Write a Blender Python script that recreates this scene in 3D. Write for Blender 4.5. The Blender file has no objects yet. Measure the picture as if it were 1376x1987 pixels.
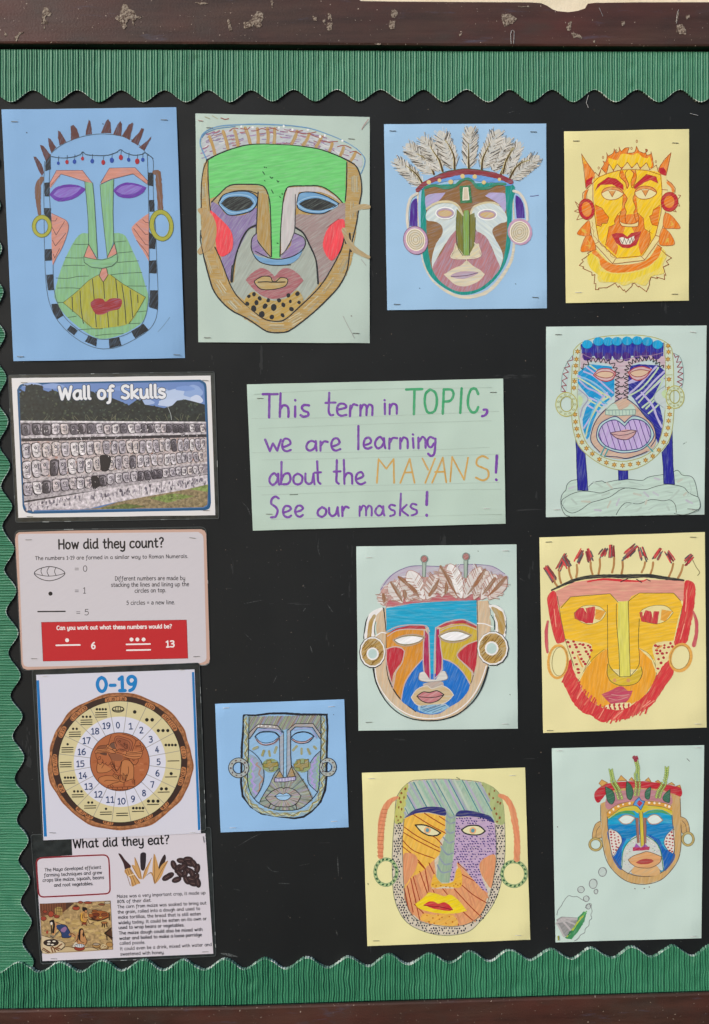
import bpy, math, random
import numpy as np
from mathutils import Vector, Matrix, noise
random.seed(7)
sc = bpy.context.scene
col = sc.collection
R = math.radians

# ---------------------------------------------------------------- camera, sky, sun
W0, H0, FPX = 1376.0, 1987.0, 1800.0
cam_d = bpy.data.cameras.new('camera'); cam = bpy.data.objects.new('camera', cam_d); col.objects.link(cam)
cam_d.sensor_fit = 'HORIZONTAL'; cam_d.sensor_width = 36; cam_d.lens = 36 * FPX / W0
cam_d.clip_start = 0.01; cam_d.clip_end = 50
CAMLOC = Vector((0.0, -1.44, 1.45))
cam.location = CAMLOC
cam.rotation_euler = (Matrix.Rotation(R(-1.3), 3, 'Z') @ Matrix.Rotation(R(90 - 3.2), 3, 'X') @ Matrix.Rotation(R(-0.75), 3, 'Z')).to_euler()
CR = cam.rotation_euler.to_matrix()
sc.camera = cam

SUN_EL, SUN_AZ = 27.0, 46.0          # azimuth: degrees to the left of straight in front of the board
world = bpy.data.worlds.new('World'); sc.world = world; world.use_nodes = True
wn = world.node_tree; sky = wn.nodes.new('ShaderNodeTexSky'); sky.sky_type = 'NISHITA'; sky.sun_disc = False
sky.sun_elevation = R(SUN_EL)
sdir = Vector((-math.sin(R(SUN_AZ)) * math.cos(R(SUN_EL)), -math.cos(R(SUN_AZ)) * math.cos(R(SUN_EL)), math.sin(R(SUN_EL))))
sky.sun_rotation = math.atan2(sdir.x, sdir.y) % (2 * math.pi)
sky.air_density = 1.0; sky.dust_density = 2.0; sky.ozone_density = 1.0
bg = wn.nodes['Background']; wn.links.new(sky.outputs[0], bg.inputs[0]); bg.inputs[1].default_value = 0.135
sun_d = bpy.data.lights.new('sun', 'SUN'); sun_d.energy = 1.55; sun_d.angle = R(14); sun_d.color = (1.0, 0.98, 0.975)
sun = bpy.data.objects.new('sun', sun_d); col.objects.link(sun); sun.location = sdir * 3
sun.rotation_euler = sdir.to_track_quat('Z', 'Y').to_euler()
sc.view_settings.view_transform = 'Standard'; sc.view_settings.look = 'None'
sc.view_settings.exposure = 0.31; sc.view_settings.gamma = 1

# ---------------------------------------------------------------- measuring: photo position -> point h in front of the board plane y = 0
def at(px, py, h=0.0):
    d = CR @ Vector(((px - W0 / 2) / FPX, -(py - H0 / 2) / FPX, -1.0))
    t = (-h - CAMLOC.y) / d.y
    p = CAMLOC + d * t
    return Vector((p.x, -h, p.z))
def lin(c):
    if not isinstance(c, str): return c
    o = []
    for i in (0, 2, 4):
        v = int(c[i:i + 2], 16) / 255
        o.append(v / 12.92 if v <= .04045 else ((v + .055) / 1.055) ** 2.4)
    return (o[0], o[1], o[2], 1.0)

# ---------------------------------------------------------------- materials
def mat(name, rough=.7, spec=.3):
    m = bpy.data.materials.new(name); m.use_nodes = True
    b = m.node_tree.nodes['Principled BSDF']; b.inputs['Roughness'].default_value = rough
    b.inputs['Specular IOR Level'].default_value = spec
    return m, m.node_tree, b
class NT:
    def __init__(s, nt): s.nt = nt
    def n(s, t, **kw):
        x = s.nt.nodes.new(t)
        for k, v in kw.items(): setattr(x, k, v)
        return x
    def put(s, sock, v):
        if hasattr(v, 'is_linked') or hasattr(v, 'links'): s.nt.links.new(v, sock)
        else: sock.default_value = v
    def math(s, op, a, b=0.0, clamp=False):
        x = s.n('ShaderNodeMath', operation=op, use_clamp=clamp); s.put(x.inputs[0], a); s.put(x.inputs[1], b); return x.outputs[0]
    def noise(s, vec, scale, detail=2, rough=.5):
        x = s.n('ShaderNodeTexNoise'); s.put(x.inputs['Vector'], vec); x.inputs['Scale'].default_value = scale
        x.inputs['Detail'].default_value = detail; x.inputs['Roughness'].default_value = rough; return x.outputs['Fac']
    def scale(s, vec, xyz):
        x = s.n('ShaderNodeMapping'); s.put(x.inputs['Vector'], vec); x.inputs['Scale'].default_value = xyz; return x.outputs[0]
    def ramp(s, f, stops):
        x = s.n('ShaderNodeValToRGB'); s.put(x.inputs[0], f); e = x.color_ramp.elements
        while len(e) < len(stops): e.new(.5)
        for el, (p, c) in zip(e, stops): el.position = p; el.color = lin(c) if isinstance(c, str) else c
        return x.outputs[0]
    def mix(s, f, a, b, mode='MIX'):
        x = s.n('ShaderNodeMix', data_type='RGBA', blend_type=mode); s.put(x.inputs[0], f); s.put(x.inputs[6], a); s.put(x.inputs[7], b); return x.outputs[2]
    def bump(s, h, strength, dist):
        x = s.n('ShaderNodeBump'); x.inputs['Strength'].default_value = strength; x.inputs['Distance'].default_value = dist
        s.put(x.inputs['Height'], h); return x.outputs[0]
G = lambda v: (v, v, v, 1)

def pigment(name, cov, streak, grain, vary, rough, spec, coat=0.0, uscale=.035, vscale=.34):
    """coloured marks on paper: colour from the attribute Col, paper colour from the object colour, strokes along U"""
    m, nt, b = mat(name, rough, spec); N = NT(nt)
    c = N.n('ShaderNodeAttribute', attribute_name='Col').outputs['Color']
    base = N.n('ShaderNodeObjectInfo').outputs['Color']
    uv = N.n('ShaderNodeUVMap').outputs[0]
    s1 = N.noise(N.scale(uv, (uscale, vscale, 1)), 1, 3, .6)
    g1 = N.noise(uv, .9, 3, .7)
    f = N.math('ADD', cov, N.math('MULTIPLY', N.math('SUBTRACT', s1, .5), streak))
    f = N.math('ADD', f, N.math('MULTIPLY', N.math('SUBTRACT', g1, .5), grain), True)
    v = N.math('ADD', 1.0, N.math('MULTIPLY', N.math('SUBTRACT', N.noise(N.scale(uv, (uscale * .7, vscale * .6, 1)), 1, 2), .5), vary))
    vc = N.n('ShaderNodeCombineColor'); [N.put(vc.inputs[i], v) for i in range(3)]
    hs = N.n('ShaderNodeHueSaturation'); hs.inputs['Saturation'].default_value = 1.04; hs.inputs['Value'].default_value = .96; N.put(hs.inputs['Color'], c)
    cc = N.mix(1.0, hs.outputs[0], vc.outputs[0], 'MULTIPLY')
    N.put(b.inputs['Base Color'], N.mix(f, base, cc))
    if coat:
        b.inputs['Coat Weight'].default_value = coat; b.inputs['Coat Roughness'].default_value = .16
        tc = N.n('ShaderNodeTexCoord').outputs['Object']
        N.put(b.inputs['Coat Normal'], N.bump(N.noise(tc, 38, 3), .5, .0015))
    else:
        tc = N.n('ShaderNodeTexCoord').outputs['Object']
        N.put(b.inputs['Normal'], N.bump(N.noise(tc, 900, 2), .12, .0004))
    return m
FIN = {
    'c': pigment('crayon', .90, 1.35, .8, .60, .62, .3),
    'p': pigment('coloured_pencil', .66, 1.5, 1.0, .4, .7, .2),
    'm': pigment('felt_marker', .98, .9, .3, .60, .6, .3),
    's': pigment('solid_ink', 1.1, .3, .25, .25, .55, .3),
    'w': pigment('weathered_print', 2.0, 0, 0, 2.3, .5, .3, .35, .22, .26),
    'l': pigment('printed_film', 2.0, 0, 0, .06, .5, .3, .35),
}
FKEY = list(FIN)

def paper_mat():
    m, nt, b = mat('sugar_paper', .82, .2); N = NT(nt)
    base = N.n('ShaderNodeObjectInfo').outputs['Color']; tc = N.n('ShaderNodeTexCoord').outputs['Object']
    f1 = N.noise(tc, 700, 3, .7); f2 = N.noise(tc, 9, 3)
    v = N.math('ADD', N.math('MULTIPLY', N.math('SUBTRACT', f1, .5), .16), N.math('MULTIPLY', N.math('SUBTRACT', f2, .5), .10))
    v = N.math('ADD', v, 1.0); vc = N.n('ShaderNodeCombineColor'); [N.put(vc.inputs[i], v) for i in range(3)]
    N.put(b.inputs['Base Color'], N.mix(1.0, base, vc.outputs[0], 'MULTIPLY'))
    h = N.math('ADD', N.math('MULTIPLY', N.noise(tc, 7, 2), 1.0), N.math('MULTIPLY', N.noise(tc, 1100, 2), .012))
    N.put(b.inputs['Normal'], N.bump(h, .6, .011))
    return m
M_PAPER = paper_mat()
def film_paper():
    m, nt, b = mat('laminated_card', .5, .3); N = NT(nt)
    base = N.n('ShaderNodeObjectInfo').outputs['Color']; tc = N.n('ShaderNodeTexCoord').outputs['Object']
    N.put(b.inputs['Base Color'], base)
    b.inputs['Coat Weight'].default_value = .35; b.inputs['Coat Roughness'].default_value = .16
    N.put(b.inputs['Coat Normal'], N.bump(N.noise(tc, 38, 3), .5, .0015))
    return m
M_CARD = film_paper()
def pouch_mat():
    m, nt, b = mat('laminate_plastic', .25, .5); N = NT(nt)
    tc = N.n('ShaderNodeTexCoord').outputs['Object']
    N.put(b.inputs['Base Color'], N.ramp(N.noise(tc, 60, 3), [(.3, '232728'), (.7, '343a3b')]))
    N.put(b.inputs['Normal'], N.bump(N.noise(tc, 70, 3), .4, .002))
    return m
M_POUCH = pouch_mat()
def metal(name, c, rough):
    m, nt, b = mat(name, rough, .5); b.inputs['Metallic'].default_value = .85; N = NT(nt)
    tc = N.n('ShaderNodeTexCoord').outputs['Object']
    N.put(b.inputs['Base Color'], N.mix(N.noise(tc, 400, 2), lin(c), lin('8a8a88'))); return m
M_STEEL = metal('staple_steel', 'ffffff', .4); M_STEEL.node_tree.nodes['Principled BSDF'].inputs['Metallic'].default_value = .15
M_DULL = metal('dull_staple', '40444a', .5)

# ---------------------------------------------------------------- mesh helpers
def link(o, parent=None):
    col.objects.link(o)
    if parent is not None:
        o.parent = parent
    return o
def meshobj(name, verts, faces, mats, parent=None, origin=None, fmat=None, smooth=False):
    """world-space verts; the object gets the given origin"""
    og = Vector(origin) if origin is not None else Vector((0, 0, 0))
    me = bpy.data.meshes.new(name)
    me.from_pydata([tuple(Vector(v) - og) for v in verts], [], faces)
    for m in (mats if isinstance(mats, (list, tuple)) else [mats]): me.materials.append(m)
    if fmat: me.polygons.foreach_set('material_index', fmat)
    if smooth: me.polygons.foreach_set('use_smooth', [True] * len(me.polygons))
    me.update()
    o = bpy.data.objects.new(name, me); link(o)
    if parent is None: o.location = og
    else:
        o.parent = parent; o.location = og - abs_loc(parent)
    return o
def abs_loc(o):
    p = Vector(o.location)
    while o.parent: o = o.parent; p += Vector(o.location)
    return p
def empty(name, loc, label=None, cat=None, group=None):
    o = bpy.data.objects.new(name, None); o.empty_display_size = .02; col.objects.link(o); o.location = loc
    if label: o['label'] = label
    if cat: o['category'] = cat
    if group: o['group'] = group
    return o
def box_vf(V, F, c8):
    n = len(V); V.extend(c8)
    F += [(n, n+1, n+2, n+3), (n+7, n+6, n+5, n+4), (n, n+4, n+5, n+1), (n+1, n+5, n+6, n+2), (n+2, n+6, n+7, n+3), (n+3, n+7, n+4, n)]

def P(s):
    """'x,y x,y* ...' -> points; * marks a corner"""
    if not isinstance(s, str): return [(p[0], p[1], False) if len(p) == 2 else p for p in s]
    out = []
    for t in s.split():
        c = t.endswith('*'); x, y = t.rstrip('*').split(',')
        out.append((float(x), float(y), c))
    return out
def smooth_pts(pts, closed, n=4):
    m = len(pts)
    if m < 3: return [(p[0], p[1]) for p in pts]
    out = []
    segs = m if closed else m - 1
    for i in range(segs):
        p1, p2 = pts[i], pts[(i + 1) % m]
        p0 = pts[(i - 1) % m] if (closed or i > 0) else p1
        p3 = pts[(i + 2) % m] if (closed or i < m - 2) else p2
        if p1[2]: p0 = p1
        if p2[2]: p3 = p2
        sl = math.dist(p1[:2], p2[:2])
        def tan(a, b):                                       # tangents no longer than the segment: no overshoot
            x, y = (b[0] - a[0]) * .5, (b[1] - a[1]) * .5; l = math.hypot(x, y) or 1; k = min(1, sl / l); return x * k, y * k
        m1, m2 = tan(p0, p2), tan(p1, p3)
        for k in range(n):
            t = k / n; t2 = t * t; t3 = t2 * t
            out.append(tuple((2 * t3 - 3 * t2 + 1) * p1[j] + (t3 - 2 * t2 + t) * m1[j] + (3 * t2 - 2 * t3) * p2[j] + (t3 - t2) * m2[j] for j in (0, 1)))
    if not closed: out.append((pts[-1][0], pts[-1][1]))
    return out
def resample(pts, step, closed=False):
    q = list(pts) + ([pts[0]] if closed else [])
    out = [q[0]]
    for a, b in zip(q, q[1:]):
        d = math.dist(a, b); n = max(1, int(d / step))
        for k in range(1, n + 1): out.append((a[0] + (b[0] - a[0]) * k / n, a[1] + (b[1] - a[1]) * k / n))
    if closed: out.pop()
    return out
def inside(p, poly):
    x, y = p; r = False; j = len(poly) - 1
    for i in range(len(poly)):
        a, b = poly[i], poly[j]
        if (a[1] > y) != (b[1] > y) and x < (b[0] - a[0]) * (y - a[1]) / (b[1] - a[1]) + a[0]: r = not r
        j = i
    return r
def ell(cx, cy, rx, ry, ang=0, n=20, a0=0, a1=360):
    ca, sa = math.cos(R(ang)), math.sin(R(ang)); out = []
    k = n if a1 - a0 < 360 else n - 1
    for i in range(n):
        t = R(a0 + (a1 - a0) * i / (n if a1 - a0 >= 360 else n - 1))
        x, y = rx * math.cos(t), ry * math.sin(t)
        out.append((cx + x * ca - y * sa, cy + x * sa + y * ca))
    return out

STEP = 5e-6
class Buf:
    def __init__(s, name, parent, label): s.name, s.parent, s.label = name, parent, label; s.V = []; s.F = []; s.C = []; s.M = []; s.U = []
class Sheet:
    """a sheet of paper or laminated card on the board, with marks on it; marks are given in the measured frame (x0, y0, s)"""
    def __init__(s, name, label, cat, reg, corners, paper, h0=.0028, lam=False, group=None, bow=.0018, outline=None):
        s.x0, s.y0, s.s = reg; s.h0 = h0; s.col = lin(paper); s.lam = lam
        cs = [s.px(*c) for c in corners]; s.cs = cs
        cx = sum(c[0] for c in cs) / 4; cy = sum(c[1] for c in cs) / 4
        s.root = empty(name, at(cx, cy, 0.0), label, cat, group)
        s.lev = 0; s.glev = 0; s.grid = np.zeros((900, 900), dtype=np.int32); s.bufs = []; s.cur = None; s.top = None; s.fin = 'l' if lam else 'm'; s.wob = 0 if lam else .8
        s.sheet('paper' if not lam else 'card', cs, h0, bow, outline)
    def px(s, x, y): return (s.x0 + x / s.s, s.y0 + y / s.s)
    def sheet(s, nm, cs, h0, bow, outline):
        V, F = [], []
        if outline:
            pts = [s.px(*q) for q in outline]
            n = len(pts)
            for q in pts: V.append(at(q[0], q[1], h0))
            for q in pts: V.append(at(q[0], q[1], h0 - .0004))
            F.append(tuple(range(n))[::-1]); F += [(i, (i + 1) % n, n + (i + 1) % n, n + i) for i in range(n)]
        else:
            nx, ny = 18, 24; rnd = random.uniform(0, 50)
            for j in range(ny + 1):
                for i in range(nx + 1):
                    u, v = i / nx, j / ny
                    # finer steps near the edges
                    u = .5 - .5 * math.cos(math.pi * u); v = .5 - .5 * math.cos(math.pi * v)
                    a = [cs[0][k] * (1-u) * (1-v) + cs[1][k] * u * (1-v) + cs[2][k] * u * v + cs[3][k] * (1-u) * v for k in (0, 1)]
                    cu = max(0, 1 - min(u, 1 - u) / .10); cv = max(0, 1 - min(v, 1 - v) / .10)
                    e = (cu * cv) ** 1.2                       # pulled back at the stapled corners
                    e2 = max(cu, cv) ** 3 * (.5 + .5 * noise.noise(Vector((u * 4 + rnd, v * 4, 0)))) * .5
                    h = h0 - (0 if s.lam else (h0 - .0005) * min(1, e)) - bow * e2 * (.3 if s.lam else 1)
                    wx = noise.noise(Vector((v * 5, rnd, 3))) * .5 * (1 if i in (0, nx) else 0)
                    wy = noise.noise(Vector((u * 5, rnd, 7))) * .5 * (1 if j in (0, ny) else 0)
                    V.append(at(a[0] + wx, a[1] + wy, max(.0004, h)))
            w = nx + 1
            for j in range(ny):
                for i in range(nx): k = j * w + i; F.append((k, k + w, k + w + 1, k + 1))
            rim = [i for i in range(w)] + [j * w + nx for j in range(1, ny + 1)] + [ny * w + i for i in range(nx - 1, -1, -1)] + [j * w for j in range(ny - 1, 0, -1)]
            b0 = len(V)
            for r in rim: V.append(V[r] + Vector((0, .0003, 0)))
            for q in range(len(rim)): r2 = (q + 1) % len(rim); F.append((rim[q], rim[r2], b0 + r2, b0 + q))
        o = meshobj(nm, V, F, M_CARD if s.lam else M_PAPER, s.root, s.root.location, smooth=False)
        o.color = s.col; s.paper = o
    def pouch(s, corners, h=.0006, rr=5):
        """clear plastic margin round a laminated card"""
        cs = [s.px(*c) for c in corners]; pts = []
        for i, c in enumerate(cs):
            a, b = cs[i - 1], cs[(i + 1) % 4]
            for t in (0, .25, .5, .75, 1):
                da = math.dist(a, c); db = math.dist(b, c)
                pa = (c[0] + (a[0] - c[0]) / da * rr, c[1] + (a[1] - c[1]) / da * rr); pb = (c[0] + (b[0] - c[0]) / db * rr, c[1] + (b[1] - c[1]) / db * rr)
                pts.append(tuple((1-t)**2 * pa[k] + 2*t*(1-t) * c[k] + t*t * pb[k] for k in (0, 1)))
        n = len(pts); V = [at(*q, h + .0002 * math.sin(i * 2.3)) for i, q in enumerate(pts)] + [at(*q, h - .0004) for q in pts]
        F = [tuple(range(n))[::-1]] + [(i, (i + 1) % n, n + (i + 1) % n, n + i) for i in range(n)]
        meshobj('laminate_pouch', V, F, M_POUCH, s.root, s.root.location)
        # sealed rim of the pouch; random pale dashes on it are painted glints
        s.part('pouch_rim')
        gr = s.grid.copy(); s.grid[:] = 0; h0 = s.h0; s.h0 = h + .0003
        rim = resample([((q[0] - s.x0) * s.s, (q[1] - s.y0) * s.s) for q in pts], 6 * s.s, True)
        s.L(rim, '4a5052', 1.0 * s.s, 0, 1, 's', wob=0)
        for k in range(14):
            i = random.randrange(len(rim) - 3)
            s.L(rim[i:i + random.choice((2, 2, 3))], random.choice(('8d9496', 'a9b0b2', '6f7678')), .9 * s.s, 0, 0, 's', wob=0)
        s.grid = gr; s.h0 = h0
    def part(s, name, label=None): s.top = s.cur = Buf(name, None, label); s.bufs.append(s.cur); return s
    def sub(s, name, label=None): s.cur = Buf(name, s.top, label); s.bufs.append(s.cur); return s
    def _h(s): return s.h0 + .00008 + s.lev * STEP
    def _cells(s, pts):
        xs = [p[0] for p in pts]; ys = [p[1] for p in pts]; k = 1.6 / s.s
        c = lambda v, o: min(898, max(0, int(v * k) + o))
        y0, x0 = c(min(ys), 20), c(min(xs), 20)
        return (slice(y0, max(y0 + 1, c(max(ys), 22))), slice(x0, max(x0 + 1, c(max(xs), 22))))
    def _raise(s, chunks, lev=True):
        """stack marks only where they cross: one level above whatever lies below"""
        cl = [s._cells(c) for c in chunks]
        if lev: s.glev = 1 + max(int(s.grid[c].max()) for c in cl)
        s.lev = s.glev
        for i, c in enumerate(cl): s.grid[c] = np.maximum(s.grid[c], s.lev + int(i * 4 * 6e-7 / STEP + .5))
    def _group(s, lst):
        s.glev = 1 + max(int(s.grid[s._cells(q)].max()) for q in lst)
    def _put(s, pts2, faces, c, fin, ang, h, ramp=None):
        b = s.cur; n = len(b.V); c = lin(c); ca, sa = math.cos(R(ang)), math.sin(R(ang))
        q = [(s.x0 + x / s.s, s.y0 + y / s.s) for x, y in pts2]
        b.V += [at(x, y, h + (ramp[i] if ramp else 0)) for i, (x, y) in enumerate(q)]
        for f in faces:
            b.F.append(tuple(n + i for i in f)); b.M.append(FKEY.index(fin))
            for i in f:
                x, y = q[i]; b.C += c; b.U += (x * ca - y * sa, x * sa + y * ca)
    def F(s, pts, c, fin=None, ang=30, sm=1, lev=True, wob=None):
        """filled area"""
        fin = fin or s.fin
        p = P(pts); p = smooth_pts(p, True) if sm else [(a[0], a[1]) for a in p]
        w = s.wob if wob is None else wob
        if w:
            p = resample(p, 3 * s.s, True); p = [(x + random.uniform(-.28, .28) * w * s.s, y + random.uniform(-.28, .28) * w * s.s) for x, y in p]
        s._raise([p], lev)
        n = len(p); ar = sum(p[i][0] * p[(i + 1) % n][1] - p[(i + 1) % n][0] * p[i][1] for i in range(n))
        s._put(p, [tuple(range(n)) if ar < 0 else tuple(range(n))[::-1]], c, fin, ang, s._h())
        return p
    def L(s, pts, c, w, sm=1, cl=0, fin=None, lev=True, wob=None, cap=1):
        """stroke; w in measured units or a tuple of widths along it"""
        fin = fin or ('l' if s.lam else 's')
        if not s.lam and not isinstance(w, tuple) and w < 7: w *= 1.18; c = tuple(v * .82 for v in lin(c)[:3]) + (1.0,)
        p = P(pts)
        if sm: p = smooth_pts(p, cl)
        else: p = [(a[0], a[1]) for a in p]
        wb = s.wob if wob is None else wob
        # pen turns sharply: break the stroke there so both arms keep their width
        def turn(a, b, c_):
            u, v = (b[0] - a[0], b[1] - a[1]), (c_[0] - b[0], c_[1] - b[1])
            return abs(math.atan2(u[0] * v[1] - u[1] * v[0], u[0] * v[0] + u[1] * v[1]))
        m = len(p)
        if m > 2 and not isinstance(w, tuple):
            cs_ = [i for i in (range(m) if cl else range(1, m - 1)) if turn(p[i - 1], p[i], p[(i + 1) % m]) > 1.35]
            if cs_:
                if cl: p = p[cs_[0]:] + p[:cs_[0]] + [p[cs_[0]]]; cs_ = [i - cs_[0] for i in cs_[1:]]; m = len(p)
                cut = [0] + cs_ + [m - 1]; g0 = s.glev
                for j, (a, b) in enumerate(zip(cut, cut[1:])):
                    if b > a:
                        if not lev: s.glev = g0 + (j % 3)
                        s.L(p[a:b + 1], c, w if w > 8.3 or s.lam else max(w, 7.01) if w >= 7 else w / 1.18, 0, 0, fin, lev, wob, cap)
                if not lev: s.glev = g0
                return
        if wb:
            p = resample(p, 3.5 * s.s, cl)
            if len(p) > 2: p = [(x + random.uniform(-.16, .16) * wb * s.s, y + random.uniform(-.16, .16) * wb * s.s) for x, y in p]
        q = [p[0]]
        for t in p[1:]:
            if math.dist(t, q[-1]) > .02 * s.s: q.append(t)
        if cl and len(q) > 2 and math.dist(q[0], q[-1]) < .02 * s.s: q.pop()
        p = q; n = len(p)
        if n < 2: return
        ws = w if isinstance(w, tuple) else (w,)
        def wd(i):
            t = i / max(1, n - 1) * (len(ws) - 1); k = min(int(t), len(ws) - 2) if len(ws) > 1 else 0
            v = ws[k] * (1 - t + k) + ws[k + 1] * (t - k) if len(ws) > 1 else ws[0]
            return v * .5 * (1 + (random.uniform(-.10, .10) if wb and n > 3 else 0))
        Lf, Rt = [], []
        for i in range(n):
            a = p[i - 1] if (i > 0 or cl) else p[i]; b = p[(i + 1) % n] if (i < n - 1 or cl) else p[i]
            d1 = (p[i][0] - a[0], p[i][1] - a[1]); d2 = (b[0] - p[i][0], b[1] - p[i][1])
            l1 = math.hypot(*d1) or 1; l2 = math.hypot(*d2) or 1
            if (i == 0 and not cl): d1, l1 = d2, l2
            if (i == n - 1 and not cl): d2, l2 = d1, l1
            tx, ty = d1[0] / l1 + d2[0] / l2, d1[1] / l1 + d2[1] / l2; tl = math.hypot(tx, ty)
            if tl < .2: tx, ty, tl = d2[0] / l2, d2[1] / l2, 1
            tx /= tl; ty /= tl
            k = wd(i) * min(1.5, 1 / max(.5, abs(tx * d1[0] / l1 + ty * d1[1] / l1)))
            cr = (d1[0] * d2[1] - d1[1] * d2[0]) / (l1 * l2); dt = (d1[0] * d2[0] + d1[1] * d2[1]) / (l1 * l2); th = abs(math.atan2(cr, dt))
            rad = (min(l1, l2) / th * .92) if th > .05 else 1e9
            kl, kr = (min(k, rad), k) if cr > 0 else (k, min(k, rad))
            Lf.append((p[i][0] - ty * kl, p[i][1] + tx * kl)); Rt.append((p[i][0] + ty * kr, p[i][1] - tx * kr))
        V = Lf + Rt; Fc = []
        for i in range(n if cl else n - 1): j = (i + 1) % n; Fc.append((i, j, n + j, n + i))
        if cap and not cl:
            for e, nx_ in ((0, 1), (n - 1, n - 2)):
                dx, dy = p[e][0] - p[nx_][0], p[e][1] - p[nx_][1]; l = math.hypot(dx, dy) or 1; k = math.dist(Lf[e], Rt[e]) / 2
                dx, dy = dx / l * k, dy / l * k; b0 = len(V)
                V += [(Lf[e][0] + dx * .6 + (p[e][0] - Lf[e][0]) * .25, Lf[e][1] + dy * .6 + (p[e][1] - Lf[e][1]) * .25), (p[e][0] + dx, p[e][1] + dy), (Rt[e][0] + dx * .6 + (p[e][0] - Rt[e][0]) * .25, Rt[e][1] + dy * .6 + (p[e][1] - Rt[e][1]) * .25)]
                Fc.append((e, b0, b0 + 1, b0 + 2, n + e) if e else (n + e, b0 + 2, b0 + 1, b0, e))
        s._raise([V0 for V0 in [[Lf[i] for i in range(k, min(n, k + 5))] + [Rt[i] for i in range(k, min(n, k + 5))] for k in range(0, n, 4)]], lev)
        ang = -math.degrees(math.atan2(p[-1][1] - p[0][1], p[-1][0] - p[0][0])) if not cl else 0
        rp = [i * 6e-7 for i in range(n)] * 2
        s._put(V, [f[::-1] for f in Fc], c, fin, ang, s._h(), rp + [0 if k < 3 and not cl else n * 6e-7 for k in range(len(V) - 2 * n)])
    def LL(s, lst, c, w, sm=1, cl=0, fin=None):
        """several strokes that do not cross, on one level; 'a; b; c'"""
        lst = lst.split(';') if isinstance(lst, str) else lst
        for q in lst: s.L(q, c, w, sm, cl, fin)
    def O(s, cx, cy, rx, ry=None, c='000000', fin=None, ang=0, lev=True): s.F(ell(cx, cy, rx, ry or rx, ang, 14), c, fin, 30, 0, lev, wob=s.wob * .6)
    def E(s, cx, cy, rx, ry, c, w, ang=0, fin=None): s.L(ell(cx, cy, rx, ry, ang, 28), c, w, 0, 1, fin)
    def dots(s, lst, r, c, fin=None, ry=None, jit=.25):
        s._group([[q] for q in P(lst)])
        for q in P(lst):
            a = r * random.uniform(1 - jit, 1 + jit); b = (ry or r) * random.uniform(1 - jit, 1 + jit)
            s.F(ell(q[0], q[1], a, b, random.uniform(-20, 20), 8), c, fin or 's', 0, 0, False, wob=0)
    def hatch(s, poly, ang, gap, c, w, fin=None, jit=.3, inset=0, colors=None, broken=0):
        """parallel pen strokes clipped to an area"""
        poly = smooth_pts(P(poly), True) if isinstance(poly, str) else poly
        ca, sa = math.cos(R(ang)), -math.sin(R(ang))
        us = [x * ca + y * sa for x, y in poly]; vs = [-x * sa + y * ca for x, y in poly]
        s._group([poly]); v = min(vs) + gap * .5; rp = [(u, w_) for u, w_ in zip(us, vs)]; k = 0
        while v < max(vs):
            xs = []
            for i in range(len(rp)):
                a, b = rp[i - 1], rp[i]
                if (a[1] > v) != (b[1] > v): xs.append(a[0] + (b[0] - a[0]) * (v - a[1]) / (b[1] - a[1]))
            xs.sort()
            for a, b in zip(xs[::2], xs[1::2]):
                a += inset; b -= inset
                if b - a < w * 1.5: continue
                vv = v + random.uniform(-jit, jit) * gap * .5
                if broken and random.random() < broken: a += (b - a) * random.uniform(0, .4); b -= (b - a) * random.uniform(0, .4)
                cc = colors[k % len(colors)] if colors else c
                s.L([(a * ca - v * sa, a * sa + v * ca), (b * ca - vv * sa, b * sa + vv * ca)], cc, w * random.uniform(.85, 1.15), 0, 0, fin, lev=False)
            v += gap * random.uniform(1 - jit, 1 + jit); k += 1
    def marks(s, lst, c, w, name='pencil_mark', sm=1, fin=None):
        for q in lst.split(';'): s.part(name); s.L(q, c, w, sm, 0, fin)
    def wig(s, pts, c, amp, period, w, sm=1, closed=False):
        """wavy line following a path"""
        p = resample(smooth_pts(P(pts), closed), period / 4); out = []
        for i, (x, y) in enumerate(p):
            a = p[max(0, i - 1)]; b = p[min(len(p) - 1, i + 1)]; dx, dy = b[0] - a[0], b[1] - a[1]; l = math.hypot(dx, dy) or 1
            k = (0, 1, 0, -1)[i % 4] * amp * random.uniform(.8, 1.15); out.append((x - dy / l * k, y + dx / l * k))
        s.L(out, c, w, sm, wob=.3)
    def text(s, t, x0, y0, x1, y1, xh, w, c, sx=1.0, outline=None, a2=False, fin=None):
        """stroke lettering fitted on the base line from (x0, y0) to (x1, y1); xh = x-height"""
        k = xh / 5.0; tot = 0; items = []
        for ch in t:
            if ch == ' ': tot += 3.4; continue
            g = GLYPH['a2' if (ch == 'a' and a2) else ch]; items.append((tot, g)); tot += g[0] + 1.35
        tot -= 1.35
        Ld = math.dist((x0, y0), (x1, y1)); ux, uy = (x1 - x0) / Ld, (y1 - y0) / Ld; kx = (Ld - w) / tot
        passes = [(outline[0], w + outline[1])] if outline else []
        passes.append((c, w))
        for cc, ww in passes:
            s._group([[(x0, y0 - xh * 1.6), (x1, y1 + xh * .5), (x0, y0 + xh * .5), (x1, y1 - xh * 1.6)]]); g0 = s.glev; s.stack = 0
            for off, g in items:
                for si, (sm, st) in enumerate(g[1]):
                    pts = [(x0 + ((off + x) * kx + w / 2) * ux + (y * k) * uy + (0), y0 + ((off + x) * kx + w / 2) * uy - (y * k) * ux, False) for x, y in st]
                    if len(pts) == 1:
                        s.F(ell(pts[0][0], pts[0][1], ww * .6, ww * .6, 0, 8), cc, fin or ('l' if s.lam else 's'), 0, 0, False, wob=0); continue
                    s.glev = g0 + (si % 3) + (3 if off and int(off * 3) % 2 else 0)
                    s.L([p for p in pts], cc, ww, 1 if sm else 0, 0, fin, lev=False, wob=s.wob * .5)
            s.glev = g0 + 6
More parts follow.
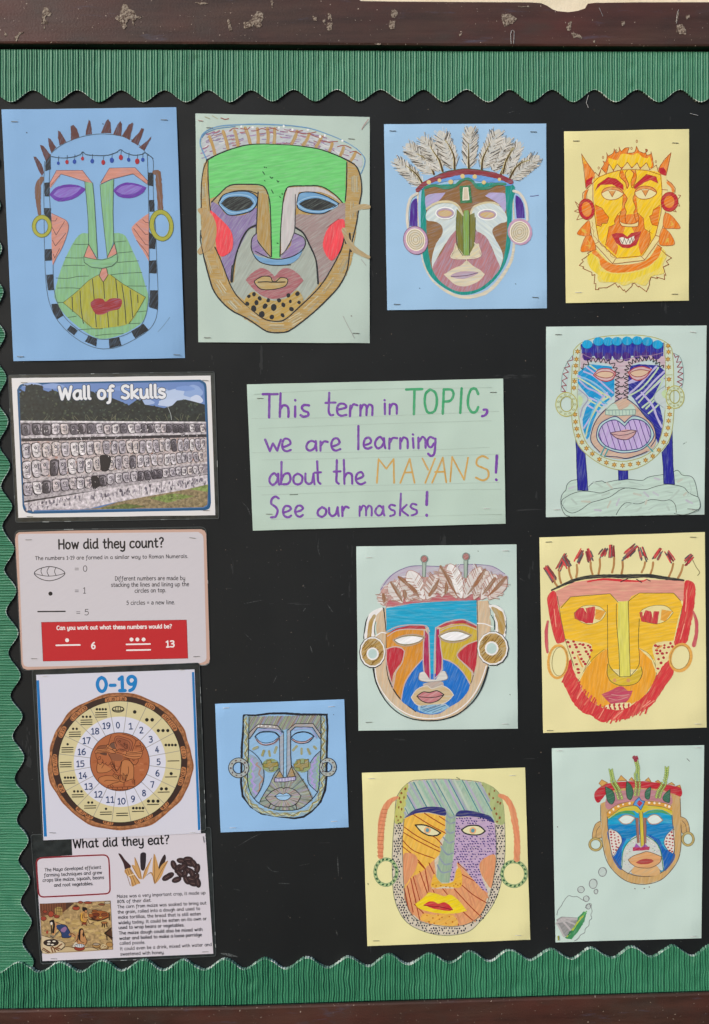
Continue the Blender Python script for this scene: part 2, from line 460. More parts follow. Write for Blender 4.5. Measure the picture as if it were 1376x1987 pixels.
            s.grid[s._cells([(x0, y0 - xh * 1.6), (x1, y1 + xh * .5), (x0, y0), (x1, y1)])] = g0 + 6
    def staples(s, lst, w=11.5):
        """'x,y,angle,kind': d dull, w bright"""
        for t in lst.split():
            a = t.split(','); x, y = s.px(float(a[0]), float(a[1])); ang = R(float(a[2])); m = M_STEEL if a[3] == 'w' else M_DULL
            dx, dy = math.cos(ang) * w / 2, math.sin(ang) * w / 2; nx_, ny_ = -math.sin(ang) * .48, math.cos(ang) * .48
            h = s.h0 + .0009; hb = -.004; V, F = [], []
            def slab(ax, ay, bx, by, h0, h1, n0, n1):
                c8 = [at(ax - n0, ay - n1, h0), at(bx - n0, by - n1, h0), at(bx + n0, by + n1, h0), at(ax + n0, ay + n1, h0)] + [at(ax - n0, ay - n1, h1), at(bx - n0, by - n1, h1), at(bx + n0, by + n1, h1), at(ax + n0, ay + n1, h1)]
                box_vf(V, F, c8)
            slab(x - dx, y - dy, x + dx, y + dy, h - .0005, h, nx_, ny_)
            ex, ey = dx / (w / 2) * .7, dy / (w / 2) * .7
            for sg in (-1, 1):
                cx, cy = x + dx * sg, y + dy * sg
                slab(cx - ex * .6, cy - ey * .6, cx + ex * .6, cy + ey * .6, hb, h - .0001, nx_ * .8, ny_ * .8)
            meshobj('staple', V, F, m, s.root, at(x, y, s.h0))
    def done(s):
        objs = {}
        for b in s.bufs:
            if not b.V: continue
            par = objs.get(id(b.parent)) if b.parent else s.root
            me = bpy.data.meshes.new(b.name); cen = sum(b.V, Vector()) / len(b.V); cen.y = -s.h0
            me.from_pydata([tuple(v - cen) for v in b.V], [], b.F)
            for k in FKEY: me.materials.append(FIN[k])
            me.polygons.foreach_set('material_index', b.M)
            at_ = me.color_attributes.new('Col', 'FLOAT_COLOR', 'CORNER'); at_.data.foreach_set('color', b.C)
            uv = me.uv_layers.new(name='UVMap'); uv.data.foreach_set('uv', b.U)
            me.update()
            o = bpy.data.objects.new(b.name, me); col.objects.link(o); o.parent = par or s.root; o.location = cen - abs_loc(o.parent)
            o.color = s.col; objs[id(b)] = o
            if b.label: o['label'] = b.label

# ---------------------------------------------------------------- rounded infant-school letter shapes (x-height 5, capitals 7.4)
def _g(w, *st): return (w, [(q[0] == '~', [(float(a.split(',')[0]), float(a.split(',')[1])) for a in q.lstrip('~').split()]) for q in st])
GLYPH = {
 'a': _g(4.6, '~4,4.4 2.8,5 1.2,4.6 .2,3 .3,1.2 1.5,.1 3,.5 4,2', '4,5 4,1 4.6,.1'),
 'a2': _g(4.2, '~.3,4.2 1.6,5 3.2,4.7 3.8,3.6 3.8,1 4.1,.1', '~3.8,3 2,2.8 .5,2.2 .2,1 1.2,.1 2.8,.3 3.8,1.5'),
 'b': _g(4.3, '.3,7.6 .3,.2', '~.3,2 1,4.2 2.4,5 3.8,4 4.1,2.4 3.5,.6 2,0 .4,.6'),
 'c': _g(3.9, '~3.9,4.5 2.6,5 1,4.5 .2,3 .3,1.4 1.3,.2 2.7,0 3.9,.6'),
 'd': _g(4.7, '~4,4.4 2.8,5 1.2,4.6 .2,3 .3,1.2 1.5,.1 3,.5 4,2', '4,7.6 4,1 4.6,.1'),
 'e': _g(4.1, '~.3,2.5 2.2,2.7 3.9,3 3.5,4.6 2.2,5 .8,4.4 .2,2.8 .5,1 1.8,0 3.2,.1 4.1,.8'),
 'f': _g(3.6, '~3.6,7.2 2.6,7.6 1.7,6.8 1.5,5 1.4,0 1,-2 0,-2.5', '.2,4.7 3,4.7'),
 'g': _g(4.2, '~4,4.4 2.8,5 1.2,4.6 .2,3 .3,1.2 1.5,.2 3,.6 4,2', '~4,5 4,0 3.6,-1.9 2,-2.6 .5,-2'),
 'h': _g(4.4, '.3,7.6 .3,0', '~.3,2.4 1.2,4.4 2.6,5 3.7,4.2 3.8,2.4 3.8,.6 4.4,.1'),
 'i': _g(1.1, '~.3,5 .3,3 .4,.8 1.1,.1', '.3,6.9'),
 'k': _g(4.0, '.3,7.6 .3,0', '3.6,5 .6,2.4 4,0'),
 'l': _g(1.2, '~.3,7.6 .3,4 .4,.8 1.2,.1'),
 'm': _g(6.8, '.3,5 .3,0', '~.3,2.6 1,4.4 2.2,5 3.1,4.2 3.2,2.6 3.2,0', '~3.2,2.6 4,4.4 5.1,5 6.1,4.2 6.2,2.4 6.2,.7 6.8,.1'),
 'n': _g(4.4, '.3,5 .3,0', '~.3,2.4 1.2,4.4 2.6,5 3.7,4.2 3.8,2.4 3.8,.6 4.4,.1'),
 'o': _g(4.3, '~2.1,5 .8,4.4 .2,2.6 .6,.8 2.1,0 3.6,.8 4.1,2.6 3.5,4.4 2.1,5'),
 'p': _g(4.3, '.3,5 .3,-2.6', '~.3,2 1,4.2 2.4,5 3.8,4 4.1,2.4 3.5,.6 2,0 .4,.8'),
 'q': _g(4.2, '~4,4.4 2.8,5 1.2,4.6 .2,3 .3,1.2 1.5,.2 3,.6 4,2', '4,5 4,-2.6 4.6,-2'),
 'r': _g(3.0, '.3,5 .3,0', '~.3,2.6 1,4.4 2,5 3,4.8'),
 's': _g(3.4, '~3.2,4.5 1.8,5 .5,4.5 .4,3.3 1.8,2.6 3.2,1.9 3.1,.6 1.7,0 .2,.5'),
 't': _g(3.0, '~1.2,6.8 1.2,4 1.2,1 1.9,.1 3,.4', '0,4.8 2.8,4.8'),
 'u': _g(4.6, '~.3,5 .3,2 .8,.4 2,0 3.2,.7 4,2.4', '4,5 4,1 4.6,.1'),
 'v': _g(4.0, '.2,5 2,.1 3.8,5'),
 'w': _g(6.2, '.2,5 1.6,.1 3.1,4.4 4.6,.1 6,5'),
 'x': _g(3.8, '.2,5 3.7,0', '3.6,5 .1,0'),
 'y': _g(4.2, '~.3,5 .3,2.4 .9,.5 2.1,.1 3.3,.9 4,2.4', '~4,5 4,0 3.6,-1.9 2,-2.6 .5,-2'),
 'z': _g(3.6, '.2,4.9 3.5,4.9 .2,.1 3.6,.1'),
 'A': _g(5.0, '.1,0 2.5,7.4 4.9,0', '1,2.6 4,2.6'), 'C': _g(4.8, '~4.7,6.6 3.2,7.4 1.4,6.8 .3,5 .2,2.6 1.2,.6 3,0 4.7,.8'),
 'D': _g(5.0, '.3,7.4 .3,0', '~.3,7.4 2.8,7.2 4.6,5.6 4.8,3.4 4,1.2 2.6,.2 .3,0'),
 'H': _g(5.0, '.3,7.4 .3,0', '4.7,7.4 4.7,0', '.3,3.9 4.7,3.9'), 'I': _g(1.8, '.9,7.4 .9,0'),
 'J': _g(3.4, '~3,7.4 3,2 2.4,.4 1.2,0 .1,.8'),
 'M': _g(6.0, '.3,0 .6,7.4 3,2.6 5.4,7.4 5.7,0'), 'N': _g(5.0, '.3,0 .3,7.4 4.7,0 4.7,7.4'),
 'O': _g(5.4, '~2.7,7.4 1,6.4 .2,3.7 1,1 2.7,0 4.4,1 5.2,3.7 4.4,6.4 2.7,7.4'),
 'P': _g(4.2, '.3,7.4 .3,0', '~.3,7.3 2.4,7.3 3.9,6.4 4,4.8 2.8,3.5 .4,3.3'),
 'R': _g(4.6, '.3,7.4 .3,0', '~.3,7.3 2.4,7.3 3.9,6.4 3.9,4.8 2.8,3.7 .4,3.5', '2.2,3.6 4.5,0'),
 'S': _g(4.4, '~4,6.7 2.6,7.4 1,6.9 .5,5.6 1.4,4.3 3,3.5 4.1,2.2 3.6,.6 2,0 .2,.7'),
 'T': _g(5.0, '2.5,7.4 2.5,0', '.1,7.3 4.9,7.3'), 'W': _g(7.4, '.1,7.4 1.8,.1 3.7,6.2 5.6,.1 7.3,7.4'), 'Y': _g(4.8, '.2,7.4 2.5,3.7', '4.7,7.4 1.8,0'),
 '0': _g(4.4, '~2.2,7.2 .9,6.2 .2,3.6 .9,1 2.2,0 3.5,1 4.2,3.6 3.5,6.2 2.2,7.2'), '1': _g(2.6, '.3,6 1.7,7.2 1.7,.1', '.4,.1 2.9,.1'),
 '2': _g(4.0, '~.3,6.3 1.6,7.2 3.3,6.8 3.6,5.2 2.6,3.2 .3,.2', '.3,.1 4,.1'), '3': _g(3.8, '~.3,6.8 2,7.2 3.4,6.4 3.1,4.6 1.4,3.9', '~1.4,3.9 3.3,3.4 3.6,1.6 2.4,.1 .2,.4'),
 '4': _g(4.2, '2.8,7.2 .2,2 4.2,2', '3.1,4.4 3.1,0'), '5': _g(4.0, '3.5,7.1 .8,7.1 .6,4.2', '~.6,4.2 2.2,4.5 3.6,3.6 3.6,1.4 2.2,.1 .2,.4'),
 '6': _g(4.0, '~3.3,7.2 1.6,6 .5,4 .3,1.8 1.4,.1 2.8,.1 3.8,1.6 3.5,3.4 2.2,4.1 .7,3'), '7': _g(3.8, '.2,7.1 3.7,7.1 1.4,0'),
 '8': _g(4.0, '~2,7.2 .7,6.4 .8,4.8 2,3.9 3.4,2.9 3.6,1 2,0 .4,1 .6,2.9 2,3.9 3.3,4.9 3.3,6.4 2,7.2'),
 '9': _g(4.0, '~3.6,4.6 2.4,3.3 .9,3.6 .3,5.4 1,6.9 2.4,7.2 3.6,6 3.6,3.6 2.6,1 1,0'),
 '.': _g(.8, '.4,.2'), ',': _g(1.0, '.7,.7 .1,-1.4'), '!': _g(1.2, '.6,7.6 .6,2.4', '.6,.2'), '=': _g(4.0, '.2,4.4 3.8,4.4', '.2,2.4 3.8,2.4'),
 '-': _g(2.6, '.2,3 2.4,3'), '?': _g(3.8, '~.4,6.6 1.8,7.5 3.4,6.8 3.4,5.2 2,3.8 1.8,2.2', '1.8,.2'),
 '%': _g(6.4, '~1.4,7.2 .3,6 1.4,4.6 2.5,6 1.4,7.2', '~5,2.8 3.9,1.4 5,0 6.1,1.4 5,2.8', '5,7.2 1.4,0'),
}
# ================================================================ the place: wall, board, rails, corrugated borders
def board_mat():
    m, nt, b = mat('black_backing_paper', .6, .25); N = NT(nt)
    tc = N.n('ShaderNodeTexCoord').outputs['Object']
    big = N.noise(tc, 3.5, 3); fine = N.noise(tc, 500, 3, .7)
    c = N.ramp(big, [(.3, '0c0f11'), (.7, '15181a')])
    # faint rubbed scratches
    w1 = N.noise(N.scale(tc, (40, 40, 7)), 1, 4, .75); w2 = N.noise(tc, 6, 3)
    sc1 = N.math('MULTIPLY', N.math('GREATER_THAN', w1, .66), N.math('MULTIPLY', N.math('GREATER_THAN', w2, .5), .06))
    w3 = N.noise(N.scale(tc, (6, 40, 60)), 1, 4, .75)
    sc2 = N.math('MULTIPLY', N.math('GREATER_THAN', w3, .68), .07)
    c = N.mix(N.math('ADD', sc1, sc2), c, lin('8a8f90'))
    dust = N.math('MULTIPLY', N.math('GREATER_THAN', N.noise(tc, 330, 1, .5), .765), .22)
    c = N.mix(dust, c, lin('9a9c98'))
    c = N.mix(N.math('MULTIPLY', fine, .10), c, lin('3a4042'))
    N.put(b.inputs['Base Color'], c)
    N.put(b.inputs['Roughness'], N.math('ADD', .5, N.math('MULTIPLY', N.noise(tc, 12, 4), .3)))
    N.put(b.inputs['Normal'], N.bump(N.math('ADD', N.noise(tc, 5, 2), N.math('MULTIPLY', N.noise(tc, 900, 2), .02)), .4, .01))
    return m
def wood_mat():
    m, nt, b = mat('brown_gloss_paint', .42, .35); N = NT(nt)
    tc = N.n('ShaderNodeTexCoord').outputs['Object']
    g = N.noise(N.scale(tc, (4, 20, 40)), 1, 5, .65); big = N.noise(N.scale(tc, (5, 9, 9)), 1, 3, .6)
    c = N.ramp(g, [(.3, '291b17'), (.52, '3e2a23'), (.75, '4c362d')])
    c = N.mix(N.math('MULTIPLY', N.math('SUBTRACT', big, .42, True), 2.2, True), c, lin('532a24'))
    c = N.mix(N.math('MULTIPLY', N.math('SUBTRACT', N.noise(N.scale(tc, (7, 8, 14)), 1.7, 4, .6), .54, True), 3.0, True), c, lin('3d332e'))
    blue = N.math('MULTIPLY', N.math('SUBTRACT', N.noise(N.scale(tc, (9, 9, 55)), 1, 5, .7), .60, True), 4.0, True)
    c = N.mix(blue, c, lin('4d4e62'))
    # hairline scratches and dried drips through the paint
    s1 = N.math('MULTIPLY', N.math('GREATER_THAN', N.noise(N.scale(tc, (30, 200, 420)), 1, 3, .7), .72), .55)
    s2 = N.math('MULTIPLY', N.math('GREATER_THAN', N.noise(tc, 240, 2, .6), .71), .8)
    c = N.mix(s1, c, lin('8b7b72')); c = N.mix(s2, c, lin('b9aa9c'))
    N.put(b.inputs['Base Color'], c)
    N.put(b.inputs['Roughness'], N.math('ADD', .34, N.math('MULTIPLY', N.noise(tc, 30, 3), .3)))
    h = N.math('ADD', N.math('MULTIPLY', N.noise(N.scale(tc, (8, 30, 90)), 1, 4), .6), N.math('MULTIPLY', N.noise(tc, 300, 3), .25))
    N.put(b.inputs['Normal'], N.bump(h, .6, .0018))
    return m
def dark_paint():
    m, nt, b = mat('dark_green_paint', .5, .3); N = NT(nt)
    tc = N.n('ShaderNodeTexCoord').outputs['Object']
    c = N.ramp(N.noise(N.scale(tc, (8, 40, 40)), 1, 4, .7), [(.35, '131a18'), (.6, '22302c'), (.8, '3a4444')])
    c = N.mix(N.math('MULTIPLY', N.math('GREATER_THAN', N.noise(N.scale(tc, (60, 200, 200)), 1, 3, .7), .70), .6), c, lin('9aa09c'))
    N.put(b.inputs['Base Color'], c); N.put(b.inputs['Normal'], N.bump(N.noise(tc, 160, 3), .5, .0008)); return m
def wall_mat():
    m, nt, b = mat('cream_masonry_paint', .8, .25); N = NT(nt)
    tc = N.n('ShaderNodeTexCoord').outputs['Object']
    N.put(b.inputs['Base Color'], N.ramp(N.noise(tc, 14, 5, .65), [(.3, 'd8ccb0'), (.7, 'e6dcc4')]))
    N.put(b.inputs['Normal'], N.bump(N.noise(tc, 120, 4, .7), .5, .002)); return m
def chip_mat():
    m, nt, b = mat('bare_wood_chip', .85, .2); N = NT(nt)
    tc = N.n('ShaderNodeTexCoord').outputs['Object']
    c = N.ramp(N.noise(tc, 260, 4, .75), [(.40, '43342e'), (.48, '6e6157'), (.56, '94887b'), (.74, 'b8aea1')])
    N.put(b.inputs['Base Color'], c); N.put(b.inputs['Normal'], N.bump(N.noise(tc, 300, 4, .7), .8, .0012)); return m
def green_mat():
    m, nt, b = mat('green_corrugated_card', .45, .45); N = NT(nt)
    tc = N.n('ShaderNodeTexCoord').outputs['Object']
    c = N.ramp(N.noise(tc, 8, 3), [(.3, '317557'), (.7, '398060')])
    c = N.mix(N.math('MULTIPLY', N.noise(tc, 420, 3, .7), .22), c, lin('28644a'))
    c = N.mix(N.math('MULTIPLY', N.math('GREATER_THAN', N.noise(tc, 140, 2, .6), .74), .35), c, lin('7fae96'))
    N.put(b.inputs['Base Color'], c); N.put(b.inputs['Normal'], N.bump(N.noise(tc, 260, 3), .25, .0006)); return m
M_BOARD, M_WOOD, M_DARK, M_WALL, M_CHIP, M_GREEN = board_mat(), wood_mat(), dark_paint(), wall_mat(), chip_mat(), green_mat()
M_EDGE, _nt, _b = mat('cut_card_edge', .7, .2)
N_ = NT(_nt); N_.put(_b.inputs['Base Color'], N_.ramp(N_.noise(N_.n('ShaderNodeTexCoord').outputs['Object'], 60, 3, .7), [(.4, '4a8068'), (.52, '8fb0a0'), (.66, 'd8e0da')]))

# wall behind the board
V, F = [], []
nx, nz = 40, 40
for j in range(nz + 1):
    for i in range(nx + 1):
        x, z = -1.3 + 2.6 * i / nx, -.05 + 3.0 * j / nz
        V.append(Vector((x, .021, z)))
for j in range(nz):
    for i in range(nx): k = j * (nx + 1) + i; F.append((k, k + 1, k + nx + 2, k + nx + 1))
n0 = len(V); V += [Vector((x, .12, z)) for x, z in ((-1.3, -.05), (1.3, -.05), (1.3, 2.95), (-1.3, 2.95))]; F.append((n0 + 3, n0 + 2, n0 + 1, n0))
w = meshobj('wall', V, F, M_WALL, None, (0, .021, -.05)); w['kind'] = 'structure'

board = empty('notice_board', at(688, 1000, 0), 'black papered notice board with chipped brown painted rails above and below', 'notice board')
def z_of(px, py, h): return at(px, py, h)
# backing panel (bulges very slightly)
V, F = [], []; nx, ny = 40, 50
for j in range(ny + 1):
    for i in range(nx + 1):
        p = at(-170 + 1730 * i / nx, 84 + 1895 * j / ny, 0); V.append(p)
for j in range(ny):
    for i in range(nx): k = j * (nx + 1) + i; F.append((k, k + nx + 1, k + nx + 2, k + 1))
n0 = len(V)
for (i, j) in ((0, 0), (nx, 0), (nx, ny), (0, ny)): V.append(V[j * (nx + 1) + i] + Vector((0, .018, 0)))
F.append((n0, n0 + 1, n0 + 2, n0 + 3))
meshobj('backing_panel', V, F, M_BOARD, board, board.location)

def rail(name, front_edge, back_edge, far_edge, hf, hb, label):
    """extruded rail: cross-section from the board edge, round the arris, over the front face to the far edge"""
    V, F, M = [], [], []; xs = sorted(set([-190 + 22.2 * i for i in range(80)] + [x for x, _ in far_edge]))
    ip = lambda tab, x: next((a[1] + (b[1] - a[1]) * (x - a[0]) / (b[0] - a[0]) for a, b in zip(tab, tab[1:]) if a[0] <= x <= b[0]), tab[-1][1] if x > tab[0][0] else tab[0][1])
    rows = 12
    for x in xs:
        bk = at(x, ip(back_edge, x), hb); fr = at(x, ip(front_edge, x), hf); fa = at(x, ip(far_edge, x), hf)
        wob = noise.noise(Vector((x * .02, 1, hf * 50))) * .0005
        up = 1 if fa.z > fr.z else -1
        prof = [Vector((bk.x, .0, bk.z)), Vector((fr.x, -hf + .0035, fr.z)), Vector((fr.x, -hf + .001, fr.z + up * .0008 + wob)), Vector((fr.x, -hf, fr.z + up * .0035))]
        for k in range(1, rows - 2):
            t = k / (rows - 3); prof.append(Vector((fr.x + (fa.x - fr.x) * t, -hf + noise.noise(Vector((x * .01, k, 5))) * .0004, (fr.z + up * .0035) * (1 - t) + (fa.z - up * .001) * t)))
        prof.append(Vector((fa.x, -hf + .0012, fa.z))); prof.append(Vector((fa.x, .02, fa.z)))
        V += prof; m = len(prof)
    for i in range(len(xs) - 1):
        for k in range(m - 1):
            a = i * m + k; f = (a, a + m, a + m + 1, a + 1); F.append(f if far_edge[0][1] < front_edge[0][1] else f[::-1]); M.append(0 if k else 1)
    n = len(xs) - 1
    F += [tuple(range(m)), tuple(n * m + k for k in range(m))[::-1]]; M += [0, 0]
    o = meshobj(name, V, F, [M_WOOD, M_DARK], board, at(688, ip(front_edge, 688), hf), fmat=M)
    o['label'] = label; return o
HF = .012
far = [(-190, -60), (640, -60), (700, 1), (770, 2), (916, 3), (1028, 3.5), (1050, 5), (1062, 10), (1073, 17), (1082, 20.5), (1104, 22.5), (1122, 20), (1136, 15), (1141, 6), (1155, 4.5), (1240, 3.4), (1600, 3)]
top = rail('top_rail', [(-190, 83), (0, 84.5), (460, 85.5), (916, 89), (1376, 90), (1600, 91)], [(-190, 94), (0, 95.5), (460, 97), (916, 99), (1376, 100), (1600, 100.5)], far, HF, 0, 'chipped brown rail along the top')
bot = rail('bottom_rail', [(-190, 1968), (0, 1961), (460, 1955), (916, 1941), (1376, 1927), (1600, 1920)], [(-190, 1960), (0, 1954), (460, 1948), (916, 1934), (1376, 1920), (1600, 1913)], [(-190, 2100), (1600, 2070)], HF, 0, 'chipped brown rail along the bottom')

def chip(x0, y0, s, pts, h=HF, parent=None, m=None, name='paint_chip', t=.0006, jit=1.0):
    p = resample([(a[0], a[1]) for a in P(pts)], 2.0 * s, True)
    p = [(x0 + (x + random.uniform(-1, 1) * jit * s) / s, y0 + (y + random.uniform(-1, 1) * jit * s) / s) for x, y in p]
    n = len(p); ar = sum(p[i][0] * p[(i + 1) % n][1] - p[(i + 1) % n][0] * p[i][1] for i in range(n))
    if ar > 0: p = p[::-1]
    V = [at(*q, h + t) for q in p] + [at(*q, h - .0008) for q in p]
    F = [tuple(range(n))] + [(i, n + i, n + (i + 1) % n, (i + 1) % n) for i in range(n)]
    c = [sum(q[k] for q in p) / n for k in (0, 1)]
    return meshobj(name, V, F, m or M_CHIP, parent or top, at(c[0], c[1], h))
S3 = 2.991
for x0, pl in ((0, ['255,45 275,42 298,75 290,95 270,88 262,110 278,125 275,138 238,135 245,90', '715,20 738,25 748,50 775,60 790,92 820,95 822,106 790,108 775,125 778,146 768,142 765,112 745,108 725,172 712,165 698,130 675,115 668,98 695,90 700,55',
                    '25,185 38,188 42,205 30,208', '90,205 115,185 135,185 110,210 95,238 82,228', '1322,110 1335,120 1350,182 1336,180 1322,140', '1130,14 1190,12 1212,22 1170,26', '252,152 262,150 264,168 254,170']),
               (460, ['35,130 65,125 100,90 118,62 150,75 152,108 140,130 145,155 110,158 100,140 70,165 38,160', '527,75 547,78 548,112 528,115', '522,130 553,132 550,172 530,178 520,160', '895,60 915,52 935,68 918,105 893,98', '885,120 920,122 912,168 882,165', '1285,195 1305,190 1302,208 1288,212', '435,90 460,98 462,125 445,118', '800,250 835,250 836,259 800,259', '197,2 210,2 208,45 200,45', '498,112 512,110 508,132 500,130']),
               (916, ['170,82 225,80 262,108 245,130 205,148 190,155 175,120', '562,128 580,122 572,175 558,180 546,165', '578,190 605,195 640,210 638,225 600,215 590,225', '703,232 716,230 712,248 704,248', '1190,68 1200,70 1196,120 1184,130', '1190,145 1222,138 1245,180 1240,200 1210,198 1185,185', '1240,90 1265,82 1262,100 1248,112', '268,36 330,34 334,40 270,42', '868,125 885,120 886,145 872,150'])):
    for q in pl: chip(x0, 0, S3, q)
# loose bent staples and snagged threads left in the rail and the board
def wire(pts, r=.45, h=.0008, parent=None, m=None, name='loose_staple'):
    pts = resample([(a[0], a[1]) for a in P(pts)], 2.0); V, F = [], []
    for i, (x, y) in enumerate(pts):
        a, b = pts[max(0, i - 1)], pts[min(len(pts) - 1, i + 1)]; dx, dy = b[0] - a[0], b[1] - a[1]; l = math.hypot(dx, dy) or 1; nx_, ny_ = -dy / l * r, dx / l * r
        hh = h + .0012 * abs(math.sin(i * .9)) * .4
        V += [at(x + nx_, y + ny_, hh), at(x, y, hh + .0005), at(x - nx_, y - ny_, hh), at(x, y, hh - .0004)]
    for i in range(len(pts) - 1):
        for k in range(4): a = i * 4 + k; b = i * 4 + (k + 1) % 4; F.append((a, b, b + 4, a + 4))
    F += [(0, 1, 2, 3), tuple(len(V) - 4 + k for k in (3, 2, 1, 0))]
    return meshobj(name, V, F, m or M_STEEL, parent or board, at(*pts[0], h))
wire('992,85 991,66 993,59 996,58 998,62 997,85', .45, HF + .0006, top)
for q in ('1142,184 1138,200 1142,209', '1339,220 1355,224', '1317,3 1316,-3 1319,-6 1320,2'): wire(q, .5)
for q in ('1317,18 1314,28 1313,45', '1163,15 1170,31'): wire(q, .35, HF + .0004, top)
holes = 'x'
V, F = [], []
for q in ('501,189 551,210 502,1260 438,1067 447,1066 537,1068 545,1067 556,1204 578,1204 565,1227 588,1137 548,1163 449,1096 421,1143 440,1143 599,1315 419,1339 439,1339 546,1350 534,1297 465,1824 484,1824 563,1781 582,1780 429,1719 610,1660 650,1705 663,1704 857,207 831,212 1153,213 1160,614 905,614 745,690 760,648 822,700 980,760 1020,700 1030,1040 1008,1110 676,1340 680,1440 1046,1500 1054,1900 1062,1802 1052,1655 1241,1836 700,1410 1240,608 1210,596 376,700 46,703 24,721 60,690 21,642 1050,1460 700,850 452,760 459,930').split():
    x, y = map(float, q.split(',')); r = random.uniform(.35, .95); hh = .0007
    e = ell(x, y, r, r * random.uniform(.7, 1.4), random.uniform(0, 90), 6); n = len(V)
    V += [at(*p, hh) for p in e] + [at(*p, 0) for p in e]
    F += [tuple(n + i for i in range(6))[::-1]] + [(n + i, n + (i + 1) % 6, n + 6 + (i + 1) % 6, n + 6 + i) for i in range(6)]
o = meshobj('staple_stub', V, F, M_CHIP, board, at(688, 900, 0)); o['kind'] = 'stuff'
# scuffs rubbed into the backing paper
M_SCUFF, _nt, _b = mat('scuffed_paper', .6, .3); N_ = NT(_nt)
N_.put(_b.inputs['Base Color'], N_.ramp(N_.noise(N_.n('ShaderNodeTexCoord').outputs['Object'], 500, 3, .7), [(.40, '1c2021'), (.66, '6a6f70')]))
V, F = [], []
def scuff(pts, w):
    p = resample(smooth_pts(P(pts), False), 2.5); n = len(V); N0 = len(p)
    for i, (x, y) in enumerate(p):
        a, b = p[max(0, i - 1)], p[min(N0 - 1, i + 1)]; dx, dy = b[0] - a[0], b[1] - a[1]; l = math.hypot(dx, dy) or 1; k = w * .5 * math.sin(math.pi * (i + .4) / N0) * random.uniform(.5, 1.3)
        V.extend([at(x - dy / l * k, y + dx / l * k, .00016), at(x + dy / l * k, y - dx / l * k, .00016)])
    for i in range(N0 - 1): a = n + i * 2; F.append((a, a + 2, a + 3, a + 1))
for q, w in (('460,1643 490,1625 508,1617', 1.0), ('517,1680 528,1690 542,1692', .8), ('655,1660 657,1700', 1.6), ('428,1850 445,1853 462,1857', 5), ('453,1725 466,1728', .9), ('652,1805 655,1815', 1.2), ('474,1228 489,1243', .7), ('470,1172 512,1164', .7), ('635,1172 646,1188', 1.1), ('588,1187 593,1180', 1.2),
             ('619,1045 617,1065 622,1080', .8), ('588,1133 592,1141', 1.3), ('602,1253 606,1266', 1.6), ('538,1310 530,1326', .8), ('1005,1120 1018,1128', .8), ('540,1714 562,1715', 1.6), ('470,975 480,985 486,1000', 1), ('983,220 1000,215', .7), ('548,105 552,112', .7), ('662,1155 668,1152', 1.6), ('580,1680 600,1676', .7)): scuff(q, w)
o = meshobj('scuff_mark', V, F, M_SCUFF, board, at(688, 1400, 0)); o['kind'] = 'stuff'

